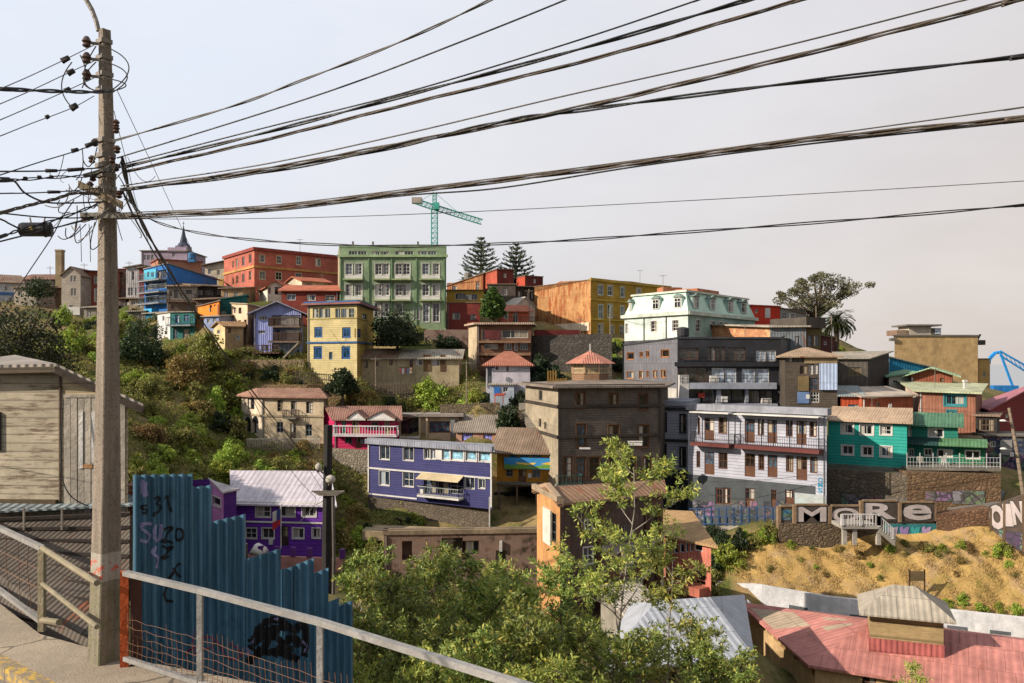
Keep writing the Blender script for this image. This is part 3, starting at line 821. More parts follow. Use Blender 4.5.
# ---- rusty / ochre building
c2 = crop(500, 240, .205)
b = Bld('ochre_block', 'ochre three-storey block with a huge rusted metal side wall', 'apartment block', (590.8, 128), (669, 142), 279.8, 339, M('stucco', 'a07c22', dirt=.6), bl=(534.5, 140), br=(690, 150), ext=5)
b.facemat['L'] = M('corr', 'b98a58', per=.5, rust=.75, rustcol='8a4216', dirt=.9)
b.win('F', c2((478, 218, 503, 268), (525, 222, 550, 272), (587, 228, 608, 280), (665, 235, 687, 262), (480, 315, 503, 385), (525, 313, 548, 380), (587, 322, 607, 385), (478, 408, 503, 465), (540, 415, 555, 460), (585, 418, 605, 465), (640, 325, 660, 380)), mull=(2, 2), fw=.14, surround=(WHITE, .06))
for y in (300, 319.8):
    b.band('F', y, .22, .15, M('stucco', 'b8963c'), 'string_course')
b.band('F', 280.6, .4, .3, M('stucco', 'a58632'), 'cornice')
b.fbox('L', (535, 324, 589.5, 332), .15, 'white_plinth', M('stucco', 'd3c4aa', dirt=.4))
b.roof('gableV', RUSTR, .3, over=.1, th=.1); b.prof['L'] = [(0, -.9), (.48, .35), (1, 0)]
b.done()

# ---- mint mansard building
c3 = crop(610, 270, .205)
MINT = M('stucco', 'c6d2ca', dirt=.45); MINT_SHADE = M('stucco', '93b0a6', dirt=.45)  # one mint paint in two copies, the darker has the front's shade painted in
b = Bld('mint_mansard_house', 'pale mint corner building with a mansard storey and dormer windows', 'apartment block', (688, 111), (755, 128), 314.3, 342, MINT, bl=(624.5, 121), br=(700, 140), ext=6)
b.facemat['F'] = MINT_SHADE
b.win('L', c3((200, 250, 228, 302), (305, 245, 333, 297), (76, 262, 88, 310)), fm=WHITE, mull=(2, 3), surround=(WHITE, .08))
b.win('F', c3((418, 243, 440, 300), (487, 250, 512, 292), (525, 253, 548, 285), (555, 257, 575, 285)), mull=(2, 3), surround=(WHITE, .08))
b.band('FL', 314.6, .45, .4, M('stucco', 'c5cdbf'), 'cornice')
E0 = b.outline(0); E1 = b.outline(-1.0)
zt, z2 = b.zt + .45, ZZ(290.8, 111)
mb = MB()
for i in range(4):
    j = (i + 1) % 4
    mb.poly([(*E0[i], zt), (*E0[j], zt), (*E1[j], z2), (*E1[i], z2)])
mb.poly([(*q, z2) for q in E1])
mb.build('mansard', M('stucco', 'b4cfc0', dirt=.4), b.root)
mb = MB().slab([(*q, z2 + .01) for q in b.outline(-.7)], .25); mb.build('roof_edge', M('stucco', 'c8cdbd'), b.root)
mb = MB()
q = (E1[0] + E1[2]) / 2
mb.cbox((q.x, q.y - 1, z2 + .26), 7, 4, .9, b.root.rotation_euler[2]); mb.cbox((q.x - 4, q.y - 2, z2 + .26), 3, 2, 1.2, .3); mb.build('roof_hut', M('stucco', 'a86a4c'), b.root)
for fc, boxes in (('L', c3((202, 140, 238, 195), (308, 132, 346, 188), (88, 157, 102, 200))), ('F', c3((408, 130, 438, 190), (490, 140, 518, 200), (578, 150, 605, 207), (643, 157, 670, 213)))):
    A, e, L, n = b.em(fc); E, N = Vector((*e, 0)), Vector((*n, 0))
    for bx in boxes:
        u0, u1, za, zb = b.rect(fc, bx, False)
        dm = MB().box(b.pt(fc, u0, za, -1.6), E * (u1 - u0), N * 1.45, (0, 0, zb - za)).build('dormer', MINT_SHADE if fc == 'F' else MINT, b.root)
        mb = MB(); o = b.pt(fc, u0 - .15, zb, -1.6); w = u1 - u0 + .3
        mb.prism([o, o + E * w, o + E * w * .5 + Vector((0, 0, .45))], N * 1.7); mb.build('dormer_roof', M('stucco', '7d8f84'), dm)
        wn = MB(); o = b.pt(fc, u0 + .12, za + .1, -.14); w = u1 - u0 - .24; h = zb - za - .2
        wn.box(o, E * w, N * .03, (0, 0, h)); wn.build('window', G_DARK, dm)
        fr = MB()
        for x, z, ww, hh in ((0, 0, .1, h), (w - .1, 0, .1, h), (.1, 0, w - .2, .1), (.1, h - .1, w - .2, .1), (w / 2 - .04, .1, .08, h - .2), (.1, h * .6, w - .2, .08)):
            fr.box(o + E * x + N * .031 + Vector((0, 0, z)), E * ww, N * (.05 if ww > .09 and hh > .09 else .045), (0, 0, hh))
        fr.build('window_frame', WHITE, dm)
for u in (.33, .68):
    A, e, L, n = b.em('L')
    MB().bar(b.pt('L', L * u, b.zb - 2, .08), b.pt('L', L * u, b.zt - .1, .08), .12).build('downpipe', CONCD, b.root)
b.done()

# ---- red cube house, tin warehouse and sheds on the ridge east of the mint building
b = Bld('vermilion_house', 'small vermilion corrugated house with one white door beside the umbrella tree', 'house', (751, 128), (780, 131), 305.5, 322, M('corr', 'c8371f', per=.3, dirt=.3), D=5, ext=5)
b.fbox('F', (765, 308, 770, 318), .06, 'door', WHITE); b.win('F', [(755, 309, 758, 313)]).roof('flat', M('roofmetal', 'b55a44'), over=.15); b.done()
b = Bld('grey_cabin', 'small grey cabin with white windows attached to the vermilion house', 'house', (780.5, 131), (806, 133), 308, 325, M('stucco', '8f8c88'), D=5, ext=5)
b.win('F', [(782, 312, 787, 319), (789, 313, 796, 320)], mull=(2, 2), fw=.12).roof('shed', RUSTR, h=[0, -.9, -.7, .2], over=.2); b.done()
c4 = crop(740, 260, .205)
b = Bld('tin_warehouse', 'grey corrugated warehouse with an orange brick side and broad tin roof', 'warehouse', (770, 108), (806, 107), 327.5, 352, M('corr', '70777c', per=.35, rust=.4), bl=(703, 118), br=(806.5, 120), ext=3)
b.facemat['L'] = M('brick', 'b5713f', col2='c59a6c', dirt=.8)
b.win('F', c4((205, 370, 225, 410), (268, 372, 292, 420)), fm=GREYM).roof('shed', TINR, h=[0, 0, .6, .8], over=.6, th=.2); b.done()
b = Bld('olive_shack', 'olive and brown boarded shack under the palm', 'house', (806.5, 110), (821, 111), 328, 352, M('plank', '6a5632', dirt=.7), D=6, ext=3)
b.win('F', c4((332, 368, 352, 420), (362, 368, 385, 420)), fm=GREYM, mull=(1, 2)).roof('flat', M('concrete', '4a423a'), over=.4, th=1.4); b.done()
b = Bld('maroon_shack', 'little maroon shack at the foot of the palm', 'house', (821.5, 114), (835, 114), 337, 352, M('corr', '5f3030', per=.3), D=5, ext=3)
b.win('F', [(824, 341, 827, 345)]).roof('shed', RUSTR, h=[.2, -.2, 0, .3], over=.2); b.done()
c6 = crop(770, 290, .1757)
b = Bld('hip_roof_shack', 'patchwork shack with a beige hipped roof and a pale blue tin panel', 'house', (785, 92), (837.5, 91), 356.5, 404, M('plank', '4d4338', dirt=.8), D=8, ext=2)
b.win('F', c6((225, 425, 245, 480), (252, 420, 272, 478), (230, 580, 280, 640)), mull=(3, 3)).win('F', c6((80, 380, 130, 412), (225, 500, 275, 570), (170, 430, 215, 480)), fm=BROWNW)
b.fbox('F', c6((280, 418, 385, 568))[0], .3, 'tin_panel', M('corr', 'a3b3cd', per=.35, dirt=.3)); b.fbox('F', c6((160, 490, 220, 575))[0], .12, 'olive_panel', M('stucco', '766440'))
b.fbox('F', c6((195, 385, 380, 418))[0], .15, 'tan_panel', M('stucco', '8d7a58', dirt=.9)); b.fbox('F', c6((155, 580, 222, 645))[0], .12, 'blue_panel', M('stucco', '6079a0'))
b.roof('hip', M('roofmetal', 'a58d72', rust=.3), .9, over=.5, inset=.45); b.done()
b = Bld('grey_barn', 'grey boarded barn with a dark open side and shallow tin roof', 'barn', (838.5, 98), (868, 97), 359, 390, M('corr', '5a544c', per=.5, dirt=.9), br=(889, 104), D=9, ext=3)
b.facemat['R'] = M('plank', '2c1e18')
b.win('F', c6((450, 440, 520, 490)), fm=M('stucco', '77654a'), pane=glass_mat('3c352b', .1), mull=(3, 2)).roof('shed', TINR, h=[0, 0, .9, .8], over=.4); b.done()
b = Bld('blue_gable_hall', 'petrol blue gabled hall behind the pale green roofs', 'house', (881, 106), (932, 107), 369, 392, M('corr', '0f6a8e', per=.35, dirt=.2), D=8, ext=3)
b.fbox('F', (881.4, 356, 889, 377), .1, 'pale_blue_panel', M('corr', '8fb2d0', per=.3))
b.win('F', [(905, 372, 910, 377)]).roof('shed', TINR, h=[1.75, .1, .1, 1.75], over=.25); b.done()

# ---- dark grey modern flats
DG = M('corr', '6a6a70', per=.4, dirt=.25, rough=.5)
BK = M('stucco', '1c1d22', dirt=.3, rough=.6)
b = Bld('dark_grey_flats', 'modern charcoal flats with ribbed grey side wall and wide glazed terraces', 'apartment block', (677.5, 97), (781, 97), 338.7, 404, BK, bl=(622.5, 109), br=(790, 108), ext=6)
b.facemat['L'] = DG
ORW = M('stucco', '96653c', dirt=.2)
b.win('L', c3((83, 402, 117, 437), (146, 400, 161, 425), (177, 395, 191, 425), (250, 388, 288, 425), (83, 495, 117, 530), (143, 492, 163, 528), (180, 492, 190, 522), (212, 490, 231, 525), (250, 487, 272, 525)), fm=ORW, mull=(1, 1), fw=.1, surround=(ORW, .05))
GL2 = glass_mat('2a2723', .35, '6d6a66'); GL3 = glass_mat('6f7780', .5, 'a9aeb8')
b.win('F', c3((335, 380, 432, 437), (472, 375, 515, 445), (517, 375, 560, 445), (575, 378, 660, 445)), fm=BROWNW, pane=GL2, mull=(2, 1), depth=.29).win('F', c3((712, 392, 760, 445), (762, 392, 810, 445)), pane=GL3)
b.win('F', c3((335, 475, 475, 545), ), fm=BROWNW, pane=GL2, mull=(3, 1), depth=.29).win('F', c3((497, 478, 556, 550), (558, 480, 616, 551), (643, 482, 708, 552), (710, 482, 776, 552)), pane=GL3, mull=(1, 1))
b.win('F', c3((388, 580, 450, 645), (452, 580, 515, 645), (537, 583, 595, 648), (597, 583, 655, 648), (672, 588, 733, 650), (735, 588, 795, 650)), pane=GL2, mull=(2, 1), fm=BLACKM, depth=.29)
LG = M('stucco', '8b8f99', dirt=.3)
b.fbox('F', c3((380, 549, 800, 579))[0], 1.0, 'terrace_slab', LG); b.fbox('F', c3((378, 650, 800, 684))[0], 1.4, 'terrace_slab', LG)
b.fbox('F', c3((328, 512, 377, 640))[0], .9, 'white_pier', M('stucco', 'bcb8b4')); b.fbox('F', c3((515, 560, 537, 650))[0], .5, 'pier', LG); b.fbox('F', c3((655, 560, 670, 650))[0], .5, 'pier', LG)
for y in (445, 548, 648):
    q = c3((335 if y < 600 else 385, y, 800, y))[0]
    u0, Y0 = b.hit('F', q[0]); u1, Y1 = b.hit('F', q[2]); z = ZZ(q[1], Y0)
    rl = MB(); o = 1.0 if y > 500 else .3
    for dz in (.1, .45, .8): rl.bar(b.pt('F', u0, z + dz, o), b.pt('F', u1, z + dz, o), .035)
    for i in range(14): rl.bar(b.pt('F', u0 + (u1 - u0) * i / 13, z, o), b.pt('F', u0 + (u1 - u0) * i / 13, z + .8, o), .04)
    rl.build('railing', BLACKM, b.root)
for bx in c3((484, 515, 522, 548), (538, 615, 566, 645), (735, 625, 778, 655), (820, 590, 830, 600)):
    b.fbox('F', bx, .75, 'terrace_box', WHITE)
b.fbox('F', c3((428, 600, 460, 622))[0], .3, 'red_lamp', M('stucco', 'b23a26'))
b.roof('shed', M('roofmetal', '3a3a3e'), h=[0, 0, .1, -.6], over=.1, th=.2); b.band('F', 366.5, .5, .35, BK, 'slab_edge')
r3 = b.rect('L', (655, 388, 677, 407), False)
b.fbox('L', (648, 387.5, 677, 408), .06, 'white_base', M('stucco', 'b5b0a8')); b.done()
b = Bld('black_annex', 'black boxy annex with terrace boxes between charcoal flats and patchwork shack', 'house', (781.5, 96), (793, 96), 364, 406, M('stucco', '20222c', dirt=.3), D=8, ext=5)
b.win('F', [(783, 369, 792, 377), (784, 388, 791, 399)], fm=BROWNW, mull=(2, 1)).roof('flat', BK, over=.1); b.fbox('F', (776, 397.5, 792, 404), 1.2, 'terrace_wall', M('stucco', 'c2beb8')); b.done()

# ---- beige port building
b = Bld('beige_silo_building', 'huge windowless beige silo building on the horizon', 'industrial building', (894.5, 175), (978, 175), 336.5, 396, M('stucco', 'b09468', dirt=.5), bl=(895, 200), br=(978, 200), ext=10, ctrl=False)
b.roof('flat', CONCD, over=.2, th=.35)
q = P(891, 341, 174.5); MB().box(q, (1.2, 0, 0), (0, 1, 0), (0, 0, .6)).build('gutter_box', CONCD, b.root)
z = b.zt + .36
def top(x0, x1, y0, y1, Y, nm, mt):
    p0, p1 = P(x0, y1, Y), P(x1, y0, Y)
    return MB().box((p0.x, Y, z), (p1.x - p0.x, 0, 0), (0, 5, 0), (0, 0, p1.z - z)).build(nm, mt, b.root)
top(897, 908, 330, 336.5, 178, 'roof_hut', M('brick', '7c5a40')); t = top(909, 931, 326.5, 336.5, 178, 'roof_cabin', M('stucco', 'b5ab9a')); top(931.2, 941, 328, 336.5, 178, 'lift_house', M('stucco', '5d5348'))
q0, q1 = P(906.5, 326, 177), P(942, 326, 177)
MB().box(q0, q1 - q0, (0, 7, 0), (0, 0, .35)).build('cabin_roof', CONCD, b.root)
q0 = P(935, 334, 177.9); MB().box(q0, (1.2, 0, 0), (0, .15, 0), (0, 0, 1.2)).build('cabin_window', GL3, b.root)
q0 = P(979, 345, 176); MB().cbox(q0, 1.6, 2, 1.0).bar(q0 + Vector((-.4, 0, 1)), q0 + Vector((.3, 0, 2.2)), .3).build('hoist', BLACKM, b.root)
b.done()
b = Bld('beige_annex', 'lower beige annex wing beside the silo building', 'industrial building', (978.5, 178), (990, 178), 359, 398, M('stucco', 'a98b55', dirt=.4), bl=(978.6, 196), ext=8, ctrl=False)
b.win('F', [(983, 372, 985.5, 377)]).roof('flat', CONCD, over=.25); b.done()

# ---- blue port crane
CB = M('stucco', '1f83c6', dirt=.3)
r = empty('port_crane', P(1002, 400, 260), 0, 'bright blue harbour crane with a raised lattice arm', 'crane')
Y = 260
MB().cbox(P(1002.5, 392, Y), 7.6, 4, 2.0).build('machine_house', M('stucco', '1a74b8', dirt=.5), r)
mb = MB().bar(P(1012.5, 386, Y), P(1000, 352, Y), .55).bar(P(1012.5, 386, Y + 3), P(1000, 352, Y + 3), .55).bar(P(1000, 352, Y), P(1000, 352, Y + 3), .5); mb.build('tower', CB, r)
mb = MB().tube([P(989, 364, Y + 1.5), P(990, 357, Y + 1.5), P(994, 353, Y + 1.5), P(1001, 352, Y + 1.5)], .45, 8)
mb.bar(P(990, 360, Y + 1), P(997, 352.5, Y + 1), .3); mb.build('counter_arm', CB, r)
mb = MB()
for dz in (0, 4.5):
    mb.bar(P(1000, 351 + dz, Y), P(1044, 376 + dz * 1.5, Y), .45)
for i in range(10):
    t0, t1 = i / 10, (i + 1) / 10
    a0, a1 = P(1000, 351, Y).lerp(P(1044, 376, Y), t0), P(1000, 355.5, Y).lerp(P(1044, 382.75, Y), t1)
    mb.bar(a0, a1, .15)
mb.build('jib', CB, r)
CRANE_B = r

# ---- tower crane behind the green block
CG = M('stucco', '3f9d8c', dirt=.3)
r = empty('tower_crane', P(434.5, 250, 190), 0, 'sea green tower crane standing behind the green block', 'crane')
Y = 190
def lattice(mb, a, b, w, n, t=.13, ax=None):
    a, b = Vector(a), Vector(b)
    d = (b - a).normalized()
    x = Vector((0, 1, 0)) * w
    y = d.cross(Vector((0, 1, 0))).normalized() * w
    cs = [x / 2 + y / 2, x / 2 - y / 2, -x / 2 - y / 2, -x / 2 + y / 2]
    for c in cs: mb.bar(a + c, b + c, t)
    for i in range(n):
        p, q = a.lerp(b, i / n), a.lerp(b, (i + 1) / n)
        for k in range(4):
            mb.bar(p + cs[k], q + cs[(k + 1) % 4], t * .7)
            mb.bar(p + cs[k], p + cs[(k + 1) % 4], t * .7)
mb = MB(); lattice(mb, P(434.5, 268, Y), P(434.5, 208, Y), 1.3, 12, .14); mb.build('mast', CG, r)
mb = MB(); lattice(mb, P(435, 207.5, Y), P(482, 222, Y), 1.1, 12, .12); mb.build('jib', CG, r)
mb = MB(); lattice(mb, P(434, 207.5, Y), P(414, 200.5, Y), 1.1, 5, .12); mb.build('counter_jib', CG, r)
MB().cbox(P(417, 203.5, Y), 2.2, 1.4, 1.3).build('counterweight', M('concrete', 'a0988c'), r)
mb = MB(); lattice(mb, P(434.5, 207.5, Y), P(434.8, 192, Y), .8, 4, .12); mb.build('tower_peak', CG, r)
MB().cbox(P(436.5, 209.5, Y - 1), 1.2, 1.2, 1.5).build('cab', CG, r)
MB().bar(P(434.7, 192.5, Y), P(462, 216, Y), .08).bar(P(434.7, 192.5, Y), P(418, 202, Y), .08).build('tie_rods', CG, r)
# ---- middle slope
cA = crop(340, 330, .1758)
b = Bld('long_low_house', 'long low house with tin roof, half crumbling plaster and half brown boards', 'house', (358.5, 104), (459, 104), 358, 386, M('stucco', 'a89878', dirt=.9), D=7, ext=5)
b.win('F', cA((135, 175, 158, 215), (280, 150, 300, 200), (205, 180, 222, 205)), fm=BROWNW).door('F', cA((395, 155, 415, 215)), BROWNW)
b.win('F', cA((425, 145, 470, 200), (522, 150, 565, 205)), fm=M('stucco', 'c0b8b0'), mull=(2, 2), pane=glass_mat('14161a', .8, 'b4aeb4'))
b.fbox('F', (412, 355.5, 446, 371), .08, 'brown_boards', M('plank', '7d5f40', per=.2)) if False else None
b.fbox('F', cA((475, 140, 518, 235))[0], .06, 'brown_boards', M('plank', '7f6140', per=.2)); b.fbox('F', cA((570, 140, 600, 235))[0], .06, 'brown_boards', M('plank', '6a4e36', per=.2))
b.roof('gableU', TINR, 1.0, over=.5)
q = b.outline(.55); mid = (q[3] + q[0]) / 2
MB().slab([(q[0].x, q[0].y, b.zt - .0), (q[0].x + 5.4, q[0].y, b.zt), (mid.x + 5.4, mid.y, b.zt + 1.17), (mid.x, mid.y, b.zt + 1.17)], .06).build('rusty_roof_sheets', RUSTR, b.root)
b.done()
q0, q1 = P(352, 391, 101.5), P(412, 388, 101.5)
mb = MB().box(P(345, 408, 101.8), P(415, 408, 101.8) - P(345, 408, 101.8), (0, .5, 0), (0, 0, 2.2))
solo('terrace_wall', 'crumbling pale terrace wall below the long low house', 'wall', q0, mb, M('stone', 'a5977c', per=.4))
mb = MB()
for i in range(40):
    p = q0.lerp(q1, i / 39); mb.bar(p - Vector((0, 0, .6)), p + Vector((0, 0, .8 + .12 * math.sin(i * 2.1))), .08)
mb.bar(q0 + Vector((0, 0, .4)), q1 + Vector((0, 0, .4)), .08)
solo('picket_fence', 'uneven wooden fence on the terrace before the long low house', 'fence', q0.lerp(q1, .5), mb, M('plank', '7f7060'))
q0, q1 = P(398, 367, 103.2), P(412, 367, 103.2)
r = empty('laundry_line', q0, 0, 'line of washing hung before the long low house wall', 'laundry')
MB().tube([q0, q0.lerp(q1, .5) - Vector((0, 0, .12)), q1], .02, 4).build('line', BLACKM, r)
for i, cl in enumerate(('b56a6a', 'c9c2bc', '8f5a5a', '6a7f9c', 'c4a48a')):
    p = q0.lerp(q1, .1 + i * .18); MB().box(p + Vector((0, -.02, -.75 - .1 * (i % 2))), (.26, .03, 0), (0, .03, 0), (.02, 0, .68)).build('cloth', M('stucco', cl, dirt=.1), r)
q0, q1 = P(293, 377, 100), P(340, 381, 99)
mb = MB()
for i in range(26):
    p = q0.lerp(q1, i / 25); mb.bar(p - Vector((0, 0, .6)), p + Vector((0, 0, .7)), .07)
for dz in (.0, .6): mb.bar(q0 + Vector((0, 0, dz)), q1 + Vector((0, 0, dz)), .09)
solo('dark_fence', 'dark timber fence below the yellow house', 'fence', q0.lerp(q1, .5), mb, M('plank', '3e372f'))
q0, q1 = P(262, 394, 100.6), P(345, 394, 100.6)
solo('earth_retaining_wall', 'ochre stone retaining wall under the lavender and yellow houses', 'wall', q0.lerp(q1, .5), MB().box(q0 - Vector((0, 0, 1.5)), q1 - q0, (0, .8, 0), (0, 0, 2.6)), M('stone', 'a58a62', per=.4, dirt=.9))

b = Bld('white_cottage', 'small white cottage with a red hipped roof below the brown flats', 'house', (486, 101), (530, 101), 364.5, 386, M('stucco', 'b9b4bc', dirt=.35), D=8, ext=1)
b.win('F', cA((827, 187, 880, 217)), fm=M('stucco', '5d5c9a'), mull=(3, 1), pane=glass_mat('2c2c55', .3, '5d5c9a')).win('F', cA((945, 190, 960, 235), (885, 192, 903, 228)), fm=GREYM).door('F', [(487.5, 366, 492, 384)], GREYM)
b.roof('hip', M('tile', 'a86a54'), 1.5, over=.5, inset=.42); b.done()
b = Bld('blue_white_shed', 'low white and bright blue shed under the white cottage', 'shed', (490, 98.5), (514, 98.5), 385, 396, M('stucco', 'aab4c0'), D=3, ext=2)
b.fbox('F', (494, 387, 500, 395), .08, 'blue_panel', M('stucco', '2a6fb8')); b.win('F', [(503, 387, 508, 392)]).roof('flat', M('roofmetal', 'b0a898'), over=.2); b.done()
q0 = P(497, 397, 95); solo('red_tin_shelter', 'small red tin shelter roof above the steps', 'shelter', q0, MB().slab([P(494, 396, 96), P(504, 396, 96), P(506, 394, 98), P(496, 394, 98)], .1).bar(P(495, 396, 96), P(495, 404, 96), .1).bar(P(503, 396, 96), P(503, 404, 96), .1), M('roofmetal', 'a8402c'))

# rock wall behind the pavilion
q0, q1 = P(528, 392, 112), P(612, 392, 108)
solo('rock_wall', 'dark rocky retaining wall under the ochre block', 'wall', q0.lerp(q1, .5), MB().box(q0 - Vector((0, 0, 2)), q1 - q0, (0, 2, 0), (0, 0, 9.4)), M('stone', '4a443c', per=.5, dirt=.9))
CTRL += [(q0.x, q0.y - 1.5, q0.z), (q1.x, q1.y - 1.5, q1.z)]

# ---- dark wooden house with pavilion
cW = crop(500, 340, .2344)
DW = M('plank', '5f554d', per=.24, dirt=.7, col2='3a3029')
b = Bld('dark_wooden_house', 'tall dark timber house with three storeys and brown windows', 'house', (558, 81), (661, 84), 387.5, 500, DW, bl=(525.5, 93), br=(668, 95), ext=6)
b.facemat['L'] = M('corr', 'a39680', per=.5, dirt=.8)
FB = M('stucco', '5c4028', dirt=.3)
b.win('F', cW((325, 222, 362, 292), (465, 228, 503, 290), (592, 230, 630, 297), (327, 358, 367, 455), (463, 362, 508, 458), (590, 362, 635, 458)), fm=FB, mull=(2, 2), fw=.13, surround=(FB, .1))
b.win('F', cW((272, 497, 310, 590), (325, 499, 365, 590), (380, 499, 425, 590), (465, 499, 500, 590), (540, 499, 580, 590), (610, 499, 645, 590)), fm=FB, mull=(2, 3), fw=.13, surround=(FB, .1))
b.win('L', cW((165, 215, 180, 258), (165, 335, 176, 372), (188, 350, 198, 380)), fm=M('stucco', '5f564a'), mull=(1, 1))
for y in (408, 438.5): b.band('FL', y, .28, .16, M('stucco', '3a312a'), 'string_course')
b.band('FL', 388.2, .35, .3, M('stucco', '4a4037'), 'cornice')
for u in (0, 1):
    A, e, L, n = b.em('F'); MB().box(b.pt('F', .0 if u == 0 else L - .25, b.zb, .003), Vector((*(e * .25), 0)), Vector((*(n * .1), 0)), (0, 0, b.zt - b.zb - .4)).build('corner_board', M('stucco', '40362e'), b.root)
b.balcony('F', 556, 580, 484, .8, M('stucco', '32464a'), M('stucco', '2c5a50'), railh=.9)
b.roof('hip', M('roofmetal', '83766a', rust=.25), .45, over=.75, inset=.4, th=.2)
q = P(586, 449, 80.4); MB().cbox(q + Vector((-.1, 0, 0)), 1.0, .5, .12).build('window_shelf', WHITE, b.root); b.done()
b.root['category'] = 'house'
q = P(629, 445.5, 81.6)
solo('white_tub', 'white tub hung on the dark timber house wall', 'tub', q, MB().box(q, (1.25, 0, 0), (0, .5, 0), (0, 0, .32)).box(q + Vector((-.06, -.05, .33)), (1.37, 0, 0), (0, .6, 0), (0, 0, .06)), WHITE)
# pavilion on its roof terrace
Yp = 89.0
ap, ev, bs = P(590, 351, Yp), P(590, 363.5, Yp), P(590, 382, Yp)
r = empty('roof_pavilion', bs, 0, 'octagonal wooden roof pavilion with a pointed pinkish-red roof', 'pavilion')
MB().lathe(bs, [(1.98, -1.2), (2.0, .9)], 8, .39).build('base_wall', M('plank', '8a6a50', per=.2), r)
MB().lathe(bs, [(2.75, ev.z - bs.z), (1.45, (ev.z + (ap.z - ev.z) * .52) - bs.z), (.08, ap.z - bs.z)], 8, .39).build('roof', M('tile', 'b87a66'), r)
mb = MB(); gl = MB()
for k in range(8):
    a0, a1 = k * math.pi / 4 + .39, (k + 1) * math.pi / 4 + .39
    p0, p1 = bs + Vector((1.95 * math.cos(a0), 1.95 * math.sin(a0), .9)), bs + Vector((1.95 * math.cos(a1), 1.95 * math.sin(a1), .9))
    H = ev.z - bs.z - .9
    mb.bar(p0, p0 + Vector((0, 0, H)), .2)
    for t in (.33, .66): mb.bar(p0.lerp(p1, t), p0.lerp(p1, t) + Vector((0, 0, H)), .07)
    for zz in (.06, H * .5, H * .97): mb.bar(p0 + Vector((0, 0, zz)), p1 + Vector((0, 0, zz)), .08)
    gl.poly([p0 * .5 + p0 * .5, p1, p1 + Vector((0, 0, H)), p0 + Vector((0, 0, H))])
wf = mb.build('window_frame', M('stucco', 'b59a78', dirt=.3), r)
gl.build('pane', glass_mat('3a3428', .3, '8d8064'), wf)
MB().bar(ap, ap + Vector((0, 0, .75)), .12).build('finial', WHITE, r)
q0, q1 = P(548, 382, 88), P(566, 381, 88)
mb = MB()
for i in range(8):
    p = q0.lerp(q1, i / 7); mb.bar(p - Vector((0, 0, .9)), p + Vector((0, 0, 1.15 if i < 4 else .3)), .14)
mb.bar(q0 + Vector((0, 0, .2)), q1 + Vector((0, 0, .2)), .08)
solo('timber_posts', 'row of bare yellow timber posts beside the roof pavilion', 'fence', q0, mb, M('plank', 'a37c3a'))

# ---- white balcony building
cB = crop(640, 380, .2342)
WB = M('plank', 'a6a8b4', per=.3, dirt=.22, col2='97959c')  # bluish grey instead of white: shade over the front put into the colour
b = Bld('white_balcony_building', 'white two-storey building with long iron balconies and brown doors over a grey base', 'apartment block', (688, 85.5), (826.5, 76.5), 409.5, 524, WB, br=(827, 84), bl=(689, 93), ext=4)
DB = M('stucco', '54331f', dirt=.3)
b.win('F', cB((246, 160, 257, 232), (335, 160, 372, 230), (503, 167, 530, 237), (623, 172, 652, 242), (723, 177, 755, 244)), fm=DB, mull=(2, 2), fw=.12)
b.door('F', cB((275, 162, 317, 258), (447, 166, 490, 268), (544, 170, 585, 270), (668, 174, 711, 276)), DB)
b.win('F', cB((241, 303, 257, 373), (335, 310, 374, 380), (505, 318, 531, 385), (623, 322, 655, 393), (726, 328, 758, 398)), fm=DB, mull=(2, 2), fw=.12)
b.door('F', cB((275, 307, 318, 403), (447, 315, 492, 413), (545, 320, 587, 415), (668, 326, 714, 427)), DB)
b.win('F', cB((322, 460, 354, 532), (356, 460, 388, 532)), fm=DB, mull=(2, 2), fw=.15); b.door('F', cB((450, 462, 490, 545), (560, 468, 583, 548), (620, 470, 658, 530)), DB)
IR = M('stucco', '34343a', dirt=.2)
RB = M('stucco', '5c2a26', dirt=.4)
sl = b.balcony('F', 696, 734.5, 442.5, 1.2, RB, IR, railh=.95, th=.32, step=.22, bar=.025)
sl = b.balcony('F', 740, 824, 446.3, 1.2, RB, IR, railh=.95, th=.36, step=.22, bar=.025)
A, e, L, n = b.em('F'); E, N = Vector((*e, 0)), Vector((*n, 0))
mb = MB(); mb.box(b.pt('F', -.1, b.zt - .02, .3), E * (L + .3), N * -1.0, (0, 0, .62)); mb.build('concrete_parapet', M('concrete', '8f919a', dirt=.8), b.root)
for px0, px1 in ((696, 734.5), (740, 824)):
    u0, _ = b.hit('F', px0); u1, _ = b.hit('F', px1)
    MB().box(b.pt('F', u0, b.zt - .22, .304), E * (u1 - u0), N * 1.05, (0, 0, .12)).build('balcony_canopy', WHITE, b.root)
    mb = MB()
    for i in range(4 if px1 > 800 else 2):
        u = u0 + (u1 - u0) * i / (3 if px1 > 800 else 1)
        mb.bar(b.pt('F', min(max(u, u0 + .05), u1 - .05), b.zt - 3.4, 1.15), b.pt('F', min(max(u, u0 + .05), u1 - .05), b.zt - .22, 1.15), .08)
    mb.build('balcony_post', IR, b.root)
DGB = M('stucco', '3e4347', dirt=.4)
za, zb_ = ZZ(470, b.a.y), ZZ(497, b.a.y)
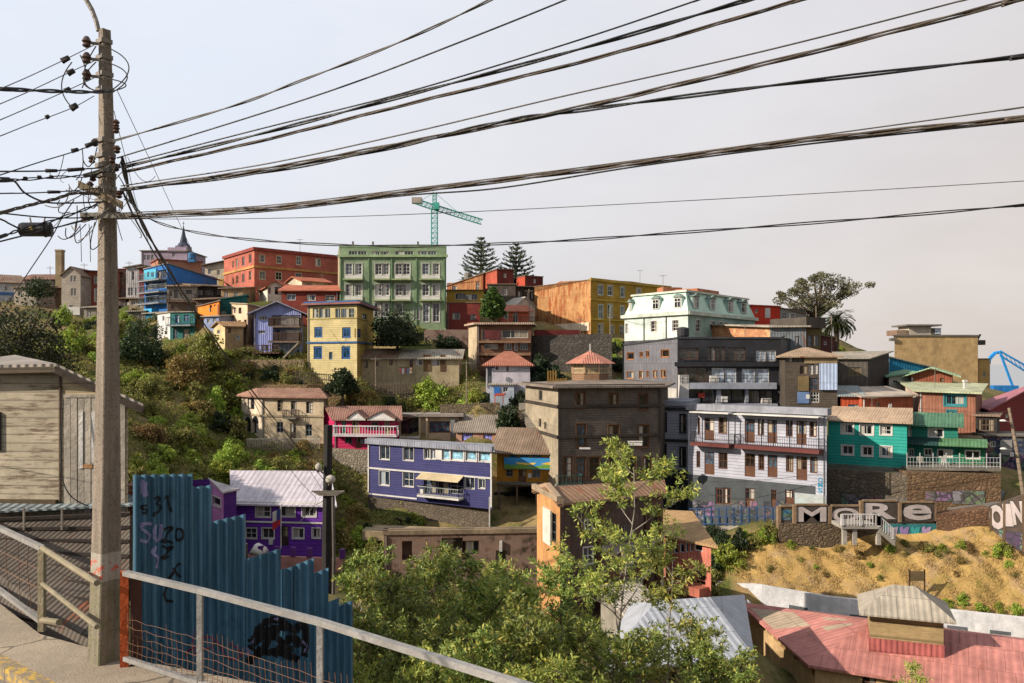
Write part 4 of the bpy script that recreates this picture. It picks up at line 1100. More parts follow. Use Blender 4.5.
# the dark painted band of the lower wall, cut round the openings
bz0, bz1 = b.zb - .5, ZZ(474, 85.5)
dz = MB(); hs = b.holes['F']
us = sorted({0.02, L - 1.0, *[u for r in hs for u in r[:2] if r[2] < bz1]})
zs = sorted({bz0, bz1, *[z for r in hs for z in r[2:4] if bz0 < z < bz1]})
for i in range(len(us) - 1):
    for j in range(len(zs) - 1):
        cu, cz = (us[i] + us[i + 1]) / 2, (zs[j] + zs[j + 1]) / 2
        if us[i + 1] - us[i] > .01 and us[i] >= 0 and us[i + 1] <= L - .99 and not any(r[0] < cu < r[1] and r[2] < cz < r[3] for r in hs):
            dz.box(b.pt('F', us[i], zs[j], .004), E * (us[i + 1] - us[i]), N * .03, (0, 0, zs[j + 1] - zs[j]))
dz.build('grey_base', DGB, b.root)
for x0, x1 in ((692, 714), (731, 746), (750, 757), (763.5, 770), (776, 784.5)):
    r = b.rect('F', (x0, 501, x1, 526), False)
    MB().box(b.pt('F', r[0], r[2], .036), E * (r[1] - r[0]), N * .01, (0, 0, r[3] - r[2])).build('graffiti_patch', M('mural', '2c3036'), b.root)
b.fbox('F', (795, 494, 826.2, 505), .06, 'pale_tiled_base', M('brick', 'a9b4b4', col2='8fa3a6'))
r = b.rect('F', (820, 478, 823, 491), False)
TL = M('stucco', '1f7fa0', dirt=.1)
for i, chx in enumerate('OMS'):
    q = b.pt('F', L - .55, ZZ(480 + i * 5.2, 76.8), .004); put_text(chx, 'graffiti_letter', q, n, .42, .42, TL, b.root, .03, .012)
b.done()
b = Bld('white_narrow_building', 'narrow white boarded building wedged beside the dark timber house', 'house', (659, 90), (688.5, 89), 405.5, 520, M('plank', 'a5a8b2', per=.3, dirt=.2, col2='8d909a'), D=8, ext=3)
b.win('F', cB((88, 140, 113, 220), (170, 146, 196, 226), (84, 275, 112, 350), (170, 287, 196, 370)), fm=BLACKM, mull=(1, 2), fw=.14, surround=(BLACKM, .06))
b.band('F', 410, .3, .2, BLACKM, 'band'); b.band('F', 441.5, .3, .12, BLACKM, 'band')
b.fbox('F', (659.4, 470, 688, 519), .06, 'shade_panel', M('stucco', '1e2126')); b.roof('flat', LG, over=.25, th=.5); b.done()  # near-black panel paints the deep shadow at the wall foot

# ---- turquoise house
cT = crop(820, 380, .1758)
TQ = M('plank', '1e9184', per=.3, dirt=.22, col2='197a70')
b = Bld('turquoise_house', 'turquoise two-storey boarded house with six white windows under a beige tin roof', 'house', (828, 84), (907, 80), 419.5, 464.5, TQ, br=(907.5, 88), ext=.8, ctrl=False)
b.win('F', cT((122, 250, 190, 305), (228, 255, 303, 312), (343, 258, 408, 312), (125, 372, 190, 425), (238, 377, 300, 432), (343, 378, 408, 437)), mull=(2, 1), fw=.12, surround=(WHITE, .09))
b.roof('gableU', M('roofmetal', 'b39a80', rust=.25), 1.0, over=.5)
b.band('F', 466.5, .35, .08, M('stucco', '5d6a60'), 'plinth_band'); b.done()
TQ2 = M('plank', '12705f', per=.3, dirt=.3)
b = Bld('teal_annex', 'dark teal annex with green tin awnings over a railed terrace', 'house', (907.5, 82.5), (958, 80.5), 424.5, 467, TQ2, D=7, ext=.5, ctrl=False)
b.win('F', cT((490, 262, 522, 325), (612, 273, 705, 328)), mull=(2, 1), fw=.12).win('F', cT((492, 388, 538, 437), (590, 388, 640, 432), (665, 393, 757, 443)), mull=(2, 1), fw=.12)
b.roof('gableU', M('roofmetal', '4f7a5e', per=.3), .9, over=.5)
A, e, L, n = b.em('F'); E, N = Vector((*e, 0)), Vector((*n, 0))
z = ZZ(441, 82.5)
def awn(u0, u1, mt):
    p0, p1 = b.pt('F', u0, z + .35, .01), b.pt('F', u1, z + .35, .01)
    MB().slab([p0 + N * 1.3 - Vector((0, 0, .6)), p1 + N * 1.3 - Vector((0, 0, .6)), p1, p0], .08).build('awning', mt, b.root)
awn(.0, L * .62, M('roofmetal', '17403c', per=.3)); awn(L * .62 + .02, L + 2.4, M('roofmetal', '527a54', per=.3))
b.done()
b = Bld('green_lean_to', 'small green lean-to room with one white window at the terrace end', 'house', (958.5, 80.3), (985, 79.5), 445, 466.5, M('plank', '0f6a44', per=.25), D=5, ext=.5, ctrl=False)
b.win('F', cT((822, 398, 915, 452)), mull=(2, 1), fw=.14).win('F', [(987.2, 449, 992, 463)]).roof('shed', M('roofmetal', '7a6a4c', rust=.3), h=[0, 0, .4, .4], over=.4); b.done()
# terrace with railing
t0, t1 = P(907.5, 467.5, 79.0), P(1001, 468.5, 76.5)
r = empty('terrace', t0.lerp(t1, .5), 0, 'railed concrete terrace before the dark teal annex', 'terrace')
MB().box(t0 - Vector((0, 0, .25)), t1 - t0, (0, 6, 0), (0, 0, .25)).build('slab', CONCD, r)
RW = M('stucco', 'a2a4a2', dirt=.3)
mb = MB(); N_ = 28
for i in range(N_ + 1):
    p = t0.lerp(t1, i / N_) + Vector((0, .1, 0)); k = i % 4 == 0
    mb.bar(p, p + Vector((0, 0, 1.35 if k else .95)), .07 if k else .025)
for dz in (.95, .5, .15): mb.bar(t0 + Vector((0, .1, dz)), t1 + Vector((0, .1, dz)), .035)
mb.build('railing', RW, r)
for px, hh, cl in ((921, 1.2, 'a39a8c'), (945, .8, 'c8c4bc'), (973, .9, '8f7a60')):
    q = P(px, 467, 80)
    solo('terrace_chair', {921: 'beige folding chair behind the terrace railing', 945: 'white plastic chair on the railed terrace', 973: 'brown wooden bench chair on the terrace end'}[px], 'chair', q,
         MB().cbox(q + Vector((0, 0, .42)), .5, .5, .06).cbox(q + Vector((0, .24, .48)), .5, .05, .5).bar(q + Vector((-.22, -.2, 0)), q + Vector((-.22, -.2, .42)), .05).bar(q + Vector((.22, -.2, 0)), q + Vector((.22, -.2, .42)), .05).bar(q + Vector((-.22, .22, 0)), q + Vector((-.22, .22, .42)), .05).bar(q + Vector((.22, .22, 0)), q + Vector((.22, .22, .42)), .05), M('stucco', cl))
# stone wall carrying turquoise house and terrace
w0, w1, w2 = P(827.5, 508, 81.5), P(907, 512, 77.8), P(1000, 506, 76.3)
r = empty('stone_retaining_wall', w1, 0, 'high rough stone retaining wall under the turquoise house and terrace', 'wall')
SW = M('stone', '6e6252', per=.45, dirt=.9)
zt1 = ZZ(466, 82.5) - .15
MB().box((w0.x, w0.y, w0.z - 4), (w1.x - w0.x, w1.y - w0.y, 0), (0, 6, 0), (0, 0, zt1 - w0.z + 4)).build('wall_section', SW, r)
MB().box((w1.x + .02, w1.y - .1, w1.z - 4), (w2.x - w1.x, w2.y - w1.y, 0), (0, 5, 0), (0, 0, t0.z - .27 - w1.z + 4)).build('wall_section', M('stone', '7a6045', per=.45, dirt=.9), r)
for x0, y0, x1, y1, Y in ((842, 494, 893, 505, 80.6), (951, 490, 980, 503, 77.2), (925, 491, 948, 500, 77.6)):
    a, c = P(x0, y1, Y), P(x1, y0, Y); t = (x0 - 827.5) / 79.5
    d = (w1 - w0) if x0 < 900 else (w2 - w1); d = Vector((d.x, d.y, 0)).normalized()
    base = (w0 if x0 < 900 else w1); k = (a.x - base.x) / d.x
    o = Vector((base.x, base.y - (.0 if x0 < 900 else .1), 0)) + d * k + Vector((0, -.05, a.z))
    MB().box(o, d * ((c.x - a.x) / d.x), (0, .04, 0), (0, 0, c.z - a.z)).build('graffiti_mural', M('mural', '5a5550'), r)
for p in (w0, w1, w2): CTRL += [(p.x, p.y - 1.2, p.z - .2), (p.x, p.y + 6, zt1 - 1)]
q = P(1000, 470, 92); b = None
# ---- orange houses behind
cO = crop(860, 310, .205)
b = Bld('orange_house', 'tall orange-brown boarded house with teal window frames and pale green roof', 'house', (919, 91), (975.5, 88), 391.5, 436, M('corr', '92604a', per=.3, dirt=.6), bl=(902, 101), br=(982, 97), ext=4)
b.facemat['L'] = M('stucco', 'cdb8a8')
b.win('F', cO((412, 410, 515, 467), (425, 490, 467, 533)), fm=TEALF, mull=(3, 1), fw=.2, surround=(TEALF, .12), pane=glass_mat('10181c', .6))
b.roof('shed', M('roofmetal', 'b3b795', per=.3), h=[.0, -.15, .55, .9], over=.6); b.done()
b = Bld('green_roof_cottage', 'small brown cottage with a pale green gabled roof on top of the orange houses', 'house', (911, 100), (952, 98), 374.5, 392, M('corr', '8a4a32', per=.3, dirt=.5), D=7, ext=3, ctrl=False)
b.fbox('F', (911.3, 377.5, 913, 383), .05, 'vent_panel', WHITE); b.win('F', [(940, 378, 944, 382)], fm=BROWNW).roof('gableV', M('roofmetal', '9db894', per=.3), .75, over=.9)
b.done()
b = Bld('low_white_extension', 'low white roof extension under the pale green gable', 'house', (889, 102), (911, 101.5), 377.5, 392, M('stucco', 'c3c0b0'), D=6, ext=3, ctrl=False)
b.win('F', [(893, 380, 898, 383)]).roof('shed', M('roofmetal', '7fa888'), h=[0, .6, .9, .3], over=.5); b.done()
OR = M('corr', 'a9583a', per=.4, dirt=.6, rust=.3)
b = Bld('low_orange_house', 'low orange house with a long dirty white tin roof above the turquoise one', 'house', (862, 90), (913, 91), 397.5, 414, OR, D=5, ext=5)
b.win('F', [(876, 402, 880, 407)], fm=M('stucco', 'a08468')).roof('shed', M('roofmetal', 'b9ab9c', rust=.2), h=[0, .1, .9, .8], over=.4); b.done()
b = Bld('small_orange_house', 'small orange house with a blue window and grey-blue tin roof', 'house', (841, 91), (861.5, 90.5), 396.5, 414, M('corr', 'a8421f', per=.4, dirt=.5), D=5, ext=5)
b.win('F', [(848, 404.5, 861, 411)], fm=M('stucco', '2d7f96'), pane=glass_mat('1c4a5c', .1)).roof('shed', M('roofmetal', '99a3a3', rust=.15), h=[0, .0, .9, .9], over=.4); b.done()
q = P(954, 447 - 76, 96)
solo('flue_pipe', 'white flue pipe beside a rusty sheet on the pale green roof', 'pipe', P(965, 392, 92), MB().bar(P(965, 394, 92), P(965, 382, 92), .28).bar(P(965, 382, 92), P(965, 380, 92), .4), WHITE)

# ---- red shed and dark mural house at the right edge of the hill
b = Bld('red_shed', 'dark red corrugated shed with a pink gabled roof', 'shed', (990, 92), (1058, 104), 410, 436, M('corr', '7a1e20', per=.3, dirt=.25), bl=(974, 101), br=(1066, 118), ext=6)
b.win('F', [(1005, 414, 1009, 418)]).roof('gableV', M('roofmetal', 'b0707a', per=.3), 1.9, over=.3); b.done()
b = Bld('dark_shop', 'dark shuttered building covered in blue and brown painting below the red shed', 'house', (976, 87), (997, 86), 416, 462, M('stucco', '2c2724'), D=5, ext=3)
b.win('F', [(978, 419, 994, 431)], fm=M('stucco', '6a5644'), mull=(4, 2)).roof('flat', RUSTR, over=.3)
b.done()
b = Bld('blue_mural_house', 'low house painted with a dark blue mural beside the leaning pole', 'house', (985, 85), (1045, 84), 436, 462, M('mural', '1c2a4a'), D=5, ext=3)
b.fbox('F', (1000, 440, 1012, 455), .05, 'door', M('stucco', '8d8a88')); b.win('F', [(990, 441, 996, 447)]).roof('flat', CONCD, over=.2); b.done()

# ---- beige arched house
cE = crop(200, 360, .2342)
b = Bld('beige_arched_house', 'weathered beige two-storey house with arched doorway and rusty roof', 'house', (261.5, 94.5), (323.5, 93), 396.5, 437, M('stucco', 'b9a78a', dirt=.7), bl=(241.5, 98), br=(328, 99.5), ext=3)
b.facemat['L'] = M('stucco', 'd0bfa8', dirt=.5)  # paler copy of the wall, sunlight on the gable painted in
b.win('L', cE((203, 158, 232, 210)), fm=BROWNW).win('L', cE((193, 262, 217, 315), (224, 262, 250, 315)), fm=M('stucco', '8a7a6a'), mull=(1, 1), depth=.29)
A, e, L, n = b.em('L')
for bx in cE((193, 250, 217, 264), (224, 250, 250, 264)):
    r_ = b.rect('L', bx, False); u = (r_[0] + r_[1]) / 2; rr = (r_[1] - r_[0]) / 2
    MB().prism([b.pt('L', u + rr * math.cos(t * math.pi / 10), r_[2] + .9 * rr * math.sin(t * math.pi / 10), .02) for t in range(11)], -Vector((*n, 0)) * .01).build('arch_head', glass_mat('0b0e11', .0), b.root)
FR_ = M('stucco', '6b5d50')
b.win('F', cE((330, 170, 355, 220), (453, 178, 482, 228)), fm=FR_, mull=(2, 3)).door('F', cE((388, 175, 413, 240)), FR_)
b.win('F', cE((327, 265, 355, 310), (450, 275, 478, 325)), fm=M('stucco', '7a828c'), mull=(2, 2)).door('F', cE((385, 270, 410, 340)), FR_)
b.balcony('F', 286, 299, 417, .8, CONCD, BLACKM, railh=.8, step=.2)
b.band('FL', 416.5, .2, .1, M('stucco', '9b8a70'), 'string_course')
b.roof('hip', M('roofmetal', '94705e', rust=.35), .75, over=.45, inset=.12)
b.done()
q0, q1 = P(246, 447, 92.6), P(320, 447, 91.6)
r = empty('garden_wall', q0.lerp(q1, .5), 0, 'low terrace wall with a worn white balustrade before the beige arched house', 'wall')
MB().box(q0 - Vector((0, 0, 1.6)), q1 - q0, (0, .5, 0), (0, 0, 1.7)).build('wall_base', M('stone', '9d907a', per=.35), r)
mb = MB()
for i in range(44):
    p = q0.lerp(q1, (i + .5) / 44) + Vector((0, .2, .1)); mb.bar(p, p + Vector((0, 0, .75)), .09)
mb.bar(q0 + Vector((0, .2, .85)), q1 + Vector((0, .2, .85)), .14); mb.build('balustrade', M('stucco', 'b0a594', dirt=.7), r)

# ---- magenta house
MG = M('plank', 'b3124e', per=.3, dirt=.2)
b = Bld('magenta_house', 'magenta house with white balcony railing and two white gables', 'house', (334, 92.2), (399, 91.4), 418, 449, MG, bl=(322, 94.5), br=(398, 96.5), ext=.8)
cM = crop(340, 395, .1758)
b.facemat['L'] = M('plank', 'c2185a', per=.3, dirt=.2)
b.door('F', [(341.5, 420, 346, 434)], M('stucco', '2f6a58')); b.door('F', [(352, 420, 359, 434), (384.5, 421, 389.5, 434)], M('stucco', 'a89468'))
b.win('F', [(371, 422, 378, 429), (345, 436, 352, 443.5)], fm=GREYM).door('F', [(356, 436, 361.5, 448.5)], DOORB)
b.balcony('F', 334.5, 399, 434.2, 1.1, M('stucco', 'c8bcc0'), M('stucco', 'd5d0d0', dirt=.1), railh=.95, step=.3, bar=.06)
rf = b.roof('gableU', M('roofmetal', '8f6a5c', rust=.4), 1.1, over=.35)
A, e, L, n = b.em('F'); E, N = Vector((*e, 0)), Vector((*n, 0))
for x0, x1 in ((350.5, 367), (371, 396)):
    u0, _ = b.hit('F', x0); u1, _ = b.hit('F', x1)
    g0, g1 = b.pt('F', u0, b.zt + .02, 1.0), b.pt('F', u1, b.zt + .02, 1.0)
    gm = g0.lerp(g1, .5) + Vector((0, 0, .75))
    gb = MB().prism([g0, g1, gm], -N * .1).build('gable_front', M('stucco', 'd8d4cf', dirt=.15), b.root)
    MB().slab([g0 + N * .15 - E * .2, gm + N * .15 + Vector((0, 0, .03)), gm - N * 3 + Vector((0, 0, .03)), g0 - N * 3 - E * .2], .08).slab([gm + N * .15 + Vector((0, 0, .03)), g1 + N * .15 + E * .2, g1 - N * 3 + E * .2, gm - N * 3 + Vector((0, 0, .03))], .08).build('gable_roof', M('roofmetal', '8f6a5c', rust=.4), gb)
    MB().box(g0 - E * .1 - Vector((0, 0, .18)), E * ((g1 - g0).length + .2), N * -.12, (0, 0, .17)).build('gable_beam', WHITE, gb)
b.done()
q0, q1 = P(331, 481, 91.6), P(380, 484, 90.8)
solo('rubble_wall', 'pale rubble stone wall under the magenta house', 'wall', q0.lerp(q1, .5), MB().box(q0 - Vector((0, 0, 3)), q1 - q0, (0, 3, 0), (0, 0, 6.5)), M('stone', 'a09480', per=.35, dirt=.5))
CTRL += [(q0.x, q0.y - 1, q0.z - .3), (q1.x, q1.y - 1, q1.z - .3)]

# ---- open timber balcony house, pink cottage
b = Bld('open_gallery_house', 'pale house with two deep timber galleries beside the magenta house', 'house', (399.5, 96), (459, 96), 416.5, 446, M('stucco', 'b5a184', dirt=.6), br=(458, 99), bl=(400, 99), ext=3)
b.win('F', cM((345, 130, 450, 235), ), fm=BROWNW, mull=(3, 2), depth=.29, fw=.12).win('F', cM((508, 150, 625, 215)), fm=M('stucco', '5c2c20'), mull=(4, 2), depth=.29, fw=.1)
b.fbox('F', cM((505, 215, 630, 258))[0], .5, 'gallery_parapet', M('stucco', 'b49f82', dirt=.8)); b.fbox('F', cM((335, 232, 455, 245))[0], .6, 'gallery_sill', WHITE)
for x in (333, 450, 490): b.fbox('F', cM((x, 125, x + 10, 240))[0], .35, 'post', M('stucco', 'c9b894'))
b.fbox('F', cM((630, 140, 655, 260))[0], .3, 'grey_pier', GREYM)
b.roof('flat', M('concrete', '9a9088'), over=.5, th=.3); b.done()
b = Bld('pink_cottage', 'dusty pink cottage with a grey tiled roof and blue curtains', 'house', (456, 95), (497, 94), 430, 452, M('stucco', 'ad8672', dirt=.5), br=(497, 98), bl=(457, 98.6), ext=3)
b.win('F', cM((693, 215, 757, 265), (815, 220, 865, 270)), fm=M('stucco', '8a5a48'), mull=(2, 1), pane=glass_mat('5f649a', .9, '7f86c0')); b.facemat['R'] = M('stucco', 'a88c6c')
b.roof('gableU', M('tile', '8a8074'), 1.5, over=.3)
A, e, L, n = b.em('R')
for fc in 'LR':
    A, e, L, n = b.em(fc); N = Vector((*n, 0))
    MB().prism([b.pt(fc, -.5, b.zt - .2, .31), b.pt(fc, L / 2, b.zt + 1.75, .31), b.pt(fc, L / 2, b.zt + 2.1, .31), b.pt(fc, -.5, b.zt + .3, .31)], -N * .25).build('gable_coping', M('concrete', '77685a'), b.root)
b.done()

# ---- violet house
cV = crop(340, 380, .2635)
VI = M('plank', '2c2d60', per=.25, dirt=.22, col2='2b2a66')
b = Bld('violet_house', 'long indigo violet two-storey house with white window frames', 'house', (368.5, 88), (492, 80), 443.5, 494, VI, br=(491.5, 83.5), bl=(369.5, 90.4), ext=.2, ctrl=False)
b.win('F', cV((152, 250, 189, 302), (241, 254, 280, 306), (320, 260, 341, 300), (344, 262, 363, 300)), mull=(2, 1), fw=.09, surround=(WHITE, .05), pane=glass_mat('1a2028', .5, 'a3a8b5'))
b.win('F', cV((388, 263, 416, 304), (421, 264, 469, 305), (477, 267, 519, 307), (528, 270, 571, 310)), mull=(1, 1), fw=.12, surround=(WHITE, .08), pane=glass_mat('5c7c8a', .5, '7f9aa6'))
b.fbox('F', cV((364, 262, 386, 302))[0], .06, 'white_panel', WHITE)
b.win('F', cV((150, 346, 188, 400), (240, 350, 280, 405), (473, 369, 511, 412), (527, 376, 551, 412)), mull=(2, 1), fw=.09, surround=(WHITE, .05), pane=glass_mat('1a2028', .6, '9aa4a8'))
b.win('F', cV((318, 372, 364, 430), (366, 372, 412, 434), (414, 374, 466, 434)), mull=(2, 1), fm=M('stucco', '8d8d96'), depth=.29)
b.balcony('F', 422.5, 464, 495.6, .9, WHITE, M('stucco', '9aa09a'), railh=.85, step=.3)
A, e, L, n = b.em('F'); E, N = Vector((*e, 0)), Vector((*n, 0))
u0, _ = b.hit('F', 422.5); u1, _ = b.hit('F', 464.5); z = ZZ(472.5, 84)
MB().slab([b.pt('F', u0, z - .55, 1.1), b.pt('F', u1, z - .55, 1.1), b.pt('F', u1, z, .02), b.pt('F', u0, z, .02)], .05).build('awning', M('stucco', 'b5a483', dirt=.3), b.root)
zf = ZZ(468.5, 88)
MB().box(b.pt('F', -.02, zf, .003), E * (L + .04), N * .1, (0, 0, .16)).build('white_band', WHITE, b.root)
MB().box(b.pt('F', -.02, b.zb - .02, .003), E * (L * .42), N * .1, (0, 0, .14)).build('white_band', WHITE, b.root)
for u in (-.02, L - .12): MB().box(b.pt('F', u, b.zb, .003), E * .14, N * .1, (0, 0, b.zt - b.zb)).build('corner_trim', WHITE, b.root)
MB().box(b.pt('F', -.2, b.zt, .35), E * (L + .4), N * -.4, (0, 0, .5)).build('roof_fascia', M('corr', '8d909c', per=.3), b.root)
b.roof('shed', M('roofmetal', '8d8f96'), h=[0, 0, .25, .25], over=.25); b.done()
q0, q1 = P(368, 532, 88.1), P(490, 536, 81.0)
zt = b.zb
solo('stone_foundation_wall', 'rough dark stone wall holding up the violet house', 'wall', q0.lerp(q1, .5), MB().box(Vector((q0.x, q0.y, zt - 7.5)), Vector((q1.x - q0.x, q1.y - q0.y, 0)), (0, 3, 0), (0, 0, 7.3)), M('stone', '6d6151', per=.3, dirt=.8))
CTRL += [(q0.x + 1, q0.y + 9, zt), (q1.x, q1.y + 8, zt + 1), (q0.x, q0.y - 1, ZZ(530, 87)), (q1.x, q1.y - 1, ZZ(533, 80)), (0.5 * (q0.x + q1.x), 83, ZZ(533, 83))]
q = P(489.5, 520, 79.2); solo('drain_pipe', 'thin white drain pipe down the stone wall corner under the violet house', 'pipe', q, MB().bar(P(489.5, 536, 79.2), P(489.5, 497, 79.2), .12), WHITE)

# ---- mural house
cU = crop(500, 340, .2344)
YL = M('stucco', 'b27d1e', dirt=.5)
b = Bld('mural_house', 'ochre yellow house with a blue landscape mural across its upper floor', 'house', (497, 85), (556.5, 84), 450.5, 483, YL, br=(554, 91), ext=.3, ctrl=False)
b.win('F', cU((25, 552, 55, 583), (137, 555, 172, 588)), fm=GREYM).door('F', cU((78, 552, 112, 608)), BROWNW)
b.win('F', cU((40, 478, 75, 500), (85, 478, 125, 500), (135, 480, 175, 500)), fm=M('stucco', '2c6f80'), pane=glass_mat('14303c', .1))
mu = b.fbox('F', (505, 457.5, 556.4, 468.5), .45, 'mural_panel', M('stucco', '2f80b8', dirt=.1))
A, e, L, n = b.em('F'); E, N = Vector((*e, 0)), Vector((*n, 0))
def mp(x, y): u, Y = b.hit('F', x); return b.pt('F', u, ZZ(y, Y), .455)
MB().poly([mp(505.3, 468.2), mp(556, 468.2), mp(556, 465), mp(545, 464), mp(535, 466), mp(522, 463.5), mp(512, 464.5), mp(505.3, 463)]).build('painted_shore', M('stucco', '5f8a3a', dirt=.1), mu)
MB().poly([mp(519, 464), mp(534, 464.5), mp(537, 462), mp(528, 462.6), mp(516, 461.6)]).poly([mp(541, 463.5), mp(551, 464.5), mp(554, 461), mp(547, 462)]).build('painted_boat', M('stucco', 'd5b44a', dirt=.1), mu)
b.roof('gableU', M('roofmetal', '83705e', rust=.4, rustcol='70452c'), 1.9, over=.6, th=.12)
b.fbox('F', (498, 482, 556, 484), .8, 'deck_edge', CONCD)
b.done()
mb = MB()
for px in (499, 517, 536, 554):
    mb.bar(P(px, 484, 84.2), P(px, 512, 84.2), .2)
mb.bar(P(498, 486, 84.2), P(555, 486, 84.2), .16); solo('stilts', 'timber stilts holding the ochre mural house above a dark gap', 'stilts', P(526, 484, 84.2), mb, M('plank', '6a5a48'))
q0, q1 = P(494, 530, 87), P(560, 530, 87)
solo('green_bank_wall', 'dark mossy stone wall in the gap below the mural house', 'wall', q0.lerp(q1, .5), MB().box(q0 - Vector((0, 0, 2)), q1 - q0, (0, 2, 0), (0, 0, 5.8)), M('stone', '2c3020', per=.5))
# steps by the dark house
mb = MB()
for i in range(16):
    p = P(537, 431, 88).lerp(P(525, 404, 96), i / 15); mb.cbox(p - Vector((0, 0, .6)), 1.4, .8, .7)
solo('stair', 'worn concrete stair climbing beside the dark timber house', 'stairs', P(532, 420, 92), mb, CONC)

# ---- purple house
cP = crop(190, 440, .205)
PU = M('plank', '5a2090', per=.3, dirt=.2)
b = Bld('purple_house', 'deep purple house with white ribbed tin roof and white window frames', 'house', (236, 76), (331, 75), 502.5, 550, PU, bl=(233.5, 86), br=(320, 86), ext=3, ctrl=False)
b.win('F', cP((322, 322, 392, 376), (440, 320, 512, 374), (548, 322, 615, 374), (270, 430, 325, 480), (352, 430, 410, 480), (501, 430, 555, 480), (597, 430, 636, 478)), mull=(2, 1), fw=.08, surround=(WHITE, .07), pane=glass_mat('1c1c22', .75, '9a958c'))
b.door('F', cP((439, 420, 481, 516)), M('stucco', '31201c')); r_ = b.rect('F', cP((439, 420, 481, 516))[0])
b.band('F', 522, .14, .06, WHITE, 'white_band'); b.band('F', 503.2, .22, .2, WHITE, 'fascia')
b.roof('gableU', M('roofmetal', 'b9b2ba', per=.5, dirt=.25), 2.1, over=.45); b.done()
b = Bld('purple_wing', 'small purple wing with a pink gable wall beside the purple house', 'house', (223.5, 72), (236.5, 73.5), 493, 540, M('plank', '4b1273', per=.3, dirt=.2), bl=(210, 75), D=6, ext=3)
b.facemat['L'] = M('stucco', 'c884c6', dirt=.2)
b.win('L', cP((110, 280, 150, 322)), mull=(1, 1), fw=.12, surround=(WHITE, .1)).roof('shed', M('roofmetal', 'b5adb0', per=.4), h=[0, 0, .5, .8], over=.2); b.done()
q0, q1 = P(244, 556, 70.5), P(342, 560, 70)
r = empty('low_purple_wall', q0.lerp(q1, .5), 0, 'low wall with purple posts along the purple house yard', 'wall')
MB().box(q0 - Vector((0, 0, 1.5)), q1 - q0, (0, .3, 0), (0, 0, 1.6)).build('wall_base', M('stucco', 'a4746c', dirt=.4), r)
mb = MB()
for i in range(7):
    p = q0.lerp(q1, i / 6); MB().cbox(p + Vector((0, .15, .1)), .4, .4, .75).build('post', M('stucco', '5a2474'), r)
q = P(259, 550, 70.9)
mb = MB().lathe(q - Vector((0, 0, .4)), [(.5, 0), (.72, .25), (.6, .6), (.28, .85), (.1, .95)], 9)
for v in mb.v: v.x += .12 * math.sin(v.z * 9 + v.y * 5); v.y += .1 * math.cos(v.z * 7 + v.x * 6)
solo('rubble_sack', 'bulging white sack behind the low purple posts', 'sack', q, mb, M('stucco', 'c5c2bc', dirt=.3), smooth=True)
r = empty('flagpole', P(281, 545, 73.6), 0, 'white flagpole with a limp red, white and blue flag by the purple house', 'flag')
MB().tube([P(281, 548, 73.6), P(281, 504, 73.6)], .04, 6).build('pole', WHITE, r)
f0 = P(280.6, 507, 73.6)
def cloth(z0, z1, x0, x1, mt, nm):
    mb = MB(); n_ = 6
    for i in range(n_):
        xa, xb = x0 + (x1 - x0) * i / n_, x0 + (x1 - x0) * (i + 1) / n_
        wv = lambda x: .12 * math.sin(x * 9)
        mb.poly([f0 + Vector((xa, wv(xa), z0 + xa * .8)), f0 + Vector((xb, wv(xb), z0 + xb * .8)), f0 + Vector((xb, wv(xb), z1 + xb * .5)), f0 + Vector((xa, wv(xa), z1 + xa * .5))])
    mb.build(nm, mt, r)
cloth(-1.0, -.1, -.7, -.35, M('stucco', 'c9c5c0', dirt=.1), 'white_stripe'); cloth(-1.0, -.1, -.35, 0, M('stucco', '27356e', dirt=.1), 'blue_canton'); cloth(-1.5, -1.0, -.7, 0, M('stucco', 'a8202a', dirt=.1), 'red_stripe')

# ---- lower middle: brick ruin, orange gabled ruin, pink house
b = Bld('brick_ruin', 'roofless brick ruin with dark openings under the violet house', 'ruin', (384, 71), (542, 72), 535, 590, M('brick', '6e4029', dirt=1.0, col2='33271c'), D=.9, ext=4)
b.hole('F', [(440, 541, 446, 580), (462, 541, 470, 560), (402, 541, 412, 560), (452, 541, 456, 570)])
cR = crop(430, 480, .1464)
b.win('F', cR((240, 415, 335, 510), (80, 395, 225, 470), (450, 480, 525, 610)), fm=M('plank', '6b6358'), mull=(1, 1), depth=.28)
b.fbox('F', cR((475, 415, 492, 485))[0], .2, 'white_pipe', WHITE); b.parapet(M('concrete', '8d7a62', dirt=.9), h=.35, w=.4, out=.1, name='coping')
b.wall2 = None; b.done()
q0, q1 = P(362, 531, 76), P(452, 534, 76)
solo('ledge', 'pale crumbling ledge along the foot of the dark stone wall', 'ledge', q0.lerp(q1, .5), MB().box(q0 - Vector((0, 0, .8)), q1 - q0, (0, 3, 0), (0, 0, .8)), M('concrete', 'a08d6e', dirt=.9))
cS = crop(530, 480, .2195)
OB = M('brick', 'b06a38', dirt=.8, col2='c9b08a')
b = Bld('gabled_ruin', 'tall crumbling gabled house with an orange plaster end and rusty roof', 'ruin', (560, 54), (663, 58), 504, 625, M('corr', '54423a', per=.5, dirt=.8, rust=.35), bl=(537, 59), br=(658, 61.5), ext=5)
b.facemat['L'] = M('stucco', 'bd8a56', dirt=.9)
b.win('F', cS((240, 300, 295, 390), (245, 175, 290, 230)), mull=(2, 2), fw=.14).win('F', cS((360, 210, 470, 280), (590, 330, 612, 390)), fm=GREYM, mull=(3, 1))
b.fbox('F', cS((300, 290, 520, 330))[0], .1, 'pale_panel', M('corr', '8f8a86', per=.4)); b.fbox('F', cS((350, 440, 510, 590))[0], .12, 'pale_panel', M('corr', 'a8a6a4', per=.4)); b.fbox('F', cS((582, 450, 618, 555))[0], .12, 'white_panel', M('stucco', 'b8b2a6'))
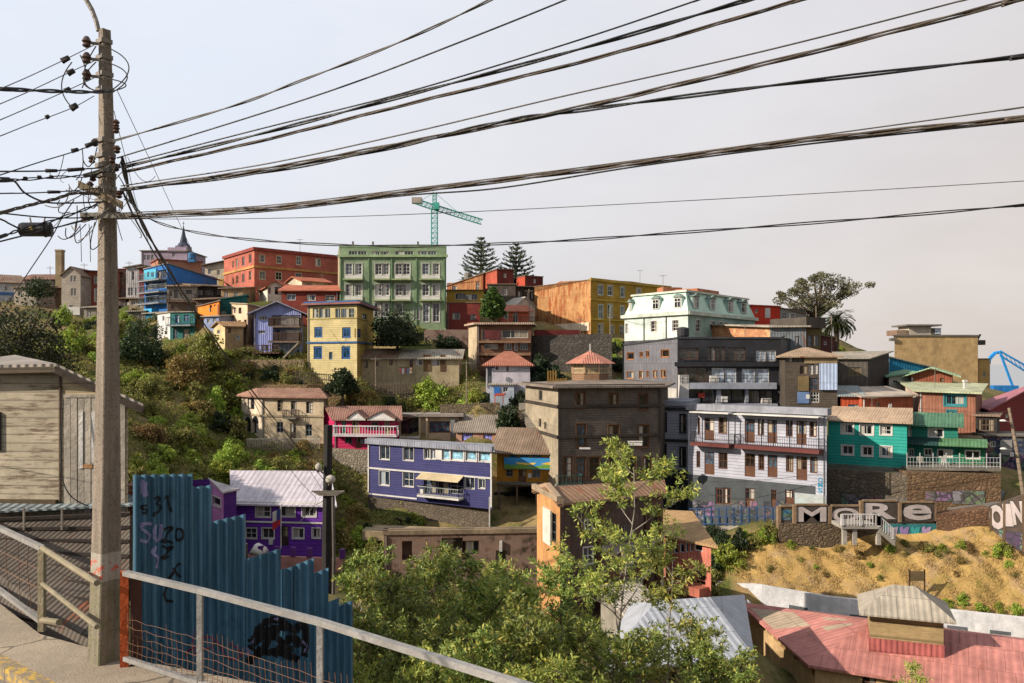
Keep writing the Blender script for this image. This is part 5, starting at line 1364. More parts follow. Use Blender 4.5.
b.win('F', cS((415, 325, 470, 400)), mull=(2, 2)); b.fbox('F', cS((300, 400, 520, 440))[0], .5, 'balcony_slab', BROWNW)
for x in (300, 520, 570): b.fbox('F', cS((x, 130, x + 18, 590))[0], .2, 'timber_post', M('plank', '4a2a1e'))
b.fbox('L', cS((65, 130, 100, 290))[0], .12, 'white_strip', M('stucco', 'd0c8bc')); b.win('L', cS((95, 150, 120, 285)), fm=M('stucco', '4d463e'), mull=(1, 3))
b.roof('gableU', M('roofmetal', '86684f', rust=.55, per=.35), .6, over=.3)
A, e, L, n = b.em('L'); N = Vector((*n, 0))
MB().prism([b.pt('L', -.3, b.zt - .15, .2), b.pt('L', L / 2, b.zt + .55, .2), b.pt('L', L / 2, b.zt + 1.0, .2), b.pt('L', -.3, b.zt + .35, .2)], -N * .35).build('gable_coping', M('brick', 'a58462'), b.root)
MB().prism([b.pt('L', L + .3, b.zt - .15, .2), b.pt('L', L / 2, b.zt + .55, .2), b.pt('L', L / 2, b.zt + 1.0, .2), b.pt('L', L + .3, b.zt + .35, .2)], -N * .35).build('gable_coping', M('brick', 'a58462'), b.root)
b.band('L', 501, .35, .3, M('brick', '9a8468'), 'cornice'); b.done()
b = Bld('salmon_house', 'salmon pink tin house with a strip of windows and a beige roof', 'house', (666.5, 60), (711, 57), 537, 590, M('corr', 'c07260', per=.25, dirt=.35), br=(689, 66), bl=(664, 66.5), ext=.2)
b.win('F', cS((625, 292, 648, 335), (651, 290, 676, 335), (679, 288, 702, 332), (705, 286, 722, 330), (726, 282, 742, 328), (746, 278, 786, 325)), mull=(1, 1), fw=.08)
b.hole('F', cS((652, 408, 800, 462))); b.win('F', cS((652, 408, 700, 462), (702, 405, 750, 460), (752, 402, 800, 458)), fm=BROWNW, depth=.29)
b.fbox('F', cS((620, 462, 815, 500))[0], 1.0, 'balcony_front', M('corr', 'b86a55', per=.25))
b.roof('shed', M('roofmetal', 'b08e62', rust=.15), h=[0, 0, .6, .6], over=.3); b.done()
q0, q1 = P(667, 612, 60), P(709, 612, 57.2)
solo('speckled_wall', 'speckled white rubble wall under the salmon house', 'wall', q0.lerp(q1, .5), MB().box(q0 - Vector((0, 0, 3)), q1 - q0, (0, 4, 0), (0, 0, 4.5)), M('stone', 'b5b0a8', per=.3, dirt=.3))

# ---- white wall foot of the dry hill
WW = M('stucco', 'dcdcdd', dirt=.5)
pts = [(716, 581, 73.5), (762, 585.5, 72), (830, 597, 70.5), (930, 608, 69), (1060, 622, 67)]
r = empty('white_retaining_wall', P(860, 600, 70.2), 0, 'long whitewashed retaining wall along the foot of the dry hill', 'wall')
for i in range(len(pts) - 1):
    a, c = P(*pts[i]), P(*pts[i + 1])
    hgt = 7.0 if i == 0 else 5.0
    mb = MB(); i0 = len(mb.v)
    mb.prism([Vector((a.x, a.y, a.z - hgt)), Vector((c.x - .004, c.y, c.z - hgt)), Vector((c.x - .004, c.y, c.z)), Vector((a.x, a.y, a.z))], (0, .5, 0))
    s_ = mb.build('wall_section', WW, r)
    mb = MB()
    m_ = max(1, int((c - a).length / 3))
    for k in range(m_):
        p = a.lerp(c, (k + .4) / m_); d_ = (c - a).normalized()
        mb.box(p + Vector((0, -.03, -1.5)), d_ * 1.5, (0, .02, 0), (0, 0, .28))
    mb.build('painted_mark', M('stucco', '5f6468'), s_)
CTRL += [tuple(P(290, 585, 69)), tuple(P(330, 588, 68)), tuple(P(240, 580, 72)), tuple(P(290, 578, 73)), tuple(P(335, 578, 73)), tuple(P(285, 565, 76)), tuple(P(245, 565, 77)), tuple(P(235, 490, 88)), tuple(P(325, 492, 88))]
for (x, y, Y) in pts: p = P(x, y, Y); CTRL += [(p.x, p.y + 1.5, p.z - .1), (p.x, p.y - 2.0, p.z - 5.6)]
p0 = P(741, 668, 66)
solo('old_outbuilding', 'small ruined white gable outbuilding against the whitewashed wall', 'outbuilding', p0, MB().prism([p0, p0 + Vector((3.4, 0, 0)), p0 + Vector((3.4, 0, 2.6)), p0 + Vector((1.6, 0, 4.2)), p0 + Vector((0, 0, 2.8))], (0, 4, 0)), M('stucco', 'a8a8aa', dirt=.9))

# ---- grey tin shed and pink-roofed hall
b = Bld('tin_roof_shed', 'low shed with a broad pale grey tin roof among the bushes', 'shed', (612, 41), (742, 42.5), 664, 700, M('plank', '6a5a4c'), bl=(640, 51), br=(735, 52.5), ext=3)
b.win('F', [(668, 672, 676, 682), (682, 672, 692, 682), (698, 672, 706, 682)], fm=BROWNW)
b.roof('hip', M('roofmetal', 'a3a7ae', per=.4, dirt=.35), 1.4, over=.6, inset=.3); b.done()
b = Bld('tin_roof_hut', 'small hut with a pale sheet roof behind the broad tin shed', 'shed', (633, 50), (672, 51), 622, 660, M('stucco', '8a8478'), D=4, ext=3)
b.win('F', [(660, 630, 666, 638)]).roof('shed', M('roofmetal', 'bdb3a6', rust=.1), h=[0, -.1, .9, 1.0], over=.3); b.done()
PK = M('roofmetal', 'bb7c72', per=.45, dirt=.55, rust=.2, rustcol='9a5a48')
A0 = XY(815, 50); dr = Vector((.889, -.458))
FRp = A0 + dr * 22; BLp = XY(748, 62); BRp = BLp + dr * 22
topx = lambda v: CX + F * v.x / v.y
b = Bld('pink_roof_hall', 'large hall with a faded pink tin roof and a small rooftop cupola', 'hall', (815, 50), (topx(FRp), FRp.y), 664, 730, M('stucco', 'c0a276', dirt=.6), bl=(748, 62), br=(topx(BRp), BRp.y), ext=3)
cK = crop(700, 500, .3164)
b.win('L', cK((188, 370, 202, 405), (212, 388, 226, 425), (233, 408, 248, 445), (255, 428, 270, 470), (296, 462, 314, 505), (352, 510, 372, 560)), fm=M('stucco', '8d6f4a'), mull=(1, 1), pane=glass_mat('4a3826', .1))
b.win('F', [(862, 676, 876, 690), (910, 682, 925, 696)], fm=BROWNW)
b.roof('hip', PK, 1.35, over=.5, inset=.27, th=.16)
# patched roof sheets lie 25 mm above the slope
q = b.outline(.5)
lo = b.zt - .12
def onroof(face, s_, t_):
    # bilinear point on a hip slope: face 'L' or 'F'
    m03, m12 = (q[3] + q[0]) / 2, (q[1] + q[2]) / 2
    r0 = m03.lerp(m12, .27); r1 = m03.lerp(m12, .73)
    hi = b.zt + 1.35
    if face == 'L':
        a_, c_ = q[3].lerp(q[0], s_), r0
    else:
        a_, c_ = q[0].lerp(q[1], s_), r0.lerp(r1, s_)
    p_ = a_.lerp(c_, t_)
    return Vector((p_.x, p_.y, lo + (hi - lo) * t_ + .168))
for face, s0, s1, t0_, t1_ in (('L', .12, .5, .05, .42), ('L', .55, .68, .5, .8), ('F', .1, .2, .55, .85), ('L', .22, .34, .62, .8)):
    MB().slab([onroof(face, s0, t0_), onroof(face, s1, t0_), onroof(face, s1, t1_), onroof(face, s0, t1_)], .02).build('patch_sheet', M('roofmetal', 'a89680', per=.45, dirt=.4), b.root)
hallroot = b.root
b.done()
# cupola
Yc = 49.9
cz0, cz1 = ZZ(650, Yc), ZZ(615.5, Yc)
cc = Vector((XY(904, Yc + 1.2).x, Yc + 1.2))
rz = math.atan2(dr.y, dr.x) + .12
def rect4(hw, hd, z):
    e1 = Vector((math.cos(rz), math.sin(rz))); e2 = Vector((-e1.y, e1.x))
    return [Vector((*(cc + e1 * (sx * hw) + e2 * (sy * hd)), z)) for sx, sy in ((-1, -1), (1, -1), (1, 1), (-1, 1))]
lw = rect4(1.95, 1.6, cz0 - .8)
cup = MB().prism(lw, (0, 0, cz1 - cz0 + .8)).build('cupola', M('plank', 'a58f66', per=.9, dirt=.5), hallroot)
MB().prism(rect4(1.99, 1.64, cz0 - .85), (0, 0, 1.45)).build('cupola_skirt', M('corr', 'b0615c', per=.3), cup)
e4 = rect4(2.55, 2.2, cz1); hi_ = cz1 + 1.35
ra, rb_ = e4[0].lerp(e4[3], .5).lerp(e4[1].lerp(e4[2], .5), .38), e4[0].lerp(e4[3], .5).lerp(e4[1].lerp(e4[2], .5), .62)
ra.z = rb_.z = hi_
mb = MB().slab([e4[0], e4[1], rb_, ra], .1).slab([e4[1], e4[2], rb_], .1).slab([e4[2], e4[3], ra, rb_], .1).slab([e4[3], e4[0], ra], .1)
mb.build('cupola_roof', M('roofmetal', 'aaa090', per=.35, dirt=.5), cup)

# ---- MORE wall and its neighbours
def wall_run(r, pts, top, th, mat, name='wall_panel', hgt=3.0):
    return
SILV = M('stucco', 'b0a5a2', dirt=.35, rough=.45)
LINE = M('stucco', '33302e', dirt=.2)
PIL = M('concrete', '8a7258', dirt=.7)
r = empty('graffiti_wall', P(860, 522, 75.5), 0, 'concrete panel wall painted with the silver letters MORE', 'wall')
def panel(x0, x1, yt, yb, Y, txt=None, back='4a4038'):
    a, c = P(x0, yb, Y), P(x1, yt, Y)
    pn = MB().box(a, (c.x - a.x, 0, 0), (0, .22, 0), (0, 0, c.z - a.z)).build('wall_panel', M('concrete', back, dirt=.8), r)
    for xx in (x0, x1):
        p = P(xx, yb, Y); 
    MB().box(a + Vector((-.14, -.12, -.05)), (.28, 0, 0), (0, .4, 0), (0, 0, c.z - a.z + .1)).build('pilaster', PIL, pn)
    MB().box(Vector((a.x + .15, Y - .08, c.z + .003)), (c.x - a.x - .3, 0, 0), (0, .34, 0), (0, 0, .14)).build('coping', PIL, pn)
    if txt:
        cx, cz = (a.x + c.x) / 2, (a.z + c.z) / 2
        w, h = (c.x - a.x) * (.84 if txt != 'O' else .9), (c.z - a.z) * .84
        put_text(txt, 'letter_outline', (cx, Y - .012, cz), (0, -1, 0), w * 1.06, h * 1.1, LINE, pn, .055, .01)
        put_text(txt, 'letter', (cx, Y - .026, cz), (0, -1, 0), w, h, SILV, pn, .025, .01)
    return pn
panel(779, 794, 507, 527, 75.6)
panel(794.5, 829, 505.5, 523, 75.4, 'M'); panel(830, 861, 506.5, 523, 75.4, 'O'); panel(861.5, 899, 501.5, 520.5, 75.2, 'R'); panel(899.5, 934.5, 503, 521.5, 75.2, 'e')
a, c = P(934.5, 521, 75.2), P(936.5, 502.5, 75.2); MB().box(a, (c.x - a.x, 0, 0), (0, .4, 0), (0, 0, c.z - a.z)).build('pilaster', PIL, r)
MB().box(P(781, 520, 75.57), (.95, 0, 0), (0, .02, 0), (0, 0, .9)).build('graffiti_patch', M('mural', '2f6d8c'), r)
zlow = ZZ(548, 75.6)
a, c = P(779, 545, 75.3), P(935, 523, 75.3)
MB().box(Vector((a.x, 75.32, zlow - 2)), (c.x - a.x, 0, 0), (0, 1.5, 0), (0, 0, ZZ(523.5, 75.3) - zlow + 2)).build('stone_base', M('stone', '7d6b55', per=.4, dirt=.8), r)
a, c = P(884, 540, 75.2), P(939, 524, 75.2)
MB().box(Vector((a.x, 75.26, a.z)), (c.x - a.x, 0, 0), (0, .05, 0), (0, 0, c.z - a.z)).build('graffiti_mural', M('stucco', '2a6f72', dirt=.3), r)
for i, (cx_, cl) in enumerate(((893, 'a48fa4'), (904, '8f78a8'), (915, '3a9a98'), (926, 'a88fb0'))):
    p = P(cx_ - 4.6, 538, 75.24)
    MB().prism([p + Vector(v) for v in ((0, 0, 0), (.3, 0, .05), (.36, 0, .45), (.5, 0, .08), (.82, 0, 0), (.76, 0, .5), (.86, 0, 1.0), (.5, 0, .92), (.4, 0, .7), (.28, 0, 1.05), (.02, 0, .9), (.1, 0, .4))], (0, -.012, 0)).build('graffiti_patch', M('stucco', cl, dirt=.4), r)
for px in (780, 860, 936): p = P(px, 546, 75); CTRL += [(p.x, 74.2, p.z), (p.x, 78.5, ZZ(523, 75) - .2)]
# lower rough wall and rising painted wall
r = empty('low_rubble_wall', P(960, 530, 75), 0, 'low reddish rubble wall below the sloping lane', 'wall')
a, c = P(936.8, 546, 75.2), P(990, 513, 74)
MB().prism([P(936.8, 550, 75.2), P(992, 552, 74), P(992, 508, 74), P(960, 512.5, 74.7), P(936.8, 514, 75.2)], (0, 1.5, 0)).build('wall_base', M('stone', '7a5a42', per=.35, dirt=.9), r)
MB().box(P(942, 531, 75.16), (3.4, 0, 0), (0, .03, 0), (0, 0, 1.0)).build('graffiti_patch', M('mural', '7a6a60'), r)
r = empty('painted_wall', P(1010, 520, 72), 0, 'rising concrete wall with silver graffiti letters by the leaning pole', 'wall')
MB().prism([P(990, 555, 73.9), P(1055, 560, 70), P(1055, 484, 70), P(990, 507, 73.9)], (0, .35, 0)).build('wall_panel', M('concrete', '4f4238', dirt=.8), r)
d = (P(1055, 500, 70) - P(990, 500, 73.9)); nrm = Vector((d.y, -d.x, 0))
nn = nrm.normalized()
def pw(px, py):
    a_, e_ = XY(990, 73.9), XY(1055, 70) - XY(990, 73.9); d_ = Vector(((px - CX) / F, 1.0))
    u_ = -(a_.x * d_.y - a_.y * d_.x) / (e_.x * d_.y - e_.y * d_.x); return P(px, py, a_.y + u_ * e_.y)
for i, (ch, px, py, w, h) in enumerate((('O', 997, 517, 1.25, 2.1), ('I', 1008, 515, .7, 1.9), ('N', 1018, 513, 1.0, 2.0))):
    t = (px - 990) / 65; Yq = 73.9 - 3.9 * t
    q = pw(px, py)
    put_text(ch, 'letter_outline', q + nn * .01, nn, w * 1.15, h * 1.1, LINE, r, .09, .01, roll=.12)
    put_text(ch, 'letter', q + nn * .026, nn, w, h, SILV, r, .06, .01, roll=.12)
for px in (990.5, 1004, 1023): 
    q = pw(px, 552); MB().box(q + nn * .02, (.22, 0, 0), nn * .2, (0, 0, (550 - 505 + (px - 990) * .36) / F * 72)).build('pilaster', PIL, r)
q = pw(999, 546); MB().box(q + nn * .02, Vector((nn.y * -1, nn.x, 0)) * 3.2, nn * .02, (0, 0, 1.4)).build('graffiti_patch', M('mural', '41354a'), r)
for px in (945, 990, 1030): p = P(px, 547, 73.5); CTRL += [(p.x, 72.4 if px < 1000 else 69.5, p.z), (p.x, 80, ZZ(505, 75))]
# concrete stair platform
r = empty('concrete_platform', P(862, 543, 73.5), 0, 'white railed concrete landing with a stair down to the dry hill', 'landing')
Yq = 72.6
a, c = P(842, 529, Yq), P(879, 529, Yq)
MB().box(a, c - a, (0, 2.4, 0), (0, 0, .3)).build('slab', M('concrete', 'a09a90'), r)
for px in (843, 853, 877): p = P(px, 545, Yq + .2); MB().box(p, (.35, 0, 0), (0, .35, 0), (0, 0, a.z - p.z)).build('leg', M('concrete', 'a39c92'), r)
s0, s1 = P(879, 527, Yq), P(895, 541, Yq)
MB().prism([s0, s1, s1 - Vector((0, 0, .45)), s0 - Vector((0, 0, .5))], (0, 1.6, 0)).build('stair_flight', M('concrete', '9a948a'), r)
mb = MB()
up = Vector((0, 0, .95)); top_ = a + Vector((0, 0, .3)); tc_ = c + Vector((0, 0, .3))
for p0_, p1_, k in ((top_, tc_, 12), (s0, s1, 7)):
    mb.bar(p0_ + up, p1_ + up, .09); 
    for i in range(k + 1):
        p = p0_.lerp(p1_, i / k); mb.bar(p, p + up, .06 if i % 6 else .2)
mb.build('railing', M('stucco', 'b8b6b4', dirt=.3), r)
# blue rail fence before the white building
q0, q1 = P(690, 526, 83.6), P(781, 526, 77.6)
mb = MB()
for i in range(13):
    p = q0.lerp(q1, i / 12); mb.bar(p, p + Vector((0, 0, 1.75)), .12)
for dz in (1.7, .9, .2): mb.bar(q0 + Vector((0, 0, dz)), q1 + Vector((0, 0, dz)), .07)
solo('blue_rail_fence', 'blue steel rail fence before the white balcony building', 'fence', q0.lerp(q1, .5), mb, M('stucco', '27466e', dirt=.3))
solo('lane_kerb', 'pale concrete kerb under the blue steel rail fence', 'kerb', q0.lerp(q1, .5), MB().box(q0 - Vector((0, .3, 1.0)), q1 - q0, (0, .6, 0), (0, 0, 1.0)), CONC)
CTRL += [(q0.x, q0.y - 1, q0.z - .9), (q1.x, q1.y - 1, q1.z - .9), (q0.x, q0.y + 1, q0.z - .1), (q1.x, q1.y + 1, q1.z - .1), P(735, 534, 77.5)[:], P(770, 536, 76)[:], P(700, 540, 79)[:]]
# lane between the terrace and the painted wall
lp = [P(945, 512, 75.9), P(998, 506, 74.9), P(1016, 474, 87), P(990, 469, 88)]
o = MB().slab(lp, .05).build('lane', M('concrete', '6a6660', dirt=.4)); o['kind'] = 'structure'
for p in lp: CTRL.append((p.x, p.y, p.z - .25))
# notice board on the hill
r = empty('notice_board', P(917, 594, 70.3), 0, 'small brown notice board on posts in the dry grass', 'sign')
for px in (909.5, 924.5): MB().bar(P(px, 595, 70.3), P(px, 569.5, 70.3), .1).build('post', M('plank', '4a3a2a'), r)
a = P(910, 581, 70.25); MB().box(a, (1.2, 0, 0), (0, .05, 0), (0, 0, .8)).build('board', M('stucco', '6f5c3c', dirt=.7), r)
# ------------------------------------------------------------------ terrain
def cp(px, py, Y, dz=0.0):
    p = P(px, py, Y); CTRL.append((p.x, p.y, p.z + dz))
for a in ((140, 400, 92), (140, 450, 80), (140, 500, 68), (170, 372, 104), (210, 372, 102), (200, 400, 95), (200, 450, 86), (200, 486, 80), (235, 450, 87), (100, 352, 100), (40, 345, 100), (15, 380, 85),
          (60, 430, 62), (280, 470, 85), (222, 402, 97), (110, 330, 118), (60, 330, 118), (10, 325, 118), (300, 480, 84), (345, 505, 80), (350, 545, 72), (345, 600, 56), (60, 500, 40), (160, 560, 50),
          (400, 600, 55), (480, 620, 50), (560, 640, 46), (640, 640, 50), (700, 662, 58), (715, 645, 62), (700, 560, 70), (735, 560, 72.5), (730, 540, 76), (728, 655, 66), (420, 400, 98), (470, 398, 97), (390, 402, 97),
          (540, 560, 77), (610, 560, 72), (400, 345, 112), (545, 400, 100), (510, 414, 99.5), (780, 560, 73.6), (850, 570, 72.5), (920, 578, 71.5), (1000, 590, 70.5), (1060, 590, 70)):
    cp(*a)
CTRL += [(x, y, -4.1) for x, y in ((-6.5, 9.2), (-8, 10.5), (-5, 7), (-2, 5), (0, 3), (3, 0), (-12, 13), (-20, 16), (-9, 4), (-20, 2), (0, -8), (-20, -15), (15, -15), (8, -2))]
CTRL += [(-3.2, 12.0, -7), (-1.2, 9.5, -7.2), (1, 7.5, -7), (4, 5.5, -7), (10, 5, -8), (-5.5, 14.5, -6.2), (-3, 18, -9.5), (2, 13, -11), (8, 12, -12), (16, 10, -12), (-9, 15, -4.6), (-14, 18, -4.5), (-20, 26, -5), (-10, 24, -8), (-14, 34, -9),
         (0, 22, -14.5), (0, 32, -17), (9, 24, -16), (18, 26, -17), (10, 38, -19), (20, 42, -21), (30, 38, -21), (24, 34, -20), (28, 56, -20.5), (40, 48, -21), (14, 58, -20), (18, 66, -20.5), (30, 62, -20.5), (46, 58, -20),
         (-40, 45, -4), (-40, 70, -2), (-60, 80, 3), (-30, 55, -9), (-60, 40, 0), (-90, 100, 9), (-110, 160, 11), (-60, 200, 11), (0, 200, 12), (30, 190, 8), (70, 190, -6), (120, 190, -14), (-110, 20, -2), (60, 20, -18),
         (100, 60, -16), (100, 110, -8), (75, 78, -14), (90, 30, -20), (60, 110, -5), (0, 240, 5), (-100, 240, 5), (100, 240, -20), (160, 120, -14), (160, 20, -22), (60, -15, -16), (120, -15, -20), (-110, -15, -3)]
C_ = np.array(CTRL)
key = {}
for r_ in C_: key[(round(r_[0] * 2), round(r_[1] * 2))] = r_
C_ = np.array(list(key.values()))
def kern(A, B):
    return np.sqrt(((A[:, None, :2] - B[None, :, :2]) ** 2).sum(2) + .25)
K_ = kern(C_, C_) + np.eye(len(C_)) * -.6
W_ = np.linalg.solve(np.block([[K_, np.ones((len(C_), 1))], [np.ones((1, len(C_))), np.zeros((1, 1))]]), np.append(C_[:, 2], 0))
def height(XYs):
    out = np.empty(len(XYs))
    for i in range(0, len(XYs), 4000):
        out[i:i + 4000] = kern(XYs[i:i + 4000], C_) @ W_[:-1] + W_[-1]
    return np.clip(out, -30, 15)
gx = np.concatenate([[-2500, -900, -350, -200], np.arange(-130, 131, 1.5), [150, 180, 240, 400, 900, 2500]])
gy = np.concatenate([[-2500, -800, -200, -60], np.arange(-20, 201, 1.5), [215, 240, 270]])
GX, GY = np.meshgrid(gx, gy)
pts = np.stack([GX.ravel(), GY.ravel()], 1)
cl = np.stack([np.clip(pts[:, 0], -130, 160), np.clip(pts[:, 1], -20, 240)], 1)
GZ = height(cl)
rs = np.random.RandomState(3)
def vnoise(x, y, s):
    return np.sin(x / s * 2.1 + 1.3 * np.sin(y / s * 1.7)) * np.cos(y / s * 1.9 + 1.1 * np.sin(x / s * 1.3))
near = np.clip((pts[:, 1] - 25) / 30, 0, 1)
GZ += near * (.25 * vnoise(pts[:, 0], pts[:, 1], 4.0) + .15 * vnoise(pts[:, 0] + 50, pts[:, 1], 1.9))
# keep the ground under the pavement and the road
m_ = (pts[:, 1] < 13.5) & (pts[:, 0] * .45 + pts[:, 1] < 9.5) & (pts[:, 0] > -40)
GZ[m_] = np.minimum(GZ[m_], -3.9)
GZ[pts[:, 1] > 260] = -30
ZG = GZ.reshape(GX.shape)
# the big sheet
nx, ny = len(gx), len(gy)
faces = [(j * nx + i, j * nx + i + 1, (j + 1) * nx + i + 1, (j + 1) * nx + i) for j in range(ny - 1) for i in range(nx - 1)]
me = bpy.data.meshes.new('terrain')
me.from_pydata([(a, b_, c_) for (a, b_), c_ in zip(pts, GZ)], [], faces)
for p_ in me.polygons: p_.use_smooth = True
# where the ground is dry straw: the open hill above the white wall
dry = np.zeros(len(pts))
wl = np.array([[P(*p).x, P(*p).y] for p in ((716, 581, 73.5), (762, 585.5, 72), (830, 597, 70.5), (930, 608, 69), (1060, 622, 67))])
wy = np.interp(pts[:, 0], wl[:, 0], wl[:, 1])
sel = (pts[:, 0] > 17.5) & (pts[:, 0] < 55) & (pts[:, 1] > wy + .4) & (pts[:, 1] < 76.3)
dry[sel] = 1.0
at = me.color_attributes.new('dry', 'FLOAT_COLOR', 'POINT')
at.data.foreach_set('color', np.stack([dry, dry, dry, np.ones(len(pts))], 1).astype(np.float32).ravel())
g = NT('ground_soil')
tc = g.n('ShaderNodeTexCoord'); ob = tc.outputs['Object']
n1 = g.noise(ob, .12, 8, .7); n2 = g.noise(ob, .9, 6, .7); n3 = g.noise(ob, 5.0, 4, .7)
soil = g.mix(g.ramp(n2, .35, .65), lin('5b4c36'), lin('967f5a'))
veg = g.mix(g.ramp(n3, .35, .65), lin('2f3a1a'), lin('4e5526'))
c1 = g.mix(g.ramp(n1, .42, .58), soil, veg)
c1 = g.mix(g.math('MULTIPLY', g.ramp(n2, .5, .62), .7), c1, veg)
straw = g.mix(g.ramp(n2, .3, .7), lin('82693f'), lin('b2935a'))
straw = g.mix(g.math('MULTIPLY', g.ramp(g.noise(ob, .28, 7, .75), .5, .6), .75), straw, lin('8d7860'))
straw = g.mix(g.math('MULTIPLY', g.ramp(n3, .45, .7), .5), straw, lin('74603c'))
straw = g.mix(g.math('MULTIPLY', g.ramp(g.noise(ob, .5, 6, .7), .55, .68), .6), straw, lin('5d5f2c'))
da = g.n('ShaderNodeVertexColor', layer_name='dry').outputs[0]
c1 = g.mix(da, c1, straw)
bp = g.n('ShaderNodeBump', {'Strength': .55, 'Distance': .2, 'Height': g.math('ADD', n2, g.math('MULTIPLY', n3, .4))}).outputs[0]
g.n('ShaderNodeOutputMaterial', {0: g.n('ShaderNodeBsdfPrincipled', {'Base Color': c1, 'Roughness': .95, 'Specular IOR Level': .1, 'Normal': bp}).outputs[0]})
me.materials.append(g.m)
o = bpy.data.objects.new('terrain', me); COL.objects.link(o); o['kind'] = 'structure'
g = NT('sea_water')
tc = g.n('ShaderNodeTexCoord')
bp = g.n('ShaderNodeBump', {'Strength': .25, 'Distance': .3, 'Height': g.noise(tc.outputs['Object'], .3, 5)}).outputs[0]
g.n('ShaderNodeOutputMaterial', {0: g.n('ShaderNodeBsdfPrincipled', {'Base Color': (*lin('7f868c'), 1), 'Roughness': .3, 'Normal': bp}).outputs[0]})
o = MB().poly([(-6000, 262, -31), (6000, 262, -31), (6000, 14000, -31), (-6000, 14000, -31)]).build('sea_water', g.m); o['kind'] = 'structure'

def gz(x, y):
    i = min(max(np.searchsorted(gx, x) - 1, 0), nx - 2); j = min(max(np.searchsorted(gy, y) - 1, 0), ny - 2)
    u, v = (x - gx[i]) / (gx[i + 1] - gx[i]), (y - gy[j]) / (gy[j + 1] - gy[j])
    return (ZG[j, i] * (1 - u) + ZG[j, i + 1] * u) * (1 - v) + (ZG[j + 1, i] * (1 - u) + ZG[j + 1, i + 1] * u) * v
def ground_at(px, py, y0=14, y1=190):
    Y = y0
    while Y < y1:
        p = P(px, py, Y)
        if p.z < gz(p.x, p.y): return p
        Y += .3
    return None

# ------------------------------------------------------------------ foliage meshes
def leaf_mesh(name, C, D, S, L, Wd, mat, diamond=True):
    n = len(C)
    L = np.broadcast_to(np.asarray(L, float), (n,))[:, None]; Wd = np.broadcast_to(np.asarray(Wd, float), (n,))[:, None]
    if diamond:
        V = np.stack([C - D * L / 2, C + S * Wd / 2 - D * L * .05, C + D * L / 2, C - S * Wd / 2 - D * L * .05], 1)
    else:
        V = np.stack([C - D * L / 2 - S * Wd / 2, C - D * L / 2 + S * Wd / 2, C + D * L / 2 + S * Wd / 2, C + D * L / 2 - S * Wd / 2], 1)
    me = bpy.data.meshes.new(name)
    me.vertices.add(4 * n); me.vertices.foreach_set('co', V.astype(np.float32).ravel())
    me.loops.add(4 * n); me.loops.foreach_set('vertex_index', np.arange(4 * n, dtype=np.int32))
    me.polygons.add(n); me.polygons.foreach_set('loop_start', np.arange(0, 4 * n, 4, dtype=np.int32)); me.polygons.foreach_set('loop_total', np.full(n, 4, dtype=np.int32))
    me.update(); me.validate()
    me.materials.append(mat)
    return me
def unit(a): return a / (np.linalg.norm(a, axis=1, keepdims=True) + 1e-9)
def rand_dirs(rs, n): return unit(rs.normal(size=(n, 3)))

def bush_crown(seed, n, rx, rz, leaf, mat, clumps=26, name='crown', aspect=.6, flat=.0):
    rs = np.random.RandomState(seed)
    cc = rand_dirs(rs, clumps) * (rs.rand(clumps, 1) ** .4)
    cc[:, 2] = np.abs(cc[:, 2]) * 1.0
    cc *= [rx, rx, rz]
    k = rs.randint(0, clumps, n)
    cr = (.2 + .28 * rs.rand(clumps)) * min(rx, rz)
    d = rand_dirs(rs, n)
    C = cc[k] + d * cr[k][:, None] * (rs.rand(n, 1) ** .33)
    C[:, 2] = np.maximum(C[:, 2], -.1)
    D = unit(d * .5 + rand_dirs(rs, n) + [0, 0, .25])
    S = unit(np.cross(D, unit(rand_dirs(rs, n) + d)))
    L = leaf * (.55 + .9 * rs.rand(n))
    return leaf_mesh(name, C, D, S, L, L * aspect, mat)

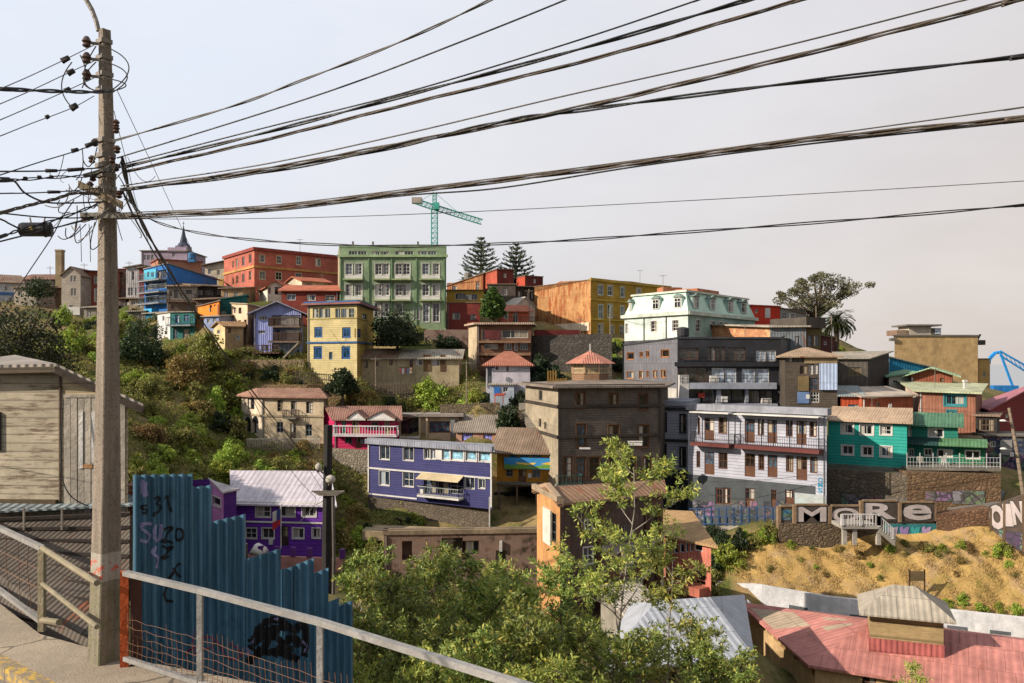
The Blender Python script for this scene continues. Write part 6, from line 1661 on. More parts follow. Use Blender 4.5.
BARK = M('concrete', '5a4a3a', dirt=.6); BARKP = M('concrete', '9a9184', dirt=.5)
def tree_meshes(seed, H, spread, mat, leafl=.13, leafw=.035, limbs=9, trunk=.09, start=.3, twigs=9, sprays=5, per=16, droop=.2, bark=None):
    """tapered trunk, limbs and twigs; leaflets in sprays along the twigs"""
    rs = np.random.RandomState(seed); rr = random.Random(seed)
    mb = MB()
    lean = Vector((rr.uniform(-.12, .12), rr.uniform(-.12, .12), 1))
    tp = [Vector((0, 0, -.5))]
    for i in range(1, 8):
        t = i / 7
        tp.append(Vector((lean.x * H * t + rr.uniform(-.06, .06) * H * .3, lean.y * H * t + rr.uniform(-.06, .06) * H * .3, H * t * .93)))
    mb.tube(tp, trunk, 7, trunk * .18)
    Cs, Ds, Ss, Ls = [], [], [], []
    def spray(p, d, ln):
        n = per
        t = rs.rand(n, 1)
        side = unit(np.cross(np.array(d)[None], rand_dirs(rs, n)))
        c = np.array(p)[None] + np.array(d)[None] * t * ln
        dd = unit(np.array(d)[None] * .55 + side * .8 + [0, 0, -droop] * rs.rand(n, 1))
        Ls.append(leafl * (.6 + .7 * rs.rand(n)))
        Cs.append(c + dd * leafl * .5); Ds.append(dd); Ss.append(unit(np.cross(dd, unit(side + rand_dirs(rs, n) * .8 + [0, 0, .6]))))
    for k in range(limbs):
        t = start + (1 - start) * (k + rr.random() * .6) / limbs
        f = t * 7; i = min(int(f), 6); p0 = tp[i].lerp(tp[i + 1], f - i)
        az = k * 2.4 + rr.uniform(-.4, .4)
        ln = spread * (1.15 - .65 * t) * rr.uniform(.75, 1.15)
        d = Vector((math.cos(az), math.sin(az), rr.uniform(.35, .9))).normalized()
        lp = [p0]
        for q in range(1, 5):
            d = (d + Vector((rr.uniform(-.25, .25), rr.uniform(-.25, .25), rr.uniform(-.1, .22)))).normalized()
            lp.append(lp[-1] + d * ln / 4)
        mb.tube(lp, trunk * .45 * (1.1 - .5 * t), 5, .006, caps=False)
        for w_ in range(twigs):
            s = rr.uniform(.25, 1.0) * 4; j = min(int(s), 3); q0 = lp[j].lerp(lp[j + 1], s - j)
            td = ((lp[j + 1] - lp[j]).normalized() * .5 + Vector((rr.uniform(-1, 1), rr.uniform(-1, 1), rr.uniform(-.25, .8)))).normalized()
            tl = ln * rr.uniform(.16, .38)
            q1 = q0 + td * tl
            mb.tube([q0, q0.lerp(q1, .5) + Vector((0, 0, .03)), q1], .011, 3, .004, caps=False)
            for a in range(sprays):
                sp = q0.lerp(q1, rr.uniform(.2, 1.0))
                sd = (td * .6 + Vector((rr.uniform(-1, 1), rr.uniform(-1, 1), rr.uniform(-.4, .7)))).normalized()
                spray(sp, sd, leafl * rr.uniform(1.6, 3.2))
    C = np.concatenate(Cs); D = np.concatenate(Ds); S = np.concatenate(Ss); L = np.concatenate(Ls)
    crown = leaf_mesh('crown', C, D, S, L, L * leafw / leafl, mat)
    tm = bpy.data.meshes.new('trunk'); tm.from_pydata([tuple(v) for v in mb.v], [], mb.f); tm.materials.append(bark or BARK)
    for p_ in tm.polygons: p_.use_smooth = True
    return tm, crown

def plant(name, loc, meshes, sc=1.0, rz=0.0, label=None, cat='tree', group=None, sz=None):
    o = empty(name, loc, rz, label, cat, group)
    o.scale = (sc, sc, sz or sc)
    for me in meshes:
        c = bpy.data.objects.new(me.name.split('.')[0], me); COL.objects.link(c); c.parent = o
    return o

LF_OLIVE = leaf_mat('4a5228', '858242', 'a08c4c', name='olive_leaves')
LF_BRIGHT = leaf_mat('5a7428', '9aa642', 'b8b450', name='bright_leaves')
LF_DARK = leaf_mat('1a2613', '34422a', '4e5a2c', name='dark_leaves')
LF_DRY = leaf_mat('6a5a34', '947c48', '5f5c30', name='dry_brush')
LF_ACAC = leaf_mat('5c6e30', 'a0a450', 'b8a24a', trans=.25, name='acacia_leaves')
LF_NEAR = leaf_mat('465c2c', '8c9644', 'ae9844', trans=.25, name='thicket_leaves')
def stub(seed, n=5, h=.7):
    rr = random.Random(seed); mb = MB()
    for i in range(n):
        a = rr.uniform(0, 6.3); mb.tube([(0, 0, -.4), (math.cos(a) * .15, math.sin(a) * .15, h * .5), (math.cos(a) * .5, math.sin(a) * .5, h)], .05, 4, .02, caps=False)
    me = bpy.data.meshes.new('stem'); me.from_pydata([tuple(v) for v in mb.v], [], mb.f); me.materials.append(BARK)
    return me
STEM = [stub(1), stub(2)]
SH = {}
for k, (mt, leaf) in {'o': (LF_OLIVE, .17), 'b': (LF_BRIGHT, .19), 'd': (LF_DARK, .18), 'y': (LF_DRY, .16)}.items():
    SH[k] = [bush_crown(11 + i * 7 + ord(k), 3000, 1.15, 1.25 + .35 * (i % 2), leaf, mt, clumps=24 + 6 * i) for i in range(3)]
prng = random.Random(21)
def shrubs(label, group, kinds, spots, name='shrub', cat='shrub'):
    for i, (px, py, s) in enumerate(spots):
        p = ground_at(px, py, 40)
        if p is None: continue
        k = kinds[i % len(kinds)]
        plant(name, (p.x, p.y, p.z - .25 * s), [prng.choice(STEM), prng.choice(SH[k])], s * prng.uniform(.8, 1.1), prng.uniform(0, 6.28), label, cat, group, s * prng.uniform(.6, 1.3))
def fill(n, x0, x1, ylo, yhi, s0, s1):
    out = []
    for i in range(n):
        px = prng.uniform(x0, x1)
        out.append((px, prng.uniform(ylo(px) if callable(ylo) else ylo, yhi(px) if callable(yhi) else yhi), prng.uniform(s0, s1)))
    return out
shrubs('dusty olive shrub on the steep slope below the patchwork shacks', 'olive shrubs on the steep slope', 'oboyodb', fill(52, 128, 240, 352, 445, .7, 1.6))
shrubs('bright green scrambling bush low on the steep slope beside the shack', 'bright bushes low on the steep slope', 'bbo', fill(29, 128, 240, 440, 508, .8, 1.6))
shrubs('bright green bush on the bank between the beige arched house and purple house', 'bushes above the purple house', 'bboy', fill(24, 215, 330, 452, 482, .7, 1.3))
shrubs('dark scrubby bush on the slope under the lavender house', 'bushes under the lavender house', 'doy', fill(9, 215, 300, 372, 390, .7, 1.3))
shrubs('brown dry bush on the bank above the magenta house', 'bushes above the magenta house', 'yodo', fill(14, 335, 420, 396, 410, .8, 1.4))
shrubs('bright green leafy bush on the bank below the long low house', 'green bushes below the long low house', 'bbob', fill(10, 425, 480, 396, 412, .9, 1.5))
shrubs('green bush at the foot of the rubble wall beside the violet house', 'bushes beside the violet house wall', 'ybo', fill(10, 330, 366, 490, 545, .6, 1.1))
shrubs('creeping green bush against the foot of the dark stone wall', 'bushes under the dark stone wall', 'bod', fill(10, 372, 430, 548, 565, .7, 1.3))
shrubs('bright green shrub behind the concrete pole on the upper slope', 'bright shrubs on the upper slope', 'bbo', fill(14, 58, 125, 335, 360, .9, 1.8))
shrubs('dark shrub beside the red block and the patchwork shacks', 'shrubs among the patchwork shacks', 'dob', [(212, 345, 1.2), (198, 352, 1.5), (228, 358, 1.1), (262, 340, .9), (270, 310, .9), (280, 308, .8), (185, 350, 1.0)])
shrubs('olive shrub at the shaded corner of the dry hill', 'shrubs at the hill corner', 'bod', [(745, 538, .6), (760, 536, .6), (775, 538, .5), (725, 566, .9), (722, 552, 1.3), (738, 548, 1.1), (730, 562, 1.2), (752, 545, .9), (716, 570, 1.2), (765, 541, .7), (708, 600, 1.1), (690, 600, 1.0), (700, 615, 1.2), (712, 585, 1.0), (706, 575, 1.1)])
shrubs('small green weed clump at the dry hill foot along the white wall', 'weeds along the white wall', 'b', [(900, 598, .35), (925, 603, .5), (945, 605, .55), (962, 604, .5), (980, 607, .6), (1000, 610, .6), (1015, 612, .6), (890, 600, .3)])
shrubs('little weed bush scattered on the dry straw hill', 'weeds on the dry hill', 'boy', [(790, 548, .5), (812, 550, .3), (858, 556, .55), (890, 550, .45), (930, 553, .6), (968, 552, .5), (1000, 553, .6), (880, 580, .3), (955, 575, .3), (815, 567, .25), (1015, 575, .4), (785, 541, .5), (800, 540, .45), (905, 546, .4), (922, 547, .5), (940, 549, .5), (1005, 549, .55), (1018, 551, .5), (960, 548, .45), (800, 560, .35), (838, 552, .4), (870, 566, .3), (905, 556, .35), (960, 562, .4), (985, 556, .4), (770, 570, .35), (825, 575, .3), (1008, 566, .35), (948, 552, .4)])
shrubs('round green bush beside the roof pavilion', 'bushes by the pavilion', 'b', [(618, 385, .9), (610, 388, .7)])
shrubs('bright green bush between the palm and the grey barn', 'bushes under the palm', 'b', [(838, 352, 1.1), (846, 356, 1.0)])
shrubs('dark ivy clad bush below the rock wall', 'bushes below the rock wall', 'dd', [(540, 378, 1.6), (552, 384, 1.5), (565, 388, 1.3), (532, 386, 1.2), (600, 380, 1.0), (486, 402, .9), (520, 405, 1.1), (512, 412, .8)])

shrubs('dark scrub under the green block beside the brown flats', 'scrub under the green block', 'ddo', fill(11, 372, 468, 334, 348, .8, 1.3))
shrubs('olive scrub among the stilts below the blue apartment house', 'scrub below the ridge houses', 'odb', fill(13, 118, 172, 312, 338, .8, 1.4))
shrubs('green scrub below the rust red and weathered ridge houses', 'scrub below the weathered house', 'bod', fill(11, 58, 122, 316, 338, .9, 1.5))
shrubs('low weedy shrub on the terrace below the lavender house', 'weeds below the lavender house', 'oyd', fill(8, 235, 310, 352, 376, .5, .9))
shrubs('dark shrub in the rubble between white cottage and pink cottage', 'shrubs in the rubble', 'dod', fill(7, 492, 526, 400, 436, .5, .9))
shrubs('scrub in the shaded gap beside the charcoal flats', 'scrub by the charcoal flats', 'db', fill(6, 606, 622, 345, 392, .8, 1.2))
shrubs('weedy shrub on the bank beneath the indigo violet house and stone wall', 'shrubs on the lower bank', 'bod', fill(13, 345, 420, 520, 575, .6, 1.2))
shrubs('shrub on the shaded verge below the blue steel rail fence', 'shrubs below the rail fence', 'dob', fill(8, 700, 785, 532, 550, .6, 1.0))

# ---- single trees on the hill
def hill_tree(label, px, pyt, pyb, Y, half, mt, seed, trunkw=.22, leaf=.3, n=5200, name='broadleaf_tree', group=None):
    t, b_ = P(px, pyt, Y), P(px, pyb, Y)
    H = t.z - b_.z; rx = half / F * Y
    cr = bush_crown(seed, n, rx * .9, H * .68, leaf, mt, clumps=60)
    cm = cr
    co = np.empty(len(cm.vertices) * 3, np.float32); cm.vertices.foreach_get('co', co); co = co.reshape(-1, 3); co[:, 2] += H * (.16 if mt not in (LF_BRIGHT,) else -.02); cm.vertices.foreach_set('co', co.ravel()); cm.update()
    rr = random.Random(seed); mb = MB()
    mb.tube([(0, 0, -1), (.1, 0, H * .25), (-.05, .1, H * .5)], trunkw, 7, trunkw * .6)
    for k in range(7):
        a = k * .9 + rr.random(); mb.tube([(0, 0, H * rr.uniform(.25, .5)), (math.cos(a) * rx * .35, math.sin(a) * rx * .35, H * .55), (math.cos(a) * rx * .7, math.sin(a) * rx * .7, H * rr.uniform(.6, .85))], trunkw * .5, 5, .03, caps=False)
    tm = bpy.data.meshes.new('trunk'); tm.from_pydata([tuple(v) for v in mb.v], [], mb.f); tm.materials.append(BARK)
    return plant(name, b_, [tm, cm], 1.0, 0, label, 'tree', group)
hill_tree('large dark grey-green tree beside the clapboard shack roof', 24, 286, 385, 84, 46, leaf_mat('22281a', '3f452c', '5d5a3a', name='grey_leaves'), 5, n=7000)
hill_tree('dark tree behind the concrete pole below the ridge houses', 141, 308, 372, 103, 26, LF_DARK, 6)
hill_tree('dense dark tree standing against the yellow house side wall', 397, 305, 352, 107, 30, LF_DARK, 7, n=7000)
hill_tree('olive tree below the orange house on the slope', 205, 326, 372, 101, 19, LF_OLIVE, 8)
hill_tree('dark rounded tree on the terrace under the yellow house', 342, 364, 398, 97, 17, LF_DARK, 9)
hill_tree('bright leafy tree in front of the long low house', 436, 374, 410, 102.5, 20, LF_BRIGHT, 10)
hill_tree('tall yellow-green tree under the white cottage', 470, 380, 416, 101.5, 22, LF_BRIGHT, 12)
hill_tree('brown-tinged tree at the top of the steep slope', 186, 345, 400, 98, 22, LF_DRY, 13)
hill_tree('dark leafy tree at the corner of the pink cottage steps', 508, 402, 432, 92, 12, LF_DARK, 14, n=3000)
hill_tree('small dark tree beside the chimney stack', 38, 276, 300, 140, 16, LF_DARK, 15, n=2500)

# umbrella tree: flat crown of separate clumps on a fan of limbs
Y = 135; q = P(818, 332, Y)
rs = np.random.RandomState(4)
cl_ = []
for (px, py, rpx) in ((790, 297, 9), (800, 290, 9), (812, 284, 11), (826, 281, 11), (838, 284, 10), (850, 287, 7), (858, 288, 6), (796, 303, 8), (808, 299, 10), (822, 296, 10), (836, 297, 9), (845, 294, 7), (803, 310, 7), (816, 308, 9), (829, 306, 8), (812, 316, 7), (785, 293, 5), (820, 276, 7), (806, 280, 6)):
    cl_.append((*(P(px, py, Y) - q), rpx / F * Y))
cl_ = np.array(cl_); cl_[:, 1] = rs.uniform(-4, 4, len(cl_))
cl_ = np.concatenate([cl_, cl_ * [1, -1, 1, .9] + [.8, 1, .3, 0], cl_ * [.97, .5, 1, .8] + [-.9, 1, -.4, 0]])
n = 8000; k = rs.randint(0, len(cl_), n); d = rand_dirs(rs, n)
C = cl_[k, :3] + d * cl_[k, 3:4] * (rs.rand(n, 1) ** .4) * [1, 1, .62]
D = unit(d + rand_dirs(rs, n)); S = unit(np.cross(D, rand_dirs(rs, n))); L = .36 * (.5 + rs.rand(n))
cm = leaf_mesh('crown', C, D, S, L, L * .5, leaf_mat('3c4030', '6c6a4c', '80785c', trans=.25, name='umbrella_leaves'))
mb = MB(); mb.tube([(0, 0, -2), (.1, 0, 1.5), (0, .1, 3)], .45, 8, .3)
for c in cl_:
    mb.tube([(0, 0, 2.2), Vector((c[0] * .45, c[1] * .45, 2.2 + (c[2] - 2.2) * .55)), Vector(c[:3])], .16, 5, .03, caps=False)
tm = bpy.data.meshes.new('trunk'); tm.from_pydata([tuple(v) for v in mb.v], [], mb.f); tm.materials.append(BARK)
plant('umbrella_tree', q, [tm, cm], label='wide umbrella-shaped tree with a gappy grey-green crown on the ridge', cat='tree')

# palm
Y = 118; q = P(836, 352, Y); H = P(836, 322, Y).z - q.z
mb = MB(); mb.tube([(0, 0, -1), (.1, 0, H * .5), (0, 0, H)], .36, 9, .3)
tm = bpy.data.meshes.new('trunk'); tm.from_pydata([tuple(v) for v in mb.v], [], mb.f); tm.materials.append(BARK)
Cs, Ds, Ss, Ls = [], [], [], []
rs = np.random.RandomState(9)
for f_ in range(110):
    az = f_ * 2.4; el = 1.35 - 2.0 * (f_ / 110) + rs.uniform(-.1, .1); ln = rs.uniform(2.4, 3.1)
    p = np.array([0, 0, H]); hd = np.array([math.cos(az), math.sin(az), 0])
    for s in range(16):
        e = el - 1.5 * (s / 16) ** 1.5
        d = hd * math.cos(e) + np.array([0, 0, math.sin(e)])
        p = p + d * ln / 16
        sd = np.cross(d, [0, 0, 1]); sd /= np.linalg.norm(sd) + 1e-6
        for sg in (-1, 1):
            dd = d * .6 + sd * sg * .7 + np.array([0, 0, -.25]); dd /= np.linalg.norm(dd)
            Cs.append(p + dd * .22); Ds.append(dd); Ss.append(np.cross(dd, [0, 0, 1]) + .01); Ls.append(.55 * (1.1 - .6 * s / 16))
cm = leaf_mesh('fronds', np.array(Cs), np.array(Ds), unit(np.array(Ss)), np.array(Ls), .17, leaf_mat('1f2a16', '3d4a26', '6a6a3a', trans=.2, name='palm_leaves'))
plant('palm_tree', q, [tm, cm], label='palm tree with a round head of fronds beside the umbrella tree', cat='palm')

# Norfolk pines and the conifer
def pine(px, pyt, pyb, Y, half, seed, label, conical=True, mt=None, tiers=13, name='norfolk_pine'):
    rr = random.Random(seed); rs = np.random.RandomState(seed)
    t, b_ = P(px, pyt, Y), P(px, pyb, Y); H = t.z - b_.z; R_ = half / F * Y
    mb = MB(); mb.tube([(0, 0, -.5), (0, 0, H * .6), (0, 0, H)], .3, 7, .04)
    Cs, Ds = [], []
    for k in range(tiers):
        z = H * (.22 + .76 * k / (tiers - 1)); ln = R_ * (1.08 - .92 * (k / (tiers - 1)) ** 1.9)
        nb = 8
        for j in range(nb):
            az = j * 2 * math.pi / nb + k * .7 + rr.uniform(-.2, .2); l_ = ln * rr.uniform(.75, 1.1)
            hd = np.array([math.cos(az), math.sin(az), 0])
            pts_ = [np.array([0, 0, z]) + hd * l_ * s + np.array([0, 0, l_ * (.32 * s * s - .05 * s)]) for s in np.linspace(0, 1, 5)]
            mb.tube([Vector(p_) for p_ in pts_], .06, 3, .02, caps=False)
            m = max(10, int(52 * l_ / R_))
            for s in rs.rand(m) ** .7:
                c = np.array([0, 0, z]) + hd * l_ * s + np.array([0, 0, l_ * (.32 * s * s - .05 * s) + .06])
                Cs.append(c + rs.normal(size=3) * .1); sd = np.array([-hd[1], hd[0], 0]) * rs.choice([-1, 1])
                Ds.append(hd * .5 + sd * rs.uniform(.2, .9) + np.array([0, 0, rs.uniform(.1, .5)]))
    C = np.array(Cs); D = unit(np.array(Ds)); n = len(C)
    cm = leaf_mesh('crown', C, D, unit(np.cross(D, rand_dirs(rs, n))), .6 * (.6 + .8 * rs.rand(n)), .2, mt)
    tm = bpy.data.meshes.new('trunk'); tm.from_pydata([tuple(v) for v in mb.v], [], mb.f); tm.materials.append(BARK)
    return plant(name, b_, [tm, cm], label=label, cat='tree')
LFP = leaf_mat('33433a', '56664e', '747a5c', trans=.2, name='pine_needles')
pine(481, 238, 296, 152, 21, 3, 'tiered Norfolk pine standing nearer the green block', mt=LFP, tiers=11)
pine(516, 244, 296, 155, 21, 4, 'broad tiered Norfolk pine above the dark red tin house', mt=LFP, tiers=10)
pine(493, 288, 326, 120, 12, 5, 'small dense conifer before the mustard flats', mt=leaf_mat('22381a', '4a6428', '75803c', trans=.2, name='conifer_needles'), tiers=16, name='conifer')

# ---- thicket in front: acacias and saplings of the gully
AC = [tree_meshes(40 + i, 5.2, 2.6, LF_NEAR, .14, .052, limbs=13, twigs=12, sprays=4, per=15, trunk=.07, start=.12) for i in range(3)]
AY = [tree_meshes(60 + i, 5.0, 2.3, LF_ACAC, .15, .045, limbs=10, twigs=10, sprays=4, per=15, trunk=.06, start=.2, bark=BARKP) for i in range(2)]
SAP = tree_meshes(81, 9.0, 2.7, LF_ACAC, .16, .045, limbs=15, twigs=10, sprays=4, per=14, trunk=.055, start=.25, bark=BARKP)
SAP2 = tree_meshes(85, 7.0, 1.4, LF_ACAC, .16, .045, limbs=9, twigs=6, sprays=4, per=12, trunk=.05, start=.35, bark=BARKP)
def near(label, group, meshes, px, pyt, Y, H0, rz=0.0, name='acacia_bush', sc=None, lean=0.0):
    s = sc or 1.0
    t = P(px, pyt, Y); loc = Vector((t.x, t.y, t.z - H0 * s * .97))
    o = plant(name, loc + Vector((lean * H0 * s, 0, 0)), meshes, s, rz, label, 'tree', group)
    if lean: o.rotation_euler = (0, -lean, rz)
L1 = 'dense green acacia bush in the gully thicket below the metal railing'
for i, (px, pyt, Y, s) in enumerate(((372, 586, 27, 1.0), (405, 572, 30, 1.0), (448, 580, 27, 1.0), (490, 574, 29, 1.05), (528, 578, 29, .95), (420, 595, 22, .95), (465, 600, 21, 1.0), (515, 590, 23, 1.0), (556, 604, 24, .95), (375, 618, 20, .9), (560, 640, 18, .85), (604, 634, 20, .85), (490, 632, 17, .85), (430, 636, 17, .85), (590, 652, 17, .8), (540, 660, 15.5, .8), (345, 640, 19, .8), (360, 592, 25, .9), (470, 664, 14.5, .7), (400, 660, 15, .7))):
    near(L1, 'acacia bushes in the gully', AC[i % 3] if i % 4 != 3 else AY[i % 2], px, pyt, Y, 5.2, i * 1.9, sc=s)
near('tall sparse acacia with a pale trunk rising before the gabled ruin', None, SAP, 645, 468, 24, 8.6, .6, 'acacia_tree', lean=-.12)
near('slender pale sapling before the salmon house', None, SAP2, 668, 560, 24, 6.6, 2.0, 'acacia_sapling')
L2 = 'leafy acacia bush top in front of the broad tin shed'
for i, (px, pyt, Y, s) in enumerate(((718, 662, 19, .7), (700, 674, 17, .6), (735, 676, 17, .6))):
    near(L2, 'bush tops before the tin shed', AC[i % 3], px, pyt, Y, 5.2, i * 2.2, sc=s)
near('feathery acacia tip poking up before the pink-roofed hall', None, SAP2, 918, 668, 22, 6.6, 1.0, 'acacia_sapling', sc=.6)

# ---- dry grass on the open hill (nobody could count it)
rs = np.random.RandomState(12)
n = 70000
X = rs.uniform(17.5, 50, n); Yv = np.interp(X, wl[:, 0], wl[:, 1]) + .3 + rs.rand(n) * 6.5
keep = Yv < 75.5 + (X - 18) * -.06
X, Yv = X[keep], Yv[keep]; n = len(X)
Z = np.array([gz(x, y) for x, y in zip(X, Yv)])
cl2 = np.sin(X * 1.9 + np.sin(Yv * 2.3)) * np.cos(Yv * 2.1 + np.sin(X * 1.3)) + .5 * np.sin(X * 4.7 + Yv * 3.1)
kp = cl2 + rs.normal(size=n) * .5 > -.25
X, Yv, Z, cl2 = X[kp], Yv[kp], Z[kp], cl2[kp]; n = len(X)
h_ = (.06 + .2 * rs.rand(n) ** 2) * np.clip(1 + .9 * cl2, .5, 2.2)
D = unit(np.stack([rs.normal(size=n) * .5, rs.normal(size=n) * .5, np.ones(n)], 1))
S = unit(np.stack([rs.normal(size=n), rs.normal(size=n), np.zeros(n)], 1))
me = leaf_mesh('dry_grass', np.stack([X, Yv, Z + h_ * .35], 1), D, S, h_, .035, leaf_mat('866e42', 'b0975e', '6f7638', trans=.2, name='straw'))
o = bpy.data.objects.new('dry_grass', me); COL.objects.link(o); o['kind'] = 'stuff'
# low ground cover on the steep slope
n = 340000; out = []
rs = np.random.RandomState(14)
X = rs.uniform(-75, 8, n); Yv = rs.uniform(62, 112, n)
Z = np.array([gz(x, y) for x, y in zip(X, Yv)])
px_ = CX + F * X / Yv; py_ = HZ - F * Z / Yv
keep = ((px_ > 110) & (px_ < 245) & (py_ > 335) & (py_ < 520)) | ((px_ > -60) & (px_ < 130) & (py_ > 300) & (py_ < 520)) | ((px_ >= 200) & (px_ < 370) & (py_ > 445) & (py_ < 500)) | ((px_ > 325) & (px_ < 480) & (py_ > 392) & (py_ < 418)) | ((px_ > 325) & (px_ < 420) & (py_ > 480) & (py_ < 580)) | ((px_ > 230) & (px_ < 480) & (py_ > 335) & (py_ < 400))
keep &= (np.sin(X * .7) + np.sin(Yv * .9 + X * .3) + rs.normal(size=n) * .8) > -.9
X, Yv, Z = X[keep], Yv[keep], Z[keep]; n = len(X)
L = .1 + .22 * rs.rand(n)
D = unit(rand_dirs(rs, n) + [0, 0, .5]); S = unit(np.cross(D, rand_dirs(rs, n)))
me = leaf_mesh('ground_cover', np.stack([X, Yv, Z + L * .3 + rs.rand(n) * np.clip(.35 + .55 * (np.sin(X * 1.3 + np.sin(Yv * 1.1)) * np.cos(Yv * 1.2 + np.sin(X * .8))), .05, .9)], 1), D, S, L, L * .55, leaf_mat('56602c', '8a8a44', '9a7f4c', name='ground_cover_leaves'))
o = bpy.data.objects.new('ground_cover', me); COL.objects.link(o); o['kind'] = 'stuff'
# ------------------------------------------------------------------ pavement, kerb, road
GR = -3.5
def onp(px, py, z=GR):
    Y = (HZ - py) and z * F / (HZ - py)
    return Vector(((px - CX) / F * Y, Y, z))
g = NT('pavement_concrete')
tc = g.n('ShaderNodeTexCoord'); ob = tc.outputs['Object']
n1 = g.noise(ob, 1.2, 6, .7); n2 = g.noise(ob, 40.0, 3, .7); n3 = g.noise(ob, 6.0, 5, .7)
c1 = g.mix(g.ramp(n1, .3, .7), lin('75695a'), lin('948773'))
c1 = g.mix(g.math('MULTIPLY', g.ramp(n2, .52, .62), .6), c1, lin('5f5446'))
c1 = g.mix(g.math('MULTIPLY', g.ramp(n3, .55, .7), .4), c1, lin('6d6050'))
ck = g.n('ShaderNodeTexVoronoi', {'Vector': g.n('ShaderNodeMix', {4: ob, 5: g.n('ShaderNodeTexNoise', {'Vector': ob, 'Scale': 3.0}).outputs[1], 0: .12}, data_type='VECTOR').outputs[1], 'Scale': .55}, feature='DISTANCE_TO_EDGE').outputs['Distance']
c1 = g.mix(g.math('MULTIPLY', g.ramp(ck, .012, .003), .8), c1, lin('3a332a'))
bp = g.n('ShaderNodeBump', {'Strength': .5, 'Distance': .02, 'Height': g.math('ADD', n2, n3)}).outputs[0]
g.n('ShaderNodeOutputMaterial', {0: g.n('ShaderNodeBsdfPrincipled', {'Base Color': c1, 'Roughness': .92, 'Normal': bp}).outputs[0]})
PAVE = g.m
eA, eB = onp(40, 634), onp(126, 658)          # edge below the railings
ed = (eB - eA).normalized()
kA, kB = onp(0, 653), onp(57, 683)            # kerb line
kd = (kB - kA).normalized()
edge = [Vector((-13.5, 19.0, GR)), Vector((-7.5, 12.45, GR)), eA, eB, onp(262, 684), Vector((1.5, 6.9, GR)), Vector((6.5, 3.6, GR))]
kerb = [kA - kd * 12, kA, kB, kB + kd * 4, kB + kd * 9 + Vector((1.2, 0, 0))]
o = MB().prism([Vector((p.x, p.y, GR - .35)) for p in kerb] + [Vector((p.x, p.y, GR - .35)) for p in reversed(edge)], (0, 0, .35)).build('pavement', PAVE); o['kind'] = 'structure'
g = NT('kerb_paint')
tc = g.n('ShaderNodeTexCoord'); ob = tc.outputs['Object']
wear = g.ramp(g.noise(ob, 9.0, 6, .75), .44, .54)
c1 = g.mix(wear, lin('a5852e'), lin('6d6252'))
g.n('ShaderNodeOutputMaterial', {0: g.n('ShaderNodeBsdfPrincipled', {'Base Color': c1, 'Roughness': .9}).outputs[0]})
side = Vector((kd.y, -kd.x, 0))
if side.y > 0: side = -side
mb = MB()
for i in range(14):
    a = kA - kd * 11 + kd * 1.0 * i * 1.45
    mb.box(a + Vector((0, 0, -.5)) + side * .004, kd * 1.44, side * .17, (0, 0, .5))
o = mb.build('kerb', g.m); o['kind'] = 'structure'
g = NT('asphalt')
tc = g.n('ShaderNodeTexCoord'); ob = tc.outputs['Object']
c1 = g.mix(g.ramp(g.noise(ob, 25.0, 4, .7), .35, .65), lin('5a554d'), lin('7d766a'))
g.n('ShaderNodeOutputMaterial', {0: g.n('ShaderNodeBsdfPrincipled', {'Base Color': c1, 'Roughness': .9}).outputs[0]})
o = MB().prism([kA - kd * 12 + side * .18, kB + kd * 12 + side * .18, kB + kd * 12 + side * 8, kA - kd * 12 + side * 8], (0, 0, .2)).build('road', g.m); o.location.z = -.35; o['kind'] = 'structure'

# ------------------------------------------------------------------ concrete utility pole
Yp_ = 10.0
pb, ptp = P(103.2, 660, Yp_), P(104.6, 30, Yp_)
pb = Vector((pb.x, pb.y, GR - .4))
r = empty('utility_pole', Vector((pb.x, pb.y, GR)), 0, 'weathered square concrete utility pole carrying a tangle of cables', 'pole')
def ring(c, w, rot): 
    return [c + Vector((math.cos(rot + a) * w, math.sin(rot + a) * w, 0)) for a in [math.pi / 4 + k * math.pi / 2 for k in range(4)]]
mb = MB(); rot = math.radians(-37)
prev = None; NP = 24
i0 = 0
for k in range(NP + 1):
    t = k / NP; c = pb.lerp(ptp, t) + Vector((.046 * 4 * t * (1 - t), 0, 0)); w = (.185 + (.066 - .185) * t) 
    q = ring(c, w * 1.08, rot)
    # chamfered corners
    for j in range(4):
        a_, b_ = q[j], q[(j + 1) % 4]
        for f_, in_ in (((.05, 0), (.95, 0)) if j % 2 == 0 else ((.05, 0), (.34, 0), (.42, .16), (.74, .16), (.82, 0), (.95, 0))):
            p_ = a_.lerp(b_, f_); mb.v.append(p_ + (c - (a_ + b_) / 2) * in_)
    if k:
        for j in range(16): mb.f.append(((k - 1) * 16 + j, (k - 1) * 16 + (j + 1) % 16, k * 16 + (j + 1) % 16, k * 16 + j))
mb.f.append(tuple(NP * 16 + j for j in range(16)))
g = NT('pole_concrete')
tc = g.n('ShaderNodeTexCoord'); ob = tc.outputs['Object']; geo = g.n('ShaderNodeNewGeometry')
zz = g.n('ShaderNodeSeparateXYZ', {0: ob}).outputs[2]
st = g.noise(g.n('ShaderNodeMapping', {0: ob, 3: (9, 9, .9)}).outputs[0], 1.0, 6, .7)
pit = g.noise(ob, 60.0, 3, .6); mid_ = g.noise(ob, 7.0, 6, .7)
c1 = g.mix(g.ramp(st, .3, .7), lin('564d43'), lin('83776a'))
c1 = g.mix(g.math('MULTIPLY', g.ramp(mid_, .52, .64), .65), c1, lin('6a5c4b'))
c1 = g.mix(g.math('MULTIPLY', g.ramp(pit, .6, .68), .8), c1, lin('4a4034'))
c1 = g.mix(g.math('MULTIPLY', g.math('MULTIPLY', g.ramp(zz, 1.5, .9), g.ramp(mid_, .35, .6)), .55), c1, lin('5f6240'))
